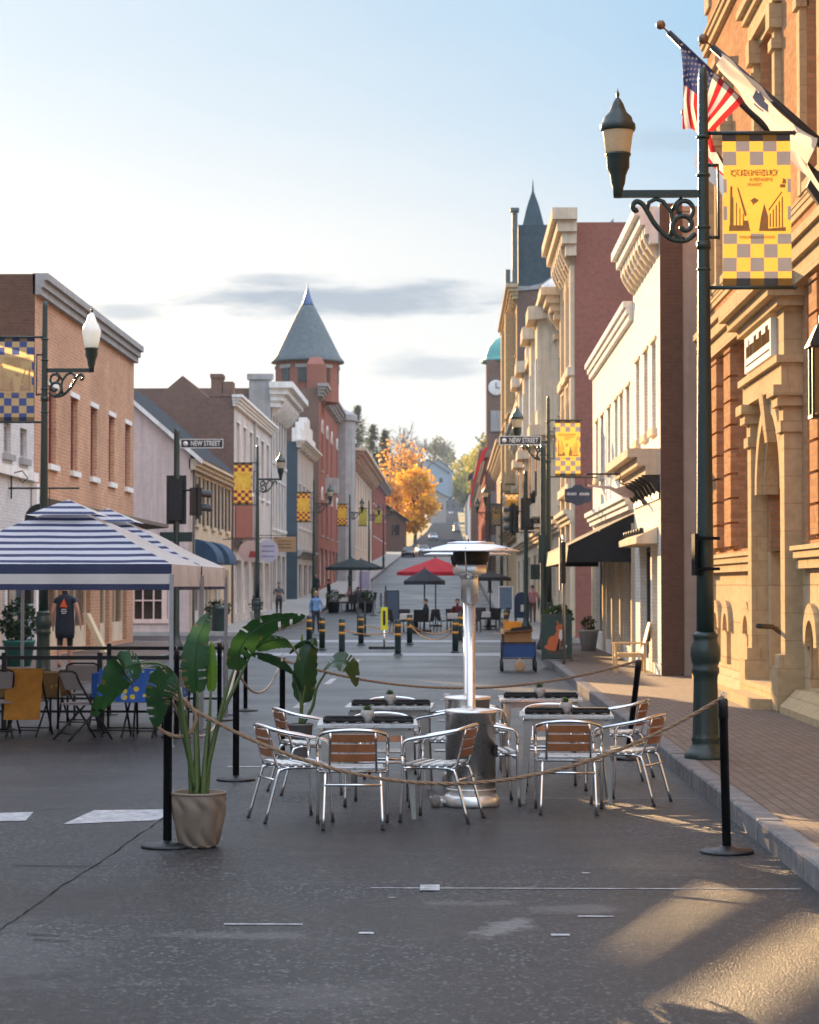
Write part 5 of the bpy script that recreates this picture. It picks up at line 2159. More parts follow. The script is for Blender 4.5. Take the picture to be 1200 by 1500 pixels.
# ---- patio heaters
m_refl = mat('heater_reflector', (.84, .86, .90), .34, .9, .03, .8)
m_emit = mat('heater_mesh', (.05, .045, .04), .5, .8, .3, 40, .3)


def make_heater(label):
    root = thing('patio_heater', label, 'patio heater', (0, 0, 0), 'stainless steel patio heaters')
    b = MB()
    b.lathe([(.235, 0), (.24, .02), (.236, .07), (.222, .09), (.212, .10)], n=36)
    b.build('base_ring', m_steel, root)
    b = MB()
    b.lathe([(.208, .10), (.208, .76), (.212, .762), (.212, .775), (.222, .78), (.224, .80), (.21, .81), (.06, .822), (.0, .822)], n=40)
    b.lathe([(.2095, .14), (.2115, .145), (.2095, .15)], n=40)
    b.build('tank_housing', m_steel, root)
    b = MB()
    b.lathe([(.05, .82), (.037, .84), (.036, 1.71)], n=24)
    b.build('post', m_steel, root)
    b = MB()
    b.lathe([(.045, 1.70), (.062, 1.71), (.062, 1.90), (.066, 1.93), (.085, 1.945), (.125, 1.95), (.13, 1.96), (.13, 2.02), (.122, 2.03)], n=32)
    b.build('burner_head', m_steel, root)
    b = MB()
    b.lathe([(.118, 2.028), (.15, 2.06), (.152, 2.125), (.14, 2.14)], n=28)
    b.build('emitter_screen', m_emit, root)
    b = MB()
    b.lathe([(.405, 2.135), (.412, 2.140), (.410, 2.146), (.30, 2.178), (.195, 2.202), (.192, 2.204), (.20, 2.206), (.198, 2.216), (.12, 2.224), (.0, 2.226)], n=48)
    b.lathe([(.0, 2.18), (.20, 2.18), (.403, 2.137)], n=48)
    rf = b.build('reflector', m_refl, root)
    b = MB()
    for k in range(6):
        a = k * PI / 3 + .4
        M = Matrix.Rotation(a, 4, 'Z')
        b.lathe([(.006, 2.20), (.006, 2.24), (.0, 2.243)], (.17 * math.cos(a), .17 * math.sin(a), 0), 6)
        b.lathe([(.006, 2.14), (.006, 2.165), (.0, 2.168)], (.37 * math.cos(a), .37 * math.sin(a), 0), 6)
    b.build('screw_row', m_black, rf)
    for k in range(3):
        b = MB()
        b.tube([(.13 * math.cos(k * 2.1 + .2), .13 * math.sin(k * 2.1 + .2), 1.97), (.16 * math.cos(k * 2.1 + .2), .16 * math.sin(k * 2.1 + .2), 2.14)], .006, 6)
        b.build('bracket', m_steel, root)
    for sy in (-.06, .06):
        b = MB()
        M = Matrix.Translation((-.30, sy - .05, .045)) @ Matrix.Rotation(R(90), 4, 'X')
        b.lathe([(.014, -.018), (.045, -.018), (.045, .018), (.014, .018)], (0, 0, 0), 16, M=M)
        b.build('wheel', mat('dusty_rubber_wheel', (.24, .22, .19), .8), root)
    b = MB()
    b.box(-.31, -.20, -.10, .0, .035, .055)
    b.build('wheel_bracket', m_steel, root)
    b = MB()
    b.box(.19, .222, -.12, -.04, .42, .52)
    b.build('valve_cover', m_black, root)
    return root


h0_ = make_heater('stainless patio heater, the nearer of the two in the middle of the dining enclosure')
h0_.location = (.155, 18.45, 0)
h = dup(h0_, (.14, 20.6, -.05), .9, 'stainless patio heater right behind the nearer one, its reflector lower')
h.location.z = 0
h.rotation_euler = (0, 0, .9)

# ---- rope stanchions
def make_stanchion(label):
    root = thing('rope_stanchion', label, 'stanchion', (0, 0, 0), 'black rope stanchions')
    b = MB()
    b.lathe([(.185, 0), (.187, .012), (.18, .022), (.06, .036), (.04, .05), (.0, .05)], n=36)
    b.build('base', m_black, root)
    b = MB()
    b.lathe([(.031, .035), (.031, .93), (.034, .93), (.034, 1.05), (.03, 1.065), (.0, 1.07)], n=16)
    b.build('post', m_black, root)
    b = MB()
    b.tube([(.012 * math.cos(t * .6) - .0, 0, 1.08 + .022 * math.sin(t * .6) + .01) for t in range(11)], .004, 5)
    b.build('hook', m_steel, root)
    return root


SP = [(-2.02, 15.5, 'front left stanchion beside the big swirled plant pot'), (1.90, 15.25, 'front right stanchion by the kerb'), (-2.06, 20.8, 'left stanchion just beyond the plant, holding the pale rope'),
      (-1.86, 23.9, 'stanchion behind the smaller plant'), (1.86, 23.4, 'leaning stanchion behind the rear right chair by the kerb'), (-3.06, 32.3, 'distant stanchion on its own beyond the tent'),
      (-3.36, 26.6, 'stanchion at the front corner leg of the tent'), (-3.2, 30.0, 'stanchion behind the big plant, beside the tent')]
st0 = None
for x, y, l in SP:
    if st0 is None:
        st0 = o = make_stanchion('black ' + l)
        o.location = (x, y, 0)
    else:
        o = dup(st0, (x, y, 0), random.random() * 6, 'black ' + l)
    if 'leaning' in l:
        o.rotation_euler = (0, R(7), 0)
    elif 'front right' in l:
        o.rotation_euler = (0, R(-1.2), 0)
# ---- ropes
m_rope = mat('jute_rope', (.30, .185, .11), .95, 0, .35, 60, .5)
m_ropew = mat('cotton_rope', (.52, .46, .40), .95, 0, .3, 60, .5)


def rope_path(b, pts, r=.013):
    """three strands twisted round the path"""
    pts = smooth(pts, 10)
    L_ = [0]
    for p, q in zip(pts, pts[1:]):
        L_.append(L_[-1] + (q - p).length)
    n = max(12, int(L_[-1] / .02))
    fine, j = [], 0
    for i in range(n + 1):
        s = L_[-1] * i / n
        while j < len(L_) - 2 and L_[j + 1] < s:
            j += 1
        fine.append(pts[j].lerp(pts[j + 1], (s - L_[j]) / max(1e-6, L_[j + 1] - L_[j])))
    for k in range(3):
        out = []
        for i, p in enumerate(fine):
            t = (fine[min(i + 1, n)] - fine[max(i - 1, 0)]).normalized()
            u = t.cross(Vector((.3, .9, .2))).normalized()
            w_ = t.cross(u)
            a = i * .62 + k * 2 * PI / 3
            out.append(p + (u * math.cos(a) + w_ * math.sin(a)) * r * .55)
        b.tube(out, r * .62, 5)


def sag(a, c, d, n=14):
    a, c = Vector(a), Vector(c)
    return [a.lerp(c, i / n) - Vector((0, 0, d * 4 * (i / n) * (1 - i / n))) for i in range(n + 1)]


def rope(label, parts, m=None, r=.013):
    b = MB()
    for pts in parts:
        rope_path(b, pts, r)
    o = b.build('rope', m or m_rope)
    tag(o, label, 'rope', 'ropes between the stanchions')
    return o


knot = [[(-2.02 + .05 * math.cos(t), 15.5 + .05 * math.sin(t), 1.075 + .006 * t) for t in [k * .5 for k in range(-4, 16)]]]
loopf = [[(-2.06, 15.46, 1.08), (-2.10, 15.45, .98), (-2.085, 15.44, .86), (-2.0, 15.43, .80), (-1.90, 15.43, .79), (-1.83, 15.44, .85), (-1.82, 15.45, .95), (-1.90, 15.46, 1.04), (-2.0, 15.47, 1.09)]]
rope('long jute rope drooping across the front of the dining enclosure', [sag((-2.02, 15.47, 1.09), (1.88, 15.24, 1.08), .62, 24)])
rope('jute rope knotted and looped around the front left stanchion', knot + loopf)
rope('jute rope strung along the back of the dining enclosure', [sag((-1.86, 23.88, 1.04), (1.98, 23.4, 1.05), .30, 20)])
rope('pale rope hanging between the left stanchions behind the plants', [sag((-2.06, 20.8, 1.06), (-1.86, 23.9, 1.06), .30, 12)], m_ropew, .011)
rope('pale rope drooping behind the big plant to the front left stanchion', [sag((-2.06, 20.8, 1.06), (-2.0, 15.6, 1.02), .42, 14)], m_ropew, .011)

# ---- big leafy plants in pots
m_leaf = foliage('glossy_leaf', (.010, .038, .011), (.034, .092, .022), .32, 9, .28)
m_dry = foliage('browned_leaf_edge', (.09, .06, .02), (.16, .11, .03), .2, 20)
m_leafy = foliage('young_leaf', (.06, .14, .012), (.13, .24, .02), .45, 5, .35)
m_stem = foliage('leaf_stem', (.05, .085, .02), (.10, .13, .035), .05, 12, .5)


def leaf(b, pts, half, side, fold=.25, n=40, notch=0, seed=1, droop=0.):
    mid = smooth(pts, max(3, n // (len(pts) - 1)))
    rnd = random.Random(seed)
    m = len(mid)
    side = Vector(side).normalized()
    cuts = [rnd.randint(4, m - 5) for _ in range(notch)]
    rows = []
    for i, p in enumerate(mid):
        t = (mid[min(i + 1, m - 1)] - mid[max(i - 1, 0)]).normalized()
        s = (side - t * side.dot(t)).normalized()
        nn = t.cross(s)
        u = i / (m - 1)
        w_ = half * (math.sin(PI * min(1, u ** .72)) ** .62) * (1 - .12 * u)
        rowp = []
        for k in (-1, -.6, -.25, 0, .25, .6, 1):
            ww = w_ * (1 + .05 * math.sin(i * 1.3 + k * 5))
            off = s * ww * k + nn * (fold * abs(k) - .28 * fold * k * k) * w_ - Vector((0, 0, droop * w_ * k * k))
            off += nn * .045 * half * (1 if i % 2 else -1) * abs(k) * (1 if k * k < .9 else .5)
            rowp.append(p + off)
        rows.append(rowp)
    b.smooth = True
    base = len(b.v)
    for rw in rows:
        b.v += [tuple(v) for v in rw]
    for i in range(m - 1):
        for k in range(6):
            if i in cuts and ((k < 2 and i % 2) or (k > 3 and not i % 2)):
                continue
            a = base + i * 7 + k
            b.mi = 1 if k in (0, 5) and rnd.random() < .035 else 0
            b.face((a, a + 1, a + 8, a + 7))
    b.mi = 0
    b.tube(mid, [half * .05 * (1 - .8 * i / (m - 1)) for i in range(m)], 5)


def px(d, *pts):
    return [W(x, y, d + (dd[0] if dd else 0)) for x, y, *dd in pts]


# nearer plant
D1 = 15.5
root = thing('potted_plant', 'tall broad-leaved plant in a swirled tan pot at the front left stanchion', 'plant', (-1.80, D1, 0))
b = MB()
pc = (-1.80, D1 + .02, 0)
b.lathe([(.115, 0), (.13, .01)] + [(.13 + .062 * math.sin(PI / 2 * k / 24) ** .9, .012 + .355 * k / 24) for k in range(25)] + [(.192, .372), (.196, .376), (.197, .386), (.19, .392), (.182, .388), (.178, .35)], pc, 96,
        wob=lambda a, z: 1 + (.13 * min(1, (.366 - z) * 14) * (abs(math.sin(4 * (a + z * 3.0 + .25 * math.sin(z * 16)))) - .55) if .011 < z < .366 else 0))
b.build('pot', mat('tan_ceramic_pot', (.19, .14, .10), .55, 0, .15, 8, .1), root)
b = MB()
b.lathe([(.18, .345), (.0, .36)], pc, 20)
b.build('soil', mat('soil', (.03, .022, .016), .95, 0, .4, 40, .5), root)
stems = [px(D1, (291, 1155), (289, 1080), (289, 1012)), px(D1, (296, 1155, .05), (305, 1090, .05), (309, 1010, .05)), px(D1, (298, 1155), (318, 1065), (333, 1010), (343, 980)), px(D1, (294, 1155, .1), (320, 1060, .15), (352, 990, .2), (372, 948, .25)),
         px(D1, (286, 1155, -.03), (270, 1060, -.1), (262, 1010, -.15), (253, 984, -.2)), px(D1, (288, 1155, .05), (268, 1070), (256, 1000), (236, 973, -.02), (206, 972, -.05))]
rb = MB()
for s_ in stems:
    sm_ = smooth(s_, 6)
    rb.tube(sm_, [.020 - .012 * i / (len(sm_) - 1) for i in range(len(sm_))], 8)
for k in range(7):
    a = k * .9
    x, y = pc[0] + .05 * math.cos(a), pc[1] + .05 * math.sin(a)
    rb.tube(smooth([(x, y, .34), (x + .025 * math.cos(a), y, .62 + .05 * (k % 3)), (x + .06 * math.cos(a), y + .02, .80 + .06 * (k % 4))], 4), [.022, .021, .02, .018, .016, .014, .012, .01, .006], 7)
rb.build('stem', m_stem, root)
LV = [
    (px(D1, (289, 1016), (286, 975, -.02), (291, 935, 0), (306, 898, .05)), .104, (1, .25, 0), .3, 0, 3, m_leaf, 1),
    (px(D1, (309, 1014, .05), (309, 975, .04), (310, 940, .05)), .048, (1, -.3, 0), .4, 0, 0, m_leafy, 2),
    (px(D1, (343, 981), (358, 940), (392, 912, .05), (448, 902, .1)), .135, (.35, .8, -.75), .1, .25, 8, m_leaf, 3),
    (px(D1, (372, 950, .25), (398, 938, .2), (425, 942, .15), (440, 968, .1)), .10, (.3, .8, -.5), .1, .2, 2, m_leaf, 4),
    (px(D1, (255, 984, -.2), (239, 1000, -.22), (231, 1028, -.22), (229, 1066, -.2)), .115, (1, .3, .25), .2, .0, 8, m_leaf, 5),
    (px(D1, (206, 972, -.05), (182, 980, -.08), (164, 1003, -.1), (136, 1050, -.1)), .13, (.8, .25, .6), .15, .0, 8, m_leaf, 6),
    (px(D1, (234, 976, -.02), (220, 973, .0), (205, 981, .05), (192, 1000, .08)), .06, (.3, 1, .2), .2, .1, 0, m_leaf, 7),
]
for pts, hf, sd, fo, dr, nc, mm, se in LV:
    b = MB()
    leaf(b, pts, hf, sd, fo, 46, nc, se, dr)
    b.build('leaf', [mm, m_dry], root)
# further plant
D2 = 23.3
root = thing('potted_plant', 'smaller broad-leaved plant in a grey tub behind the front left table', 'plant', (-1.62, D2, 0))
b = MB()
b.lathe([(.095, 0), (.10, .01), (.13, .36), (.137, .365), (.137, .385), (.125, .385), (.12, .33), (.0, .33)], (-1.62, D2, 0), 28)
b.build('pot', mat('grey_tub', (.15, .145, .14), .7), root)
b = MB()
for s_ in (px(D2, (440, 1060), (443, 1030), (447, 1005)), px(D2, (442, 1060), (440, 1020), (428, 985)), px(D2, (444, 1060), (458, 1035), (464, 1008), (478, 984)), px(D2, (440, 1060, .1), (447, 1000, .1), (466, 950, .1))):
    sm_ = smooth(s_, 6)
    b.tube(sm_, [.022 - .012 * i / (len(sm_) - 1) for i in range(len(sm_))], 7)
b.build('stem', m_stem, root)
LV = [
    (px(D2, (446, 1030), (447, 995), (452, 960), (462, 934, .05)), .14, (1, .3, 0), .35, 0, 3, m_leaf, 11),
    (px(D2, (444, 1010), (428, 982), (402, 965), (366, 957)), .14, (.4, .8, -.7), .1, .1, 2, m_leaf, 12),
    (px(D2, (466, 950, .1), (450, 941, .05), (436, 944), (424, 958)), .10, (.2, 1, -.3), .15, .1, 0, m_leaf, 13),
    (px(D2, (474, 982), (494, 968), (514, 976), (522, 1006)), .14, (.5, .6, .6), .1, .1, 7, m_leaf, 14),
    (px(D2, (440, 990, .2), (441, 960, .2), (443, 928, .25)), .03, (1, 0, 0), .4, 0, 0, m_leafy, 15),
]
for pts, hf, sd, fo, dr, nc, mm, se in LV:
    b = MB()
    leaf(b, pts, hf, sd, fo, 40, nc, se, dr)
    b.build('leaf', [mm, m_dry], root)

# ================================================================== striped pop-up tents
def stripe_mat():
    m, nt, b, out = _nt('striped_canvas')
    geo = N(nt, 'ShaderNodeNewGeometry')
    sp_ = N(nt, 'ShaderNodeSeparateXYZ')
    nt.links.new(geo.outputs['Position'], sp_.inputs[0])
    z = math_n(nt, 'ADD', sp_.outputs[2], math_n(nt, 'MULTIPLY', noise_f(nt, geo.outputs['Position'], 1.1, 2), .012))
    f = math_n(nt, 'FRACT', math_n(nt, 'MULTIPLY', math_n(nt, 'SUBTRACT', z, 2.08), 1 / .0735))
    g = math_n(nt, 'GREATER_THAN', f, .55)
    c = mixc(nt, g, (.62, .63, .68), (.045, .055, .135))
    nt.links.new(c, b.inputs['Base Color'])
    b.inputs['Roughness'].default_value = .7
    bump(nt, b, noise_f(nt, geo.outputs['Position'], 5, 4), .25, .02)
    t = N(nt, 'ShaderNodeBsdfTranslucent')
    nt.links.new(c, t.inputs[0])
    mx = N(nt, 'ShaderNodeMixShader')
    mx.inputs[0].default_value = .30
    nt.links.new(b.outputs[0], mx.inputs[1])
    nt.links.new(t.outputs[0], mx.inputs[2])
    nt.links.new(mx.outputs[0], out.inputs[0])
    return m


m_stripe = stripe_mat()
m_canvas = mat('white_canvas', (.88, .86, .82), .75, 0, .06, 2, .2, transl=.5)
m_navy = mat('navy_canvas', (.035, .045, .10), .75, 0, .1, 2, .2, transl=.15)
m_tleg = mat('grey_tent_leg', (.35, .35, .36), .45, .6, .1, 5)


def make_tent(label, x0, x1, y0, y1):
    root = thing('pop_up_tent', label, 'tent', ((x0 + x1) / 2, (y0 + y1) / 2, 0), 'striped pop-up tents')
    xc, yc = (x0 + x1) / 2, (y0 + y1) / 2
    ze, zp, cap = 2.10, 2.72, .16
    cor = [(x0, y0), (x1, y0), (x1, y1), (x0, y1)]
    for k in range(4):
        a, c = cor[k], cor[(k + 1) % 4]
        ta = (xc + (a[0] - xc) * cap, yc + (a[1] - yc) * cap)
        tcn = (xc + (c[0] - xc) * cap, yc + (c[1] - yc) * cap)
        b = MB()

        def fn(i, j, a=a, c=c, ta=ta, tcn=tcn):
            u, v = i / 18, j / 14
            lx, ly = a[0] + (ta[0] - a[0]) * v, a[1] + (ta[1] - a[1]) * v
            rx, ry = c[0] + (tcn[0] - c[0]) * v, c[1] + (tcn[1] - c[1]) * v
            z = ze + (zp - ze) * v
            sg = .10 * math.sin(PI * u) * math.sin(PI * v ** .8) + .022 * math.sin(u * 13 + v * 6) * math.sin(PI * v) + .012 * math.sin(u * 31 - v * 9) * math.sin(PI * v) * (1 - v)
            return Vector((lx + (rx - lx) * u, ly + (ry - ly) * u, z - sg))
        b.grid(fn, 18, 14)
        b.build('canopy_panel', m_stripe if k in (0, 2) else m_canvas, root)
        # valance
        bands = [(2.10, 2.075), (2.075, 1.985), (1.985, 1.87), (1.87, 1.80)] if k in (0, 2) else [(2.10, 1.84), (1.84, 1.80)]
        b = MB()
        for bi, (zt, zb_) in enumerate(bands):
            b.mi = (0, 1, 0, 1)[bi] if k in (0, 2) else (0, 1)[bi]
            b.mi = {0: 1, 1: 1, 2: 0, 3: 1}[bi] if k in (0, 2) else b.mi
            if k in (0, 2):
                b.mi = (1, 1, 0, 1)[bi]

            def fv(i, j, a=a, c=c, zt=zt, zb_=zb_):
                u = i / 30
                x, y = a[0] + (c[0] - a[0]) * u, a[1] + (c[1] - a[1]) * u
                nx, ny = (c[1] - a[1]), -(c[0] - a[0])
                l_ = math.hypot(nx, ny)
                z = zt + (zb_ - zt) * j
                wv = (.03 * math.sin(u * 19) + .02 * math.sin(u * 43)) * (2.1 - z) / .3 * (.8 if k == 0 else 1.3)
                return Vector((x + nx / l_ * wv, y + ny / l_ * wv, z))
            b.grid(fv, 30, 1)
        b.build('valance', [m_canvas, m_navy], root)
    b = MB()
    r2 = .30
    for k in range(4):
        a, c = cor[k], cor[(k + 1) % 4]
        p = [(xc + (q[0] - xc) * r2, yc + (q[1] - yc) * r2, 2.70) for q in (a, c)]
        b.mi = 0 if k in (0, 2) else 1
        b.poly([p[0], p[1], (xc, yc, 2.90)])
    b.build('vent_cap', [m_stripe, m_canvas], root)
    for (x, y) in cor:
        b = MB()
        e = .022
        b.box(x - e, x + e, y - e, y + e, .0, 1.98)
        b.box(x - e * 1.6, x + e * 1.6, y - e * 1.6, y + e * 1.6, .0, .03)
        b.build('leg', m_tleg, root)
    b = MB()
    for k in range(4):
        a, c = cor[k], cor[(k + 1) % 4]
        m1 = ((a[0] + c[0]) / 2, (a[1] + c[1]) / 2)
        for (p, q) in ((a, m1), (m1, c)):
            ins = lambda v: (xc + (v[0] - xc) * .93, yc + (v[1] - yc) * .93)
            p, q = ins(p), ins(q)
            b.tube([(p[0], p[1], 2.03), (q[0], q[1], 1.86)], .012, 5)
            b.tube([(p[0], p[1], 1.86), (q[0], q[1], 2.03)], .012, 5)
    b.tube([(xc, yc, 2.0), (xc, yc, 2.88)], .02, 6)
    b.build('truss_frame', m_tleg, root)
    return root


t0_ = make_tent('blue and white striped pop-up tent, the nearer of the two at the left edge', -6.12, -3.22, 25, 27.95)
dup(t0_, (t0_.location.x, t0_.location.y + 3.06, 0), 0, 'striped pop-up tent directly behind the nearer one, its corner poking out to the right')

# ---- folding chairs and tables under the tent
m_fpan = mat('beige_chair_panel', (.34, .30, .28), .6, 0, .12, 4)
m_fframe = mat('dark_chair_frame', (.025, .024, .024), .5, .3)


def make_folding():
    root = thing('folding_chair', '', 'chair', (0, 0, 0), 'folding chairs under the striped tents')
    for sx in (-1, 1):
        b = MB()
        b.tube(smooth([(sx * .21, .28, 0), (sx * .215, .02, .40), (sx * .22, -.16, .68), (sx * .21, -.21, .80)], 3), .014, 6)
        b.build('leg', m_fframe, root)
        b = MB()
        b.tube([(sx * .19, -.30, 0), (sx * .19, .16, .43)], .013, 6)
        b.build('leg', m_fframe, root)
    b = MB()
    b.tube([(-.21, -.21, .80), (-.15, -.225, .825), (.15, -.225, .825), (.21, -.21, .80)], .014, 6)
    b.build('top_rail', m_fframe, root)
    b = MB()
    b.tube([(-.21, .24, .08), (.21, .24, .08)], .01, 6)
    b.tube([(-.19, -.24, .08), (.19, -.24, .08)], .01, 6)
    b.build('crossbar', m_fframe, root)
    b = MB()
    b.grid(lambda i, j: Vector((-.19 + .38 * i / 6, -.20 + .40 * j / 6, .445 - .015 * math.sin(PI * i / 6) * math.sin(PI * j / 6))), 6, 6)
    b.box(-.19, .19, -.20, .20, .42, .438)
    b.build('seat', m_fpan, root)
    b = MB()
    b.prism([(-.20, -.125, .60), (.20, -.125, .60), (.205, -.21, .80), (-.205, -.21, .80)], (0, -.012, -.004))
    b.build('backrest', m_fpan, root)
    return root


f0 = make_folding()
FC = [(-5.62, 26.7, 20, 'folding chair at the left edge, its back to a brown patterned cloth'), (-5.24, 27.0, -8, 'folding chair draped with an orange towel'), (-4.45, 26.3, -52, 'folding chair standing sideways in front of the tent table'),
      (-4.12, 27.0, 5, 'folding chair behind the drooping plant leaves'), (-3.82, 26.9, -5, 'folding chair against the blue lemon cloth'), (-3.5, 27.2, 8, 'folding chair nearest the tent corner leg'), (-4.9, 28.6, 175, 'folding chair on the far side of the tent table')]
for i, (x, y, a, l) in enumerate(FC):
    if i == 0:
        o = f0
        o['label'] = 'beige and black ' + l
    else:
        o = dup(f0, (0, 0, 0), 0, 'beige and black ' + l)
    o.location = (x, y, 0)
    o.rotation_euler = (0, 0, R(a))
m_towel = mat('orange_towel', (.42, .17, .02), .95, 0, .25, 9, .6)
b = MB()
b.grid(lambda i, j: Vector((-5.24 - .22 + .44 * i / 10, 26.74 + (.012 * math.sin(i * 1.4) - .035 * abs(j - 4) * .6 if j > 4 else .02 * (4 - j)) - .01, .84 - (.62 * ((j - 4) / 10) if j > 4 else .10 * (4 - j) / 4))), 10, 14)
tag(b.build('towel', m_towel), 'orange towel hung over the back of a folding chair under the tent', 'towel')


def print_cloth(name, c0, c1, c2, sc):
    m, nt, b, out = _nt(name)
    geo = N(nt, 'ShaderNodeNewGeometry')
    v = N(nt, 'ShaderNodeTexVoronoi', Scale=sc)
    nt.links.new(geo.outputs['Position'], v.inputs['Vector'])
    f = math_n(nt, 'LESS_THAN', v.outputs[0], .30)
    s_ = N(nt, 'ShaderNodeSeparateColor')
    nt.links.new(v.outputs['Color'], s_.inputs[0])
    cc = mixc(nt, math_n(nt, 'GREATER_THAN', s_.outputs[0], .5), c1, c2)
    c = mixc(nt, f, c0, cc)
    nt.links.new(c, b.inputs['Base Color'])
    b.inputs['Roughness'].default_value = .8
    MATS[name] = m
    return m


m_lemon = print_cloth('blue_lemon_cloth', (.025, .11, .42), (.62, .50, .03), (.30, .42, .50), 9)
m_gold = print_cloth('gold_flower_cloth', (.20, .11, .03), (.40, .24, .04), (.05, .10, .12), 12)


def folding_table(label, x0, x1, y0, y1, cm, clab):
    root = thing('folding_table', label, 'table', ((x0 + x1) / 2, (y0 + y1) / 2, 0), 'tables under the tent')
    b = MB()
    b.box(x0, x1, y0, y1, .70, .735)
    b.build('table_top', m_canvas, root)
    for x in (x0 + .1, x1 - .1):
        for y in (y0 + .08, y1 - .08):
            b = MB()
            b.tube([(x, y, 0), (x, y, .70)], .016, 6)
            b.build('leg', m_fframe, root)
    if cm:
        b = MB()
        b.box(x0 - .012, x1 + .012, y0 - .012, y1 + .012, .738, .744)
        b.grid(lambda i, j: Vector((x0 - .012 + (x1 - x0 + .024) * i / 24, y0 - .014 - .03 * (j / 4) * (1 + math.sin(i * 1.9)), .74 - .30 * j / 4)), 24, 4)
        b.grid(lambda i, j: Vector((x1 + .014 + .03 * (j / 4) * (1 + math.sin(i * 1.9)), y0 + (y1 - y0) * i / 12, .74 - .30 * j / 4)), 12, 4)
        tag(b.build('tablecloth', cm), clab, 'tablecloth')


for cx_, cy_, lab in ((-4.12, 26.76, 'blue lemon printed cloth hung over a folding chair behind the plant leaves'), (-3.82, 26.66, 'second blue lemon printed cloth hung over the chair by the tent corner')):
    b = MB()
    b.grid(lambda i, j: Vector((cx_ - .21 + .42 * i / 10, cy_ + (.014 * math.sin(i * 1.6) - .03 * abs(j - 4) * .5 if j > 4 else .02 * (4 - j)) - .012, .838 - (.40 * ((j - 4) / 10) if j > 4 else .10 * (4 - j) / 4))), 10, 14)
    tag(b.build('printed_cloth', m_lemon), lab, 'cloth', 'blue lemon cloths')
folding_table('folding table under the blue lemon cloth', -4.55, -3.45, 27.6, 28.3, m_lemon, 'blue tablecloth printed with lemons under the striped tent')
folding_table('folding table under the gold flowered cloth', -6.0, -5.0, 27.6, 28.3, m_gold, 'gold flowered tablecloth at the left under the striped tent')
folding_table('bare white folding table farther back under the tents', -5.3, -3.9, 29.4, 30.1, None, '')
for (x, y, lab, sz) in ((-4.62, 29.7, 'pale paper tray on the bare white tent table', .16), (-4.2, 29.6, 'white shallow bowl at the right of the bare white tent table', .10)):
    b = MB()
    b.lathe([(sz * .7, .736), (sz, .75), (sz * 1.05, .775), (sz * 1.02, .777), (sz * .92, .752), (.0, .745)], (x, y, 0), 18)
    tag(b.build('tray', m_canvas), lab, 'tray')


def railing(label, x0, x1, y, zt, n):
    root = thing('railing', label, 'railing', ((x0 + x1) / 2, y, 0), 'black railings round the tents')
    b = MB()
    b.box(x0, x1, y - .025, y + .025, zt - .05, zt)
    b.box(x0, x1, y - .02, y + .02, .22, .25)
    b.build('rail', m_black, root)
    for k in range(n):
        b = MB()
        x = x0 + (x1 - x0) * k / (n - 1)
        b.box(x - .03, x + .03, y - .03, y + .03, 0, zt + .04)
        b.box(x - .12, x + .12, y - .12, y + .12, 0, .015)
        b.build('post', m_black, root)


railing('black waist-high railing at the back of the nearer striped tent', -7.0, -3.3, 28.05, .95, 4)
railing('black waist-high railing at the back of the farther striped tent', -6.6, -3.25, 31.3, .98, 3)

# ================================================================== things along the right kerb
# wagon with boxes
m_wag = mat('blue_wagon_cloth', (.025, .075, .24), .8, 0, .2, 5, .2)
m_card = mat('cardboard', (.36, .22, .11), .85, 0, .15, 3, .1)
wx, wy = 1.43, 47.8
root = thing('folding_wagon', 'blue cloth folding wagon with black wheels parked by the right kerb', 'wagon', (wx, wy, 0))
b = MB()
b.box(wx - .33, wx + .33, wy - .45, wy - .43, .30, .60)
b.box(wx - .33, wx + .33, wy + .43, wy + .45, .30, .60)
b.box(wx - .35, wx - .33, wy - .45, wy + .45, .30, .60)
b.box(wx + .33, wx + .35, wy - .45, wy + .45, .30, .60)
b.box(wx - .33, wx + .33, wy - .43, wy + .43, .30, .32)
b.build('cloth_bin', m_wag, root)
b = MB()
for sx in (-1, 1):
    for sy in (-1, 1):
        b.tube([(wx + sx * .36, wy + sy * .46, .12), (wx + sx * .36, wy + sy * .46, .66)], .014, 6)
    b.tube([(wx + sx * .36, wy - .46, .62), (wx + sx * .36, wy + .46, .62)], .014, 6)
    b.tube([(wx + sx * .36, wy - .46, .28), (wx + sx * .36, wy + .46, .28)], .014, 6)
b.tube([(wx - .36, wy - .47, .62), (wx + .36, wy - .47, .62)], .014, 6)
b.tube([(wx - .36, wy - .47, .28), (wx + .36, wy - .47, .28)], .014, 6)
b.build('frame', m_black, root)
for sx, sy, tr in ((-.36, -.47, 0), (.36, -.47, 0), (-.36, .45, 0), (.36, .45, 0)):
    b = MB()
    M = Matrix.Translation((wx + sx, wy + sy, .115)) @ Matrix.Rotation(R(90), 4, 'Y') @ Matrix.Rotation(R(0), 4, 'X')
    b.lathe([(.05, -.03), (.104, -.03), (.115, -.015), (.115, .015), (.104, .03), (.05, .03)], (0, 0, 0), 20, M=M)
    wl = b.build('wheel', m_rubber, root)
    b = MB()
    b.lathe([(.0, -.02), (.055, -.02), (.055, .02), (.0, .02)], (0, 0, 0), 12, M=M)
    b.build('wheel_hub', m_steel, wl)
b = MB()
M = Matrix.Translation((wx + .02, wy - .56, .12)) @ Matrix.Rotation(R(90), 4, 'X')
b.lathe([(.0, -.02), (.075, -.02), (.08, 0), (.075, .02), (.0, .02)], (0, 0, 0), 20, M=M)
b.lathe([(.08, -.03), (.115, -.03), (.115, .03), (.08, .03)], (0, 0, 0), 20, M=M)
b.tube([(wx + .02, wy - .56, .12), (wx + .02, wy - .47, .28)], .02, 6)
b.build('spare_wheel', [mat('orange_wheel', (.45, .30, .18), .6)], root)


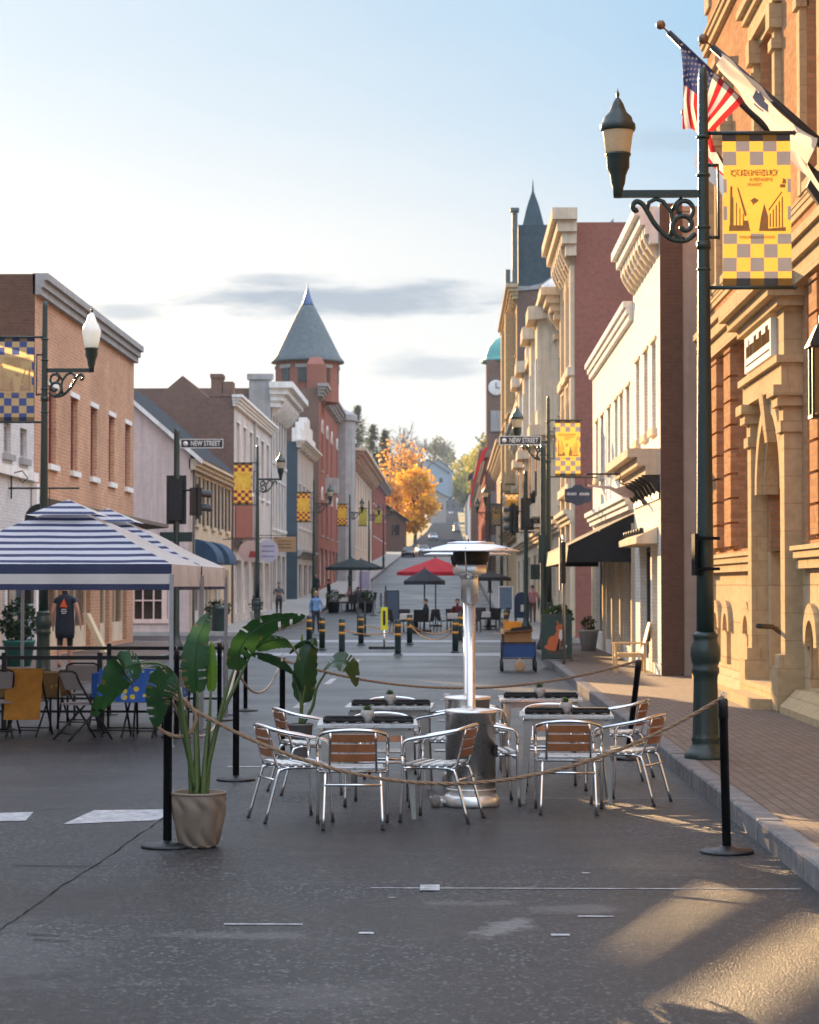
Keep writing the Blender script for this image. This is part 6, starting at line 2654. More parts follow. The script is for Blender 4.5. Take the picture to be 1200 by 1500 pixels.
def carton(label, c, sz, rz, open_=False, m=None, tilt=0):
    root = thing('cardboard_box', label, 'box', c, 'boxes in the wagon')
    M = Matrix.Translation(c) @ Matrix.Rotation(rz, 4, 'Z') @ Matrix.Rotation(tilt, 4, 'Y')
    b = MB()
    x, y, z = sz[0] / 2, sz[1] / 2, sz[2]
    b.box(-x, x, -y, y, 0, z, M)
    b.build('carton', m or m_card, root)
    if open_:
        b = MB()
        for q in ([(-x, -y, z), (x, -y, z), (x * 1.05, -y - .16, z + .05), (-x * 1.05, -y - .16, z + .05)], [(-x, y, z), (x, y, z), (x, y + .16, z + .1), (-x, y + .16, z + .1)]):
            b.prism([M @ Vector(p) for p in q], (0, 0, .006))
        for q in ([(-x, -y, z), (-x - .22, -y, z + .02), (-x - .22, y, z + .02), (-x, y, z)], [(x, -y, z), (x + .14, -y, z + .07), (x + .14, y, z + .07), (x, y, z)]):
            b.prism([M @ Vector(p) for p in q], (0, 0, .006))
        b.build('flap', m_card, root)
    return root


carton('open brown cardboard box lying low in the blue wagon', (wx - .02, wy - .1, .52), (.60, .5, .30), R(6), True, None, R(-4))
carton('small dark box on top of the open carton in the wagon', (wx + .08, wy + .05, .86), (.42, .3, .09), R(-12), False, m_blackcloth, R(-8))
carton('orange box on the very top of the wagon load', (wx - .12, wy + .1, .90), (.34, .28, .17), R(14), False, mat('orange_card', (.62, .26, .03), .7, 0, .2, 8))

# folding board with the fox
fx, fy = 2.36, 49.6
root = thing('sandwich_board', 'dark green sandwich board painted with a sitting orange fox', 'sign', (fx, fy, .15))
M = Matrix.Translation((fx, fy, .15)) @ Matrix.Rotation(R(-8), 4, 'X')
b = MB()
b.box(-.31, .31, -.02, .02, .04, 1.02, M)
M2 = Matrix.Translation((fx, fy + .40, .15)) @ Matrix.Rotation(R(12), 4, 'X')
b.box(-.31, .31, -.02, .02, .04, 1.02, M2)
bd = b.build('board', mat('board_green', (.018, .05, .042), .6, 0, .2, 6), root)
b = MB()
for (xa, xb, za, zb) in ((-.35, -.31, 0, 1.06), (.31, .35, 0, 1.06), (-.31, .31, 1.0, 1.06), (-.31, .31, .06, .1)):
    b.box(xa, xb, -.03, .03, za, zb, M)
b.build('board_frame', m_green, root)


def disc(b, cx, cz, rx, rz_, o, rot=0, n=20):
    b.poly([M @ Vector((cx + rx * math.cos(t) * math.cos(rot) - rz_ * math.sin(t) * math.sin(rot), -.021 - o, cz + rx * math.cos(t) * math.sin(rot) + rz_ * math.sin(t) * math.cos(rot))) for t in [2 * PI * k / n for k in range(n)]])


def pl(b, pts, o):
    b.poly([M @ Vector((x, -.021 - o, z)) for x, z in pts])


b = MB()
disc(b, -.06, .40, .15, .17, .002, .2)
disc(b, .03, .52, .09, .17, .003, -.15)
disc(b, -.10, .30, .18, .075, .0025, -.1)
disc(b, .08, .74, .10, .085, .004)
pl(b, [(-.01, .79), (.0, .92), (.07, .81)], .0042)
pl(b, [(.10, .81), (.17, .92), (.17, .78)], .0043)
pl(b, [(.02, .72), (.16, .72), (.10, .61)], .0041)
b.build('painted_fox', mat('fox_orange', (.52, .13, .04), .7, 0, .15, 20), bd)
b = MB()
disc(b, .09, .57, .045, .11, .005)
pl(b, [(.05, .70), (.14, .70), (.10, .62)], .0055)
disc(b, .17, .31, .07, .035, .0045, .5)
b.build('painted_white_fur', mat('fox_white', (.60, .56, .52), .7), bd)
b = MB()
pl(b, [(-.02, .22), (.05, .25), (.08, .5), (.05, .5)], .0052)
b.build('painted_dark_leg', m_blackcloth, bd)
b = MB()
disc(b, .05, .76, .012, .012, .006)
disc(b, .12, .76, .012, .012, .006)
pl(b, [(-.01, .80), (.0, .88), (.03, .81)], .0056)
b.build('painted_dark_marks', m_blackcloth, bd)
b = MB()
rnd = random.Random(8)
x = -.20
while x < .18:
    wd = rnd.uniform(.012, .02)
    pl(b, [(x, .15), (x + .008, .15), (x + .008 + wd, .15 + rnd.uniform(.05, .09)), (x + wd, .15 + .06)], .003)
    x += rnd.uniform(.03, .05)
b.build('painted_scrawl', mat('scrawl_red', (.32, .08, .05), .7), bd)

# wooden slatted armchair on the pavement
cx, cy = 3.50, 43.2
m_wood = mat('pale_pine', (.55, .37, .19), .6, 0, .2, 6, .1)  # one pine tone on every part of the armchair
root = thing('wooden_armchair', 'wooden slatted armchair on the pavement against the sunlit brick pier', 'chair', (cx, cy, .15))
b = MB()
M = Matrix.Translation((cx, cy, .15))
for k in range(6):
    b.box(-.26, .26, -.24 + k * .085, -.17 + k * .085, .36, .38, M)
b.build('seat', m_wood, root)
b = MB()
for k in range(5):
    y = -.22 + k * .1
    b.prism([M @ Vector(p) for p in ((.22, y, .36), (.25, y, .36), (.40, y, .98), (.37, y, .98))], (0, .08, 0))
b.build('backrest', m_wood, root)
for sy in (-.29, .27):
    b = MB()
    b.box(-.34, .34, sy - .03, sy + .05, .56, .585, M)
    b.build('armrest', m_wood, root)
    for x in (-.30, .26):
        b = MB()
        b.box(x - .025, x + .025, sy - .015, sy + .03, 0, .56, M)
        b.build('leg', m_wood, root)
b = MB()
b.box(-.3, .28, -.27, -.25, .30, .36, M)
b.box(-.3, -.28, -.25, .25, .30, .36, M)
b.build('apron', m_wood, root)
# hanging signs on the right
root = thing('hanging_sign', 'dark blue shaped sign hanging out over the far right pavement', 'sign', (3.4, 58.5, 4.3))
b = MB()
o = [(-.36, -.17), (-.30, -.20), (-.16, -.22), (-.06, -.28), (.06, -.28), (.16, -.22), (.30, -.20), (.36, -.17), (.36, .16), (.28, .17), (.16, .20), (.08, .27), (-.08, .27), (-.16, .20), (-.28, .17), (-.36, .16)]
b.prism([(3.36 + x, 58.5, 4.28 + z) for x, z in o], (0, .04, 0))
sg = b.build('board', mat('navy_sign', (.03, .045, .085), .5, 0, .2, 8), root)
b = MB()
rnd = random.Random(14)
x = 3.06
while x < 3.66:
    wd = rnd.uniform(.02, .05)
    if not 3.32 < x < 3.38:
        b.prism([(x, 58.498, 4.27), (x + wd, 58.498, 4.27), (x + wd, 58.498, 4.27 + rnd.uniform(.05, .10)), (x, 58.498, 4.33)], (0, -.003, 0))
    x += wd + .012
b.build('sign_lettering', mat('pale_lettering', (.5, .52, .55), .6), sg)
b = MB()
b.tube([(2.95, 58.52, 4.75), (SR, 58.52, 4.75)], .02, 6)
b.tube([(3.15, 58.52, 4.75), (3.15, 58.52, 4.5)], .01, 5)
b.tube([(3.57, 58.52, 4.75), (3.57, 58.52, 4.5)], .01, 5)
b.build('hanger', m_iron, root)
root = thing('hanging_sign', 'pale scooped sign on an iron bracket above the black awning', 'sign', (3.4, 45.6, 3.8))
b = MB()
b.prism([(SR - .02, 45.6, 3.94), (SR - .30, 45.6, 3.95), (SR - .52, 45.6, 3.88), (SR - .62, 45.6, 3.92), (SR - 1.1, 45.6, 3.96), (SR - 1.1, 45.6, 3.92), (SR - .65, 45.6, 3.86), (SR - .45, 45.6, 3.74), (SR - .30, 45.6, 3.68), (SR - .16, 45.6, 3.69), (SR - .08, 45.6, 3.82)][::-1], (0, .05, 0))
b.build('board', mat('pale_pink_sign', (.50, .38, .34), .6), root)
b = MB()
b.tube([(SR, 45.62, 4.18), (SR - 1.15, 45.62, 4.18)], .022, 6)
b.tube([(SR - .35 + .1 * math.cos(t * .5), 45.62, 4.06 + .1 * math.sin(t * .5)) for t in range(13)], .016, 6)
b.build('iron_bracket', m_iron, root)
# hanging signs on the left
root = thing('hanging_sign', 'black round-topped sign hanging from a scrolled bracket beside the white brick shop', 'sign', (-8.9, 47.5, 3.4))
b = MB()
zc = 3.35
xs_ = -9.0
b.prism([(xs_ - .34, 47.5, 2.9), (xs_ + .34, 47.5, 2.9)] + [(xs_ + .34 * math.cos(PI * k / 14), 47.5, zc - .05 + .34 * math.sin(PI * k / 14)) for k in range(15)], (0, .05, 0))
b.build('board', m_black, root)
b = MB()
b.tube([(SL, 47.52, 3.98), (SL + 1.55, 47.52, 3.98)], .022, 6)
b.tube([(SL + .06, 47.52, 3.75), (SL + .06, 47.52, 4.4)], .02, 6)
b.tube([(SL + .06, 47.52, 4.3), (SL + .3, 47.52, 4.36), (SL + .42, 47.52, 4.2), (SL + .3, 47.52, 4.1), (SL + .22, 47.52, 4.2)], .014, 6)
for x in (xs_ - .2, xs_ + .2):
    b.tube([(x, 47.52, 3.98), (x, 47.52, 3.5)], .01, 5)
b.build('iron_bracket', m_iron, root)
for (x, y, z, w_, h_, lab, col, shape) in ((-8.55, 92, 3.3, .95, .9, 'pale oval shop sign with a red mark, left of a lamp pole', (.50, .36, .33), 'o'), (-7.95, 94, 3.35, .9, 1.0, 'round pale lilac sign hung right of a lamp pole', (.42, .42, .52), 'o'),
                                       (-8.3, 108, 3.9, 1.1, .75, 'tan rectangular sign hung over the left pavement before the teal wall', (.36, .24, .13), 'r')):
    root = thing('hanging_sign', lab, 'sign', (x, y, z))
    b = MB()
    if shape == 'o':
        b.prism([(x + w_ / 2 * math.cos(t), y, z + h_ / 2 * math.sin(t)) for t in [2 * PI * k / 24 for k in range(24)]], (0, .06, 0))
    else:
        b.box(x - w_ / 2, x + w_ / 2, y, y + .06, z - h_ / 2, z + h_ / 2)
    sg = b.build('board', mat('sign_' + lab[:6], col, .6), root)
    b = MB()
    if shape == 'o' and col[0] > .45:
        b.prism([(x - .05, y - .004, z - .25), (x + .3, y - .004, z - .25), (x + .22, y - .004, z), (x + .02, y - .004, z + .02)], (0, -.01, 0))
        b.build('painted_mark', mat('mark_red', (.28, .04, .04), .6), sg)
    else:
        for k in range(3):
            b.box(x - w_ * .3, x + w_ * .3, y - .014, y - .004, z - h_ * .25 + k * h_ * .22, z - h_ * .25 + k * h_ * .22 + .05)
        b.build('painted_lines', mat('line_brown' if shape == 'r' else 'line_violet', (.17, .10, .06) if shape == 'r' else (.24, .22, .38), .6), sg)
    b = MB()
    b.tube([(SL, y + .03, z + h_ / 2 + .06), (x + w_ / 2, y + .03, z + h_ / 2 + .06)], .02, 6)
    b.build('hanger', m_iron, root)
# ================================================================== people
m_skin = mat('skin', (.42, .24, .17), .55, 0, .08, 8)
m_hair_d = mat('dark_hair', (.03, .02, .015), .6)
m_hair_l = mat('fair_hair', (.36, .22, .09), .6)


def cl(name, c):
    return mat('cloth_' + name, c, .9, 0, .15, 6, .25)


def person(label, loc, rz, h, top, legs, hair, pose='stand', shoes=None, sleeve='long', short=False, hairlen=.0, seat=.46, arms=None, step=0., skin=None, extra=None):
    """one continuous body grown on a skeleton; +Y is where the person faces before turning"""
    k = h / 1.75
    J = {}
    V = Vector
    sit = pose == 'sit'
    pz = (seat + .08) / k if sit else .93
    J['pel'] = V((0, 0, pz))
    J['waist'] = V((0, -.01 if not sit else -.02, pz + .17))
    J['chest'] = V((0, .0, pz + .36))
    J['neck'] = V((0, .0, pz + .53))
    J['head0'] = V((0, .02, pz + .61))
    J['head1'] = V((0, .025, pz + .72))
    J['crown'] = V((0, .01, pz + .79))
    J['nose'] = V((0, .125, pz + .655))
    ar = arms or {}
    for s, n in ((-1, 'L'), (1, 'R')):
        J['sh' + n] = V((s * .17, 0, pz + .47))
        e, hnd = ar.get(n, ((s * .235, -.03, pz + .20), (s * .25, .05, pz - .05)))
        if sit and n not in ar:
            e, hnd = (s * .24, .06, pz + .22), (s * .16, .30, pz + .20)
        J['el' + n], J['wr' + n] = V(e), V(hnd)
        d = (J['wr' + n] - J['el' + n]).normalized()
        J['ha' + n] = J['wr' + n] + d * .085
        J['hip' + n] = V((s * .09, 0, pz - .05))
        st = step * s
        if sit:
            J['kn' + n] = V((s * .11, .42, pz - .02))
            J['an' + n] = V((s * .11, .40, .08))
        else:
            J['kn' + n] = V((s * .095, .02 + st * .55, .50))
            J['an' + n] = V((s * .10, st * 1.0 - (.06 if st < 0 else 0), .085 + (.06 if st < -.1 else 0)))
        J['to' + n] = J['an' + n] + V((s * .02, .17, -.045))
    BN = [('pel', 'waist'), ('waist', 'chest'), ('chest', 'neck'), ('neck', 'head0'), ('head0', 'head1'), ('head1', 'crown'), ('head0', 'nose')]
    for n in 'LR':
        BN += [('chest', 'sh' + n), ('sh' + n, 'el' + n), ('el' + n, 'wr' + n), ('wr' + n, 'ha' + n), ('pel', 'hip' + n), ('hip' + n, 'kn' + n), ('kn' + n, 'an' + n), ('an' + n, 'to' + n)]
    RD = dict(pel=(.145, .105), waist=(.135, .095), chest=(.155, .11), neck=(.052, .052), head0=(.068, .075), head1=(.082, .095), crown=(.06, .07), nose=(.014, .014), sh=(.07, .065), el=(.043, .043), wr=(.028, .03), ha=(.036, .02), hip=(.095, .10), kn=(.062, .062), an=(.04, .042), to=(.038, .028))
    names = list(J)
    me = bpy.data.meshes.new('body')
    me.from_pydata([tuple(J[n] * k) for n in names], [(names.index(a), names.index(c)) for a, c in BN], [])
    ob = bpy.data.objects.new('body', me)
    COL.objects.link(ob)
    md = ob.modifiers.new('skin', 'SKIN')
    md.use_smooth_shade = True
    for i, n in enumerate(names):
        key = n if n in RD else n[:-1]
        me.skin_vertices[0].data[i].radius = (RD[key][0] * k, RD[key][1] * k)
        me.skin_vertices[0].data[i].use_root = n == 'pel'
    sub = ob.modifiers.new('sub', 'SUBSURF')
    sub.levels = sub.render_levels = 2
    dg = bpy.context.evaluated_depsgraph_get()
    dg.update()
    ev = bpy.data.meshes.new_from_object(ob.evaluated_get(dg))
    bpy.data.objects.remove(ob)
    sk = skin or m_skin
    ms = [top, legs, sk, shoes or m_rubber]
    zone = {}
    for a, c in BN:
        if a in ('pel', 'waist', 'chest') and c in ('waist', 'chest', 'neck'):
            zone[(a, c)] = 0
        elif a == 'chest':
            zone[(a, c)] = 0
        elif a.startswith('sh'):
            zone[(a, c)] = 0 if sleeve != 'none' else 2
        elif a.startswith('el'):
            zone[(a, c)] = 0 if sleeve == 'long' else 2
        elif a.startswith('wr') or a in ('neck', 'head0', 'head1'):
            zone[(a, c)] = 2
        elif a.startswith('hip') or c.startswith('hip'):
            zone[(a, c)] = 1
        elif a.startswith('kn'):
            zone[(a, c)] = 2 if short else 1
        else:
            zone[(a, c)] = 3
    b = MB()
    b.v = [tuple(v.co) for v in ev.vertices]
    b.smooth = True
    seg = [(J[a] * k, J[c] * k, zone[(a, c)], (RD[a if a in RD else a[:-1]][0] + RD[c if c in RD else c[:-1]][0]) / 2 * k) for a, c in BN]
    for pgn in ev.polygons:
        c = pgn.center
        best, bz = 9, 0
        for p, q, z, rr in seg:
            d = q - p
            t = max(0, min(1, (c - p).dot(d) / max(1e-9, d.length_squared)))
            ds = ((c - p) - d * t).length - rr
            if ds < best:
                best, bz = ds, z
        if bz in (0, 1) and not sit and c.z / k < .98 and abs(c.x) / k < .2 and bz == 0 and c.z / k < .93:
            bz = 1
        b.mi = bz
        b.face(tuple(pgn.vertices))
    # five fingers on each hand
    b.mi = 2
    for n in 'LR':
        hp, wr = J['ha' + n] * k, J['wr' + n] * k
        d = (hp - wr).normalized()
        sd = Vector((0, 1, 0)) if abs(d.y) < .8 else Vector((1, 0, 0))
        sd = (sd - d * sd.dot(d)).normalized()
        inn = d.cross(sd) * (.3 if n == 'L' else -.3)
        for f_, (o, ln) in enumerate(((-.026, .06), (-.009, .072), (.009, .07), (.025, .055))):
            p = hp + sd * o * k - d * .01 * k
            b.tube([p, p + (d * .6 + inn * .1) * ln * k, p + (d + inn * .55) * ln * k], [.0085 * k, .0075 * k, .006 * k], 5)
        p = wr + d * .035 * k + sd * .026 * k
        b.tube([p, p + (d * .5 + sd * .8) * .04 * k, p + (d * 1.1 + sd * .8 + inn) * .055 * k], [.011 * k, .009 * k, .007 * k], 5)
    root = thing('person', label, 'person', (0, 0, 0))
    b.build('body', ms, root)
    # hair cap and face marks
    b = MB()
    hc = (J['head1'] * k)
    b.smooth = True
    def hf(i, j):
        a = 2 * PI * i / 18
        e = PI * .5 - (PI * (.56 + .16 * hairlen)) * j / 9
        front = max(0, math.sin(a))
        e = max(e, -.55 - .3 * hairlen + .95 * front)
        rx, ry, rz_ = .088 * k, .104 * k, .10 * k
        lo = 1 + .05 * math.sin(a * 7)
        return hc + Vector((rx * math.cos(e) * math.cos(a) * lo, -.012 * k + ry * math.cos(e) * math.sin(a), rz_ * math.sin(e) - (hairlen * .16 * k * max(0, -math.sin(e)))))
    b.grid(hf, 18, 9)
    b.build('hair', hair, root)
    b = MB()
    for s in (-1, 1):
        b.lathe([(.0, -.009 * k), (.010 * k, 0), (.0, .009 * k)], hc + Vector((s * .033 * k, .094 * k, -.02 * k)), 8)
    b.build('eye_pair', m_hair_d, root)
    b = MB()
    for s in (-1, 1):
        b.lathe([(.0, -.028 * k), (.012 * k, -.012 * k), (.014 * k, .012 * k), (.0, .03 * k)], hc + Vector((s * .098 * k, .0, -.03 * k)), 8)
    b.build('ear_pair', sk, root)
    b = MB()
    p = hc + Vector((0, .098 * k, -.072 * k))
    b.box(p.x - .024 * k, p.x + .024 * k, p.y - .012 * k, p.y + .002 * k, p.z - .006 * k, p.z + .006 * k)
    b.build('mouth', mat('lips', (.30, .10, .09), .6), root)
    if extra:
        extra(root, J, k)
    root.location = loc
    root.rotation_euler = (0, 0, rz)
    return root


def vest_print(root, J, k):
    b = MB()
    c = J['chest'] * k
    y = c.y - .122 * k
    b.prism([(-.085, y, c.z - .06), (.075, y, c.z - .075), (.0, y - .002, c.z + .11)], (0, -.006, 0))
    b.build('vest_triangle', mat('vest_orange', (.72, .10, .02), .7), root)
    b = MB()
    for z, a, c2 in ((-.125, -.05, .05), (-.16, -.06, -.01), (-.165, .01, .06), (-.2, -.045, .04)):
        b.box(a, c2, y - .006, y + .0, c.z + z, c.z + z + .018)
    b.build('vest_lettering', mat('vest_white', (.6, .6, .6), .7), root)
    b = MB()
    b.smooth = True
    prof = [(.185, .60), (.20, .72), (.195, .9), (.185, 1.05), (.178, 1.2), (.182, 1.33), (.165, 1.42), (.11, 1.47)]
    M = Matrix.Scale(.68, 4, (0, 1, 0))
    b.lathe([(r * k, z * k) for r, z in prof], n=20, M=M)
    b.build('loose_shirt', cl('navy', (.012, .016, .028)), root)


person('person in a navy sleeveless shirt with an orange triangle on its back under the tent', (-8.0, 45.0, .15), 0, 1.8, cl('navy', (.012, .016, .028)), cl('black', (.015, .015, .017)), m_hair_d,
       sleeve='none', short=True, arms={'R': ((.26, -.02, 1.15), (.30, .02, .90))}, step=.06, extra=vest_print)
person('person in a light blue jacket and dark jeans walking down the street towards the camera', (-5.25, 84, 0), PI, 1.66, cl('sky_blue', (.16, .30, .55)), cl('denim', (.02, .026, .045)), m_hair_l, hairlen=.7, step=.14,
       arms={'L': ((-.25, .02, 1.12), (-.20, .14, .93)), 'R': ((.25, -.05, 1.12), (.25, -.02, .88))})
person('person in a grey shirt with folded arms on the left pavement before the teal wall', (-8.35, 105, gz(105) + .15), PI, 1.72, cl('grey', (.10, .11, .12)), cl('dark_trousers', (.018, .02, .026)), m_hair_d, sleeve='short',
       arms={'L': ((-.24, .04, 1.14), (-.02, .20, 1.13)), 'R': ((.24, .04, 1.14), (.04, .22, 1.17))})
person('person all in black standing by the kerb left of the black parasol', (-6.75, 119, gz(119)), PI * .6, 1.75, cl('black', (.015, .015, .017)), cl('black', (.015, .015, .017)), m_hair_d, step=.08)
person('person in dark clothes behind the one in black on the left pavement', (-8.0, 128, gz(128) + .15), PI * .8, 1.8, cl('charcoal', (.03, .03, .033)), cl('black', (.015, .015, .017)), m_hair_d, step=.05)
person('person in a pink top walking away on the right pavement behind the traffic light pole', (3.55, 97, gz(97) + .15), .1, 1.7, cl('pink', (.46, .20, .22)), cl('brown_trousers', (.11, .07, .055)), m_hair_d, step=.1, sleeve='short')
person('person in dark clothes on the right pavement beside the street corner lamp', (3.35, 79, gz(79) + .15), PI, 1.72, cl('dark_blue', (.03, .04, .07)), cl('charcoal', (.03, .03, .033)), m_hair_d, step=.05)

# ================================================================== striped bollards
m_band = mat('orange_reflective_band', (.60, .27, .03), .5, 0, .1, 6)
bol = None
BO = [(501, 957), (529, 945), (583, 960), (600, 944), (667, 956), (674, 940), (472, 952), (453, 948), (741, 921)]
LB = ['left one of the front row across the street', 'second of the row, set back toward the crosswalk', 'front row one beside the yellow road sign', 'behind the front row, right of the yellow road sign', 'front row one left of the heater posts', 'close behind another, left of the heater posts',
      'by the left kerb next to the walking person', 'half behind the plant leaves at the left kerb', 'beside the right kerb behind the wagon']
for (x, y), l in zip(BO, LB):
    d = 1.85 * F / (y - 858)
    d = min(d, 82)
    X = (x - 663) * d / F
    if bol is None:
        bol = o = thing('bollard', '', 'bollard', (0, 0, 0), 'black bollards with orange bands')
        b = MB()
        b.lathe([(.085, 0), (.085, .92), (.07, .95), (.0, .955)], n=16)
        b.lathe([(.13, 0), (.13, .03), (.085, .05)], n=16)
        b.build('post', m_green, o)
        for z in (.52, .76):
            b = MB()
            b.lathe([(.088, z), (.088, z + .07)], n=16)
            b.build('band', m_band, o)
    else:
        o = dup(bol, (0, 0, 0))
    o.location = (X, d, 0)
    o['label'] = 'black bollard with orange bands, ' + l
m_orope = mat('orange_rope', (.50, .24, .06), .9, 0, .2, 30)
P = lambda i: Vector(((BO[i][0] - 663) * min(82, 1.85 * F / (BO[i][1] - 858)) / F, min(82, 1.85 * F / (BO[i][1] - 858)), .66))
for i, j, s, l in ((0, 2, .12, 'front left pair'), (1, 3, .14, 'rear left pair'), (3, 4, .40, 'middle pair'), (3, 5, .36, 'rear middle pair')):
    rope('thin orange rope slung between the ' + l + ' of bollards', [sag(P(i), P(j), s, 10)], m_orope, .014)
# upright yellow road sign on a black base
root = thing('road_sign', 'narrow upright yellow road sign on a black rubber foot', 'sign', (-2.0, 64, 0))
b = MB()
b.box(-2.0 - .10, -2.0 + .10, 63.98, 64.02, .55, 1.22)
b.build('panel', mat('safety_yellow', (.75, .72, .03), .5, 0, .1), root)
b = MB()
b.box(-2.0 - .035, -2.0 + .035, 63.97, 63.978, .70, 1.12)
b.build('panel_mark', m_black, root)
b = MB()
b.tube([(-2, 64, .05), (-2, 64, .56)], .03, 8)
b.build('post', m_steel, root)
b = MB()
b.box(-2.45, -1.55, 63.8, 64.2, 0, .07)
b.build('foot', m_rubber, root)

# ================================================================== parasols and terrace tables in the road
def parasol(label, x, d, r, h, drop, col, name):
    z = gz(d)
    root = thing('parasol', label, 'parasol', (x, d, z), 'parasols over the street tables')
    m = mat('parasol_' + name, col, .85, 0, .12, 3, .15, transl=.2)
    b = MB()
    n = 8
    for k in range(n):
        a, c = 2 * PI * k / n + .2, 2 * PI * (k + 1) / n + .2
        A_, C_ = (x + r * math.cos(a), d + r * math.sin(a)), (x + r * math.cos(c), d + r * math.sin(c))
        for t0, t1 in ((0, .5), (.5, 1)):
            s = lambda t: z + h - drop * t - .06 * math.sin(PI * t) * 0
            b.poly([(x + (A_[0] - x) * t0, d + (A_[1] - d) * t0, s(t0)), (x + (A_[0] - x) * t1, d + (A_[1] - d) * t1, s(t1) - .02), (x + (C_[0] - x) * t1, d + (C_[1] - d) * t1, s(t1) - .02), (x + (C_[0] - x) * t0, d + (C_[1] - d) * t0, s(t0))])
        b.poly([(*A_, z + h - drop - .02), (*A_, z + h - drop - .17), (*C_, z + h - drop - .17), (*C_, z + h - drop - .02)])
    b.build('canopy', m, root)
    b = MB()
    b.tube([(x, d, z), (x, d, z + h + .06)], .03, 8)
    b.lathe([(.3, 0), (.3, .06), (.06, .1)], (x, d, z), 14)
    b.build('pole', m_black, root)
    return root


parasol('dark grey parasol left of the heater, in front of the red one', -1.13, 88, .85, 2.56, .5, (.03, .035, .045), 'grey')
parasol('red parasol behind the dark grey one', -.75, 97, 1.75, 3.05, .62, (.45, .02, .035), 'red')
parasol('small black parasol right of the heater', 1.65, 96, .95, 2.45, .25, (.02, .022, .026), 'black')
parasol('black parasol over the crowded tables by the left kerb', -5.5, 119, 1.45, 2.9, .5, (.018, .028, .028), 'greenblack')
parasol('second black parasol close behind the one by the left kerb', -5.2, 124, 1.25, 2.8, .45, (.02, .03, .03), 'greenblack')
# terrace tables and chairs
m_dark = mat('dark_chair', (.016, .016, .018), .6, 0, .3, 6)
tt = tch = None
TT = [(-1.6, 86, 'white clothed table under the dark grey parasol'), (.25, 87.5, 'white clothed table behind the heater posts'), (-5.7, 118.5, 'small table under the left kerb parasol'), (1.5, 92, 'white clothed table near the right kerb'), (-5.2, 123, 'farther small table under the left kerb parasols')]
for x, d, l in TT:
    if tt is None:
        tt = o = thing('terrace_table', '', 'table', (0, 0, 0), 'tables of the street terraces')
        b = MB()
        b.box(-.45, .45, -.45, .45, .72, .75)
        b.grid(lambda i, j: Vector((-.46 + .92 * i / 10, -.46 - .01 * math.sin(i * 2), .75 - .22 * j)), 10, 1)
        b.build('clothed_top', m_canvas, o)
        b = MB()
        b.tube([(0, 0, 0), (0, 0, .72)], .04, 8)
        b.lathe([(.25, 0), (.25, .03), (.04, .06)], n=12)
        b.build('pedestal', m_dark, o)
    else:
        o = dup(tt, (0, 0, 0))
    o.location = (x, d, gz(d))
    o['label'] = l
TC = []
for i, (x, d, l) in enumerate(TT):
    for k, a in enumerate((20, 110, 200, 290)):
        if i in (2, 4) and k > 2:
            continue
        TC.append((x + .62 * math.sin(R(a)), d - .62 * math.cos(R(a)), R(a), 'dark chair ' + ('in front of', 'right of', 'behind', 'left of')[k] + ' the ' + l))
for x, d, a, l in TC:
    if tch is None:
        tch = o = thing('terrace_chair', '', 'chair', (0, 0, 0), 'dark chairs of the street terraces')
        b = MB()
        b.box(-.22, .22, -.20, .22, .43, .47)
        b.build('seat', m_dark, o)
        b = MB()
        b.prism([(-.22, -.20, .47), (.22, -.20, .47), (.23, -.28, .92), (-.23, -.28, .92)], (0, -.03, 0))
        b.build('backrest', m_dark, o)
        for sx in (-.2, .2):
            for sy in (-.2, .2):
                b = MB()
                b.tube([(sx, sy, .44), (sx * 1.1, sy * 1.15, 0)], .016, 6)
                b.build('leg', m_dark, o)
    else:
        o = dup(tch, (0, 0, 0))
    o.location = (x, d, gz(d))
    o.rotation_euler = (0, 0, a)
    o['label'] = l
for x, d, rz, l, c, hr in ((-1.05, 86.4, 1.9, 'person in black seated at the table under the dark grey parasol', (.015, .015, .018), m_hair_d), (.2, 88.3, PI, 'person in dark red seated facing the camera behind the heater posts', (.12, .02, .025), m_hair_d),
                           (-5.6, 119.3, PI, 'person in pale pink seated facing the camera under the left kerb parasol', (.42, .28, .26), m_hair_l), (-5.1, 118.2, .3, 'person in dark grey seated with their back to the camera under the left kerb parasol', (.04, .04, .045), m_hair_d)):
    person(l, (x, d, gz(d)), rz, 1.72, cl('top' + l[10:18], c), cl('black', (.015, .015, .017)), hr, 'sit')
# barrels with shrubs by the left terrace, planters elsewhere
m_shrub = foliage('dark_shrub', (.012, .028, .012), (.035, .065, .02), .2, 4)


def bush(b, c, rx, rz_, n, sz, rnd):
    for _ in range(n):
        v = Vector((rnd.gauss(0, 1), rnd.gauss(0, 1), rnd.gauss(0, 1))).normalized() * rnd.uniform(.55, 1.05)
        p = Vector(c) + Vector((v.x * rx, v.y * rx, v.z * rz_))
        a = Vector((rnd.gauss(0, 1), rnd.gauss(0, 1), rnd.gauss(0, 1))).normalized()
        u = a.orthogonal().normalized()
        w_ = a.cross(u)
        s = sz * rnd.uniform(.6, 1.4)
        b.poly([p - u * s * .3, p + w_ * s * .45, p + u * s * .9, p - w_ * s * .45])


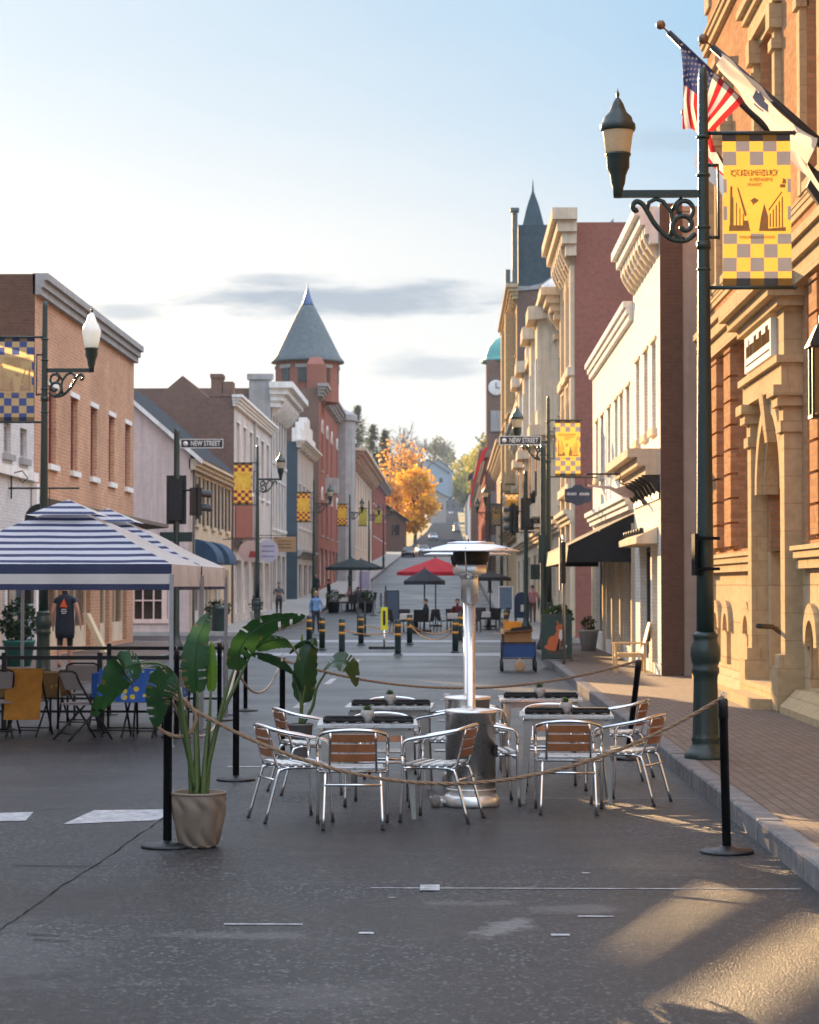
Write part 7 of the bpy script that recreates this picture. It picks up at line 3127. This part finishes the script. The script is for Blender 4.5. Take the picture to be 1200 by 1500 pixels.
def planter(label, x, d, z, r, h, pm, br, bh, n=260, sz=.09, taper=.75):
    root = thing('planter', label, 'planter', (x, d, z))
    b = MB()
    b.lathe([(r * taper, 0), (r, h * .9), (r * 1.06, h * .92), (r * 1.06, h), (r * .9, h), (r * .85, h * .85), (.0, h * .85)], (x, d, z), 20)
    b.build('pot', pm, root)
    rnd = random.Random(int(x * 100))
    b = MB()
    bush(b, (x, d, z + h + bh * .8), br, bh, n, sz, rnd)
    b.build('shrub', m_shrub, root)
    b = MB()
    for k in range(4):
        b.tube([(x + .02 * k, d, z + h * .8), (x + br * .5 * math.cos(k * 1.7), d + br * .5 * math.sin(k * 1.7), z + h + bh)], .012, 5)
    b.build('stem', m_stem, root)


planter('round shrub in a teal green pot at the left edge beside the white shop', -9.15, 46.0, .15, .33, .55, mat('teal_pot', (.02, .13, .11), .5), .38, .48, 700, .09)
planter('low shrub in a white bowl planter at the foot of the pink corner building', -8.95, 83.0, .15, .42, .55, m_trimw, .5, .35, 300, .1, .6)
planter('small plant in a pale pot on the left pavement behind the lamp pole', -8.9, 99, .2, .3, .5, m_trimw, .3, .4)
planter('dark shrub tub at the near end of the left kerb terrace', -6.35, 116.5, gz(116), .35, .6, m_dark, .42, .35)
planter('dark shrub tub at the street end of the left kerb terrace', -4.6, 117.5, gz(117), .35, .6, m_dark, .42, .35)
planter('pale stone tub in the doorway below the black awning', 3.55, 57.2, .15, .26, .55, m_trimg, .2, .2, 120, .07, .7)
planter('tub of flowers on top of the pavement behind the fox board', 2.6, 53.4, .15, .3, .75, m_dark, .36, .28)

# kerb-side boards, bins and mailbox
root = thing('mailbox', 'rounded dark blue mailbox on the right pavement', 'mailbox', (3.0, 95, gz(95) + .15))
z = gz(95) + .15
b = MB()
prof = [(2.68, z + .28), (3.32, z + .28), (3.32, z + 1.08)] + [(3.0 + .32 * math.cos(PI * k / 10), z + 1.08 + .32 * math.sin(PI * k / 10)) for k in range(1, 11)]
b.prism([(x, 94.7, zz) for x, zz in prof], (0, .6, 0))
b.build('body', mat('mailbox_blue', (.015, .03, .075), .4, .2), root)
b = MB()
for x in (2.74, 3.26):
    for y in (94.76, 95.24):
        b.box(x - .04, x + .04, y - .04, y + .04, z, z + .28)
b.build('legs_frame', mat('mailbox_blue', (.015, .03, .075)), root)
b = MB()
b.box(2.95, 3.2, 94.69, 94.698, z + .55, z + .85)
b.build('white_sticker', mat('dull_white', (.5, .5, .52), .7, 0, .4, 20), root)


def easel(label, x, d, w_, h, c, mname, fm):
    z = gz(d) + (.15 if x > 2.3 or x < -7 else 0)
    root = thing('sandwich_board', label, 'sign', (x, d, z))
    for sg_, nm in ((1, 'board'), (-1, 'rear_board')):
        M = Matrix.Translation((x, d + (.0 if sg_ > 0 else .5), z)) @ Matrix.Rotation(R(-9 * sg_), 4, 'X')
        b = MB()
        b.box(-w_ / 2 + .05, w_ / 2 - .05, -.015, .015, .12, h - .05, M)
        o = b.build(nm, mat(mname, c, .5, 0, .2, 5), root)
        b = MB()
        for q in ((-w_ / 2, -w_ / 2 + .05, 0, h), (w_ / 2 - .05, w_ / 2, 0, h), (-w_ / 2 + .05, w_ / 2 - .05, h - .05, h), (-w_ / 2 + .05, w_ / 2 - .05, .07, .12)):
            b.box(q[0], q[1], -.025, .025, q[2], q[3], M)
        b.build('frame', fm, o)


easel('tall dark blue sandwich board standing in the road left of the parasols', -2.85, 104, .62, 1.5, (.03, .055, .10), 'board_blue', m_black)
easel('white framed board with a blue sheet on the right pavement before a lamp post', 2.75, 113, .75, 1.35, (.10, .15, .22), 'sheet_blue', m_trimw)
easel('pale lilac board at the left kerb beyond the black parasols', -6.6, 163, .95, 1.5, (.34, .30, .42), 'sheet_lilac', m_trimw)
for x, d, l in ((-3.55, 82, 'thin black sign stand left of the dark blue sandwich board'), (-3.2, 80, 'second thin black sign stand left of the street tables')):
    root = thing('sign_stand', l, 'sign', (x, d, 0))
    b = MB()
    b.lathe([(.2, 0), (.2, .03), (.03, .06)], (x, d, 0), 12)
    b.tube([(x, d, 0), (x, d, 1.25)], .035, 8)
    b.build('post', m_black, root)
    b = MB()
    b.box(x - .02, x + .3, d - .015, d + .015, 1.2, 1.26)
    b.build('crossbar', m_black, root)
for i, (px_, py_, d) in enumerate(((548, 884, 108), (554, 882, 110), (558, 881, 112), (563, 862, 124), (593, 862, 122), (597, 860, 126))):
    pass
bp = None
for i, (x, d, l) in enumerate(((-4.05, 112, 'nearest'), (-3.8, 116, 'second'), (-3.7, 120, 'third'), (-4.1, 134, 'farthest'))):
    lab = l + ' thin dark traffic post in the row beside the left kerb terrace'
    if bp is None:
        bp = o = thing('traffic_post', lab, 'post', (0, 0, 0), 'thin dark posts beside the left terrace')
        b = MB()
        b.lathe([(.2, 0), (.2, .03), (.05, .06), (.05, 1.0), (.04, 1.05), (.0, 1.06)], n=12)
        b.build('post', m_green, o)
    else:
        o = dup(bp, (0, 0, 0), 0, lab)
    o.location = (x, d, gz(d))
# board leaning by a door on the left, wall mailbox, litter bin
b = MB()
b.prism([(-8.9, 55.2, .16), (-8.78, 55.2, .16), (-9.25, 55.2, 1.15), (-9.38, 55.2, 1.15)], (0, .5, 0))
tag(b.build('leaning_board', mat('pale_plank', (.62, .52, .34), .6)), 'pale plank leaning against the shop doors left of the side street', 'plank')
root = thing('wall_box', 'black letter box on the blue panel of the white shop at the left edge', 'letter box', (-9.5, 49.0, 1.5))
b = MB()
b.prism([(-9.59, 48.3, 1.45), (-9.35, 48.3, 1.45), (-9.35, 48.3, 1.85), (-9.45, 48.3, 1.95), (-9.59, 48.3, 1.95)], (0, .35, 0))
b.build('case', m_black, root)
root = thing('litter_bin', 'dark litter bin on the left street corner before the pink building', 'bin', (-8.7, 81.2, .15))
b = MB()
b.lathe([(.27, .15), (.3, .2), (.31, .95), (.33, .97), (.33, 1.03), (.2, 1.12), (.0, 1.13)], (-8.7, 81.6, 0), 18)
b.build('drum', m_green, root)
root = thing('shop_canopy', 'bright red arched canopy over the far right pavement', 'canopy', (2.6, 205, 10))
b = MB()
mr_ = mat('red_canvas', (.62, .035, .03), .7, 0, .1, 1, transl=.35)
n = 12
for k in range(n):
    t0, t1 = k / n, (k + 1) / n
    f = lambda t: (3.3 - 1.75 * (t ** .8), 200 - 2 * t, 14.6 - 5.2 * t ** 1.7)
    a, c = f(t0), f(t1)
    b.poly([(a[0], a[1], a[2]), (c[0], c[1], c[2]), (c[0], c[1] + 9, c[2] - .3), (a[0], a[1] + 9, a[2] - .3)])
    b.poly([(a[0], a[1], a[2]), (c[0], c[1], c[2]), (c[0], c[1], c[2] - .9), (a[0], a[1], a[2] - .9)])
b.build('canopy_cloth', mr_, root)

# ================================================================== cars
m_win = glass('car_glass', (.02, .025, .03), .05)


def make_car(label, c, name):
    root = thing('car', label, 'car', (0, 0, 0), 'cars on the hill')
    m = mat('car_paint_' + name, c, .3, .3, .05, 1, coat=.6)
    b = MB()
    # rings across the length (front at -Y)
    body = [(-2.15, .55, .45, .62), (-2.1, .80, .30, .72), (-1.2, .86, .25, .92), (-.6, .88, .25, .98), (1.3, .88, .25, 1.0), (2.0, .84, .28, .98), (2.2, .74, .42, .85)]
    rows = [[(-w_, y, lo), (-w_ * 1.03, y, (lo + hi) / 2), (-w_ * .93, y, hi), (w_ * .93, y, hi), (w_ * 1.03, y, (lo + hi) / 2), (w_, y, lo)] for y, w_, lo, hi in body]
    n = len(b.v)
    for r_ in rows:
        b.v += r_
    b.smooth = True
    for i in range(len(rows) - 1):
        for k in range(6):
            q = n + i * 6
            b.face((q + k, q + (k + 1) % 6, q + 6 + (k + 1) % 6, q + 6 + k))
    b.face([n + k for k in range(6)])
    b.face([n + (len(rows) - 1) * 6 + k for k in range(6)][::-1])
    b.build('body', m, root)
    b = MB()
    b.prism([(-.62, -.35, 1.42), (.62, -.35, 1.42), (.62, 1.1, 1.42), (-.62, 1.1, 1.42)], (0, 0, .05))
    for sx in (-1, 1):
        for (ya, yb, y2) in ((-1.05, -.35, -.9), (1.7, 1.1, 1.6), (.35, .35, .45)):
            b.prism([(sx * .76, ya, .95), (sx * .62, yb, 1.43), (sx * .57, yb, 1.43), (sx * .70, ya, .95)], (0, .08, 0))
    b.build('roof', m, root)
    b = MB()
    b.poly([(-.72, -1.03, .96), (.72, -1.03, .96), (.6, -.36, 1.42), (-.6, -.36, 1.42)])
    b.build('windscreen', m_win, root)
    b = MB()
    b.poly([(-.72, 1.68, .97), (-.6, 1.12, 1.42), (.6, 1.12, 1.42), (.72, 1.68, .97)])
    b.build('rear_window', m_win, root)
    for sx in (-1, 1):
        b = MB()
        b.poly([(sx * .75, -.95, .97), (sx * .75, 1.6, .97), (sx * .61, 1.1, 1.41), (sx * .61, -.38, 1.41)])
        b.build('side_window', m_win, root)
        for y in (-1.35, 1.4):
            b = MB()
            M = Matrix.Translation((sx * .80, y, .32)) @ Matrix.Rotation(R(90), 4, 'Y')
            b.lathe([(.0, -.1), (.30, -.1), (.32, -.06), (.32, .06), (.30, .1), (.0, .1)], (0, 0, 0), 16, M=M)
            b.build('wheel', m_rubber, root)
        b = MB()
        b.prism([(sx * .45, -2.16, .60), (sx * .74, -2.10, .60), (sx * .74, -2.10, .74), (sx * .45, -2.16, .72)], (0, .03, 0))
        b.build('headlight', m_trimw, root)
    b = MB()
    b.box(-.4, .4, -2.2, -2.12, .38, .56)
    b.build('grille', m_black, root)
    return root


CARS = [(-4.35, 318, 8, 'silver car nearest in the oncoming lane at the foot of the hill', 0), (-3.9, 440, 3, 'silver car farther up the hill in the oncoming lane', 0),
        (1.1, 560, 180, 'dark car first in the row parked up the right of the hill', 1), (1.1, 575, 180, 'pale car second in the row parked up the right of the hill', 0), (1.1, 592, 180, 'dark car third in the row parked up the right of the hill', 1), (1.1, 610, 180, 'dark car fourth in the row parked up the right of the hill', 1),
        (1.1, 640, 180, 'pale car fifth in the row parked up the right of the hill', 0), (1.1, 675, 180, 'pale car at the top of the row parked up the right of the hill', 0), (-.6, 930, 0, 'tiny pale car at the crest of the hill road', 0), (-6.1, 300, 0, 'dark car parked at the left kerb below the orange tree', 1)]
cars = {}
for x, d, a, l, c in CARS:
    if c not in cars:
        cars[c] = o = make_car(l, ((.42, .45, .48), (.02, .022, .026))[c], ('silver', 'dark')[c])
    else:
        o = dup(cars[c], (0, 0, 0), 0, l)
    sl = math.atan2(gz(d + 2) - gz(d - 2), 4)
    o.location = (x, d, gz(d) + .01)
    o.rotation_euler = (sl if abs(a) < 90 else -sl, 0, R(a))

# ================================================================== trees, houses and the hill beyond
m_bark = mat('bark', (.09, .065, .05), .95, 0, .3, 3, .5)
m_orange = foliage('orange_leaves', (.62, .26, .008), (.90, .56, .02), .5, .35)
m_orange2 = foliage('rust_leaves', (.42, .17, .035), (.78, .42, .08), .5, .35)
m_ygreen = foliage('yellow_green_leaves', (.16, .17, .02), (.55, .46, .04), .45, .12)
m_olive = foliage('olive_leaves', (.07, .085, .025), (.20, .17, .04), .35, .12)
m_conif = foliage('conifer_needles', (.06, .075, .03), (.22, .20, .06), .4, .25)
m_twig = mat('bare_twigs', (.16, .12, .11), .95)


def tree(label, x, d, z, h, r, n, lm, sz, seed, trunk_h=.25, clumps=14, squash=.9, cat='tree', trunk_r=.22):
    rnd = random.Random(seed)
    root = thing('tree', label, cat, (x, d, z))
    cs = []
    cz = z + h * (trunk_h + (1 - trunk_h) / 2)
    hh = h * (1 - trunk_h) / 2
    for k in range(clumps):
        a = rnd.uniform(0, 2 * PI)
        u = rnd.uniform(-1, 1)
        rr = math.sqrt(max(0, 1 - u * u)) * r * rnd.uniform(.35, .78)
        cs.append((Vector((x + rr * math.cos(a), d + rr * math.sin(a), cz + u * hh * .78)), r * rnd.uniform(.26, .46)))
    b = MB()
    top = Vector((x + rnd.uniform(-.3, .3), d, z + h * .62))
    tr = [Vector((x, d, z - .3)), Vector((x + .1, d, z + h * .2)), Vector((x - .1, d, z + h * .42)), top]
    b.tube(smooth(tr, 4), [trunk_r * (1 - .06 * i) for i in range(13)], 8)
    for c, cr in cs:
        t = rnd.uniform(.35, .95)
        p = tr[1].lerp(top, t)
        b.tube(smooth([p, p.lerp(c, .5) + Vector((0, 0, h * .03)), c + (c - p).normalized() * cr * .5], 3), [trunk_r * .36, trunk_r * .32, trunk_r * .28, trunk_r * .22, trunk_r * .15, trunk_r * .1, trunk_r * .05], 5)
    b.build('trunk', m_bark if lm is not m_twig else m_twig, root)
    b = MB()
    per = n // clumps
    for c, cr in cs:
        for _ in range(per):
            v = Vector((rnd.gauss(0, 1), rnd.gauss(0, 1), rnd.gauss(0, 1) * squash)).normalized() * cr * rnd.uniform(.35, 1.12)
            p = c + v
            a = (Vector((rnd.gauss(0, 1), rnd.gauss(0, 1), rnd.gauss(0, 1) + .6))).normalized()
            u = a.orthogonal().normalized()
            u = (Matrix.Rotation(rnd.uniform(0, 6.3), 3, a) @ u)
            w_ = a.cross(u)
            s = sz * rnd.uniform(.6, 1.4)
            b.poly([p - u * s * .5, p + w_ * s * .4, p + u * s * .6, p - w_ * s * .4])
    b.build('crown', lm, root)
    return root


def conifer(label, x, d, z, h, r, n, seed):
    rnd = random.Random(seed)
    root = thing('tree', label, 'tree', (x, d, z))
    b = MB()
    b.tube([(x, d, z), (x, d, z + h * .5), (x, d, z + h)], [.3, .2, .03], 6)
    b.build('trunk', m_bark, root)
    b = MB()
    tiers = 26
    for t in range(tiers):
        f = (t + .5) / tiers
        rr = r * (1 - f) ** .8
        for k in range(int(5 + 4 * (1 - f))):
            a = rnd.uniform(0, 2 * PI)
            L_ = rr * rnd.uniform(.6, 1.1)
            zz = z + h * (.15 + .85 * f)
            for _ in range(n // (tiers * 6)):
                q = rnd.uniform(.15, 1)
                p = Vector((x + L_ * q * math.cos(a), d + L_ * q * math.sin(a), zz - .12 * L_ * q + rnd.uniform(-.25, .25)))
                p += Vector((rnd.gauss(0, .35), rnd.gauss(0, .35), rnd.gauss(0, .3)))
                u = Vector((math.cos(a), math.sin(a), rnd.uniform(-.2, .5))) * rnd.uniform(.3, .6)
                w_ = Vector((-math.sin(a), math.cos(a), rnd.uniform(-.4, .4))) * rnd.uniform(.12, .3)
                b.poly([p - u * .5, p + w_, p + u, p - w_])
    b.build('crown', m_conif, root)


def bare(label, x, d, z, h, seed):
    rnd = random.Random(seed)
    root = thing('tree', label, 'tree', (x, d, z))
    b = MB()

    def br(p, dr, L_, r_, lv):
        q = p + dr * L_
        b.tube([p, p.lerp(q, .5) + Vector((rnd.gauss(0, .04), rnd.gauss(0, .04), 0)) * L_, q], [r_, r_ * .8, r_ * .6], 4 if lv < 3 else 3, False)
        if lv < 5:
            for _ in range(3 if lv < 4 else 2):
                nd = (dr + Vector((rnd.gauss(0, .45), rnd.gauss(0, .45), rnd.gauss(.1, .25)))).normalized()
                br(p.lerp(q, rnd.uniform(.6, 1)), nd, L_ * rnd.uniform(.6, .8), r_ * .66, lv + 1)
    br(Vector((x, d, z)), Vector((0, 0, 1)), h * .3, .34, 0)
    b.build('trunk_and_twigs', m_twig, root)


gzl = lambda x, d: hill(x, d)
tree('bright orange maple leaning over the left side of the road', -6.9, 400, gz(400), 13.4, 5.2, 4600, m_orange, .62, 3, .14, 26, .9, 'tree', .38)
tree('rust orange tree rising behind the bright orange maple', -10.3, 425, gzl(-16, 425) - 1, 21, 6.6, 1900, m_orange2, .62, 4, .2, 22, .9, 'tree', .42)
tree('small orange brown tree at the left edge of the bright maple', -11.5, 380, gz(380), 13, 3.6, 1600, m_orange2, .5, 6, .2, 12)
conifer('dark conifer behind the roofs left of the orange trees, the tallest one', -20.5, 470, 17, 23.5, 6.2, 5200, 1)
conifer('second dark conifer behind the roofs left of the orange trees', -17.5, 480, 17, 20, 5.4, 4600, 2)
conifer('third dark conifer, nearest the bare trees above the orange maple', -15.2, 490, 18, 18.5, 4.6, 6000, 3)
bare('bare tree right of the dark conifers on the skyline', -12.5, 520, 20, 27, 1)
bare('second bare tree on the skyline above the orange trees', -8.5, 560, 21, 26, 2)
bare('bare tree left of the pale blue house', -14, 600, 22, 28, 5)
tree('tall thin leaved tree on the skyline behind the pale blue house', -7.0, 1060, 48, 26, 8.0, 1500, m_conif, 1.0, 8, .35, 14)
tree('small lone tree on the skyline right of the pale blue house', 1.6, 1080, 50, 21, 5.0, 600, m_conif, .9, 9, .4, 8)
rnd = random.Random(21)
GT = [(4.6, 900, 34, 15, 5.5), (4.0, 830, 30, 13, 4.5), (9, 700, 25, 22, 7), (12, 640, 24, 24, 7), (14.5, 560, 22, 26, 7.5), (6.5, 780, 29, 20, 7), (15, 470, 18, 24, 7), (5.5, 860, 33, 16, 7), (8, 930, 37, 17, 8), (2.5, 1010, 40, 12, 7)]
for i, (x, d, z, h, r_) in enumerate(GT):
    tree('yellow green tree on the right of the hill, number of the row from the near end: ' if 0 else ('roadside golden', 'smaller roadside yellow', 'nearest', 'large golden green', 'tall yellow', 'broad', 'tall olive', 'low golden', 'upper', 'topmost')[i] + ' yellowing tree on the wooded right slope of the hill', x, d, z, h, r_, 1700, m_ygreen if i % 3 != 1 else m_olive, .95, 30 + i, .12, 14)
LT = [(-10.5, 700, 22, 11, 4.5), (-15, 650, 27, 12, 6), (-18, 760, 33, 14, 7), (-14, 880, 38, 12, 7), (-20, 960, 44, 14, 8), (-9, 940, 38, 10, 6), (-3, 1100, 50, 9, 7), (6, 1120, 51, 10, 8), (12, 1090, 50, 12, 8), (-11, 1120, 52, 10, 8)]
for i, (x, d, z, h, r_) in enumerate(LT):
    tree(('small roadside', 'lowest', 'second', 'third', 'farthest', 'roadside', 'crest', 'crest right', 'far right crest', 'far left crest')[i] + ' dull olive tree on the hill behind the orange trees', x, d, z, h, r_, 1100, m_olive, 1.0, 60 + i, .1, 12)


def house(label, x, d, z, w_, dp, h, rh, wm, rm, wins=3):
    root = thing('house', label, 'house', (x, d, z))
    b = MB()
    b.box(x - w_ / 2, x + w_ / 2, d, d + dp, z - 3, z + h)
    b.prism([(x - w_ / 2, d, z + h), (x + w_ / 2, d, z + h), (x, d, z + h + rh)], (0, dp, 0))
    b.build('wall', wm, root)
    b = MB()
    for s in (-1, 1):
        b.prism([(x + s * (w_ / 2 + .5), d - .5, z + h - .35), (x, d - .5, z + h + rh + .1), (x, d - .5, z + h + rh + .4), (x + s * (w_ / 2 + .5), d - .5, z + h - .05)], (0, dp + 1, 0))
    b.build('roof', rm, root)
    for k in range(wins):
        b = MB()
        xx = x - w_ / 2 + w_ * (k + .5) / wins
        b.box(xx - .6, xx + .6, d - .08, d - .01, z + h * .5, z + h * .5 + 1.6)
        b.build('window', m_glass, root)


m_hblue = mat('pale_blue_siding', (.26, .33, .42), .8, 0, .1, 1)
house('pale blue gabled house high on the hill beyond the orange maple', -9.2, 800, 36, 15, 12, 7.5, 4.5, m_hblue, m_slate, 3)
house('grey blue house right of and above the pale blue one', -5.5, 840, 39, 11, 10, 7, 4.5, mat('grey_siding', (.22, .27, .33), .8), m_slate, 2)
house('pale stucco house at the crest right of the orange maple', -5.5, 760, 24, 6.5, 8, 9, 1.6, mat('pale_stucco', (.36, .30, .27), .9), m_rust, 2)
house('dark low house beside the road at the crest', .5, 985, 33, 9, 8, 8, 2, mat('dark_siding', (.10, .10, .12), .9), m_slate, 3)
house('dark brick house half hidden left of the maple trunk', -10.5, 345, gz(345), 6, 10, 5, 2, m_dkbrick, m_slate, 2)
house('dark brick house at the right roadside below the trees', 6.5, 350, gz(350), 7, 14, 12, 3, m_dkbrick, m_slate, 2)
house('white house lower on the right roadside', 6.5, 420, gz(420), 7, 14, 9, 3, m_trimw, m_slate, 2)
house('grey house midway up the right roadside', 6.5, 520, gz(520), 7, 14, 8, 3, m_trimg, m_slate, 2)

# ------------------------------------------------------------------ air
m_, nt_, b_, out_ = _nt('haze_air')
nt_.nodes.remove(b_)
pv = N(nt_, 'ShaderNodeVolumePrincipled')
pv.inputs['Color'].default_value = (.62, .80, 1.0, 1)
pv.inputs['Density'].default_value = HAZE
pv.inputs['Anisotropy'].default_value = .0
nt_.links.new(pv.outputs[0], out_.inputs['Volume'])
b = MB()
b.box(-620, 620, -320, 1420, -4, 100)
struct(b.build('haze', m_), 'stuff')
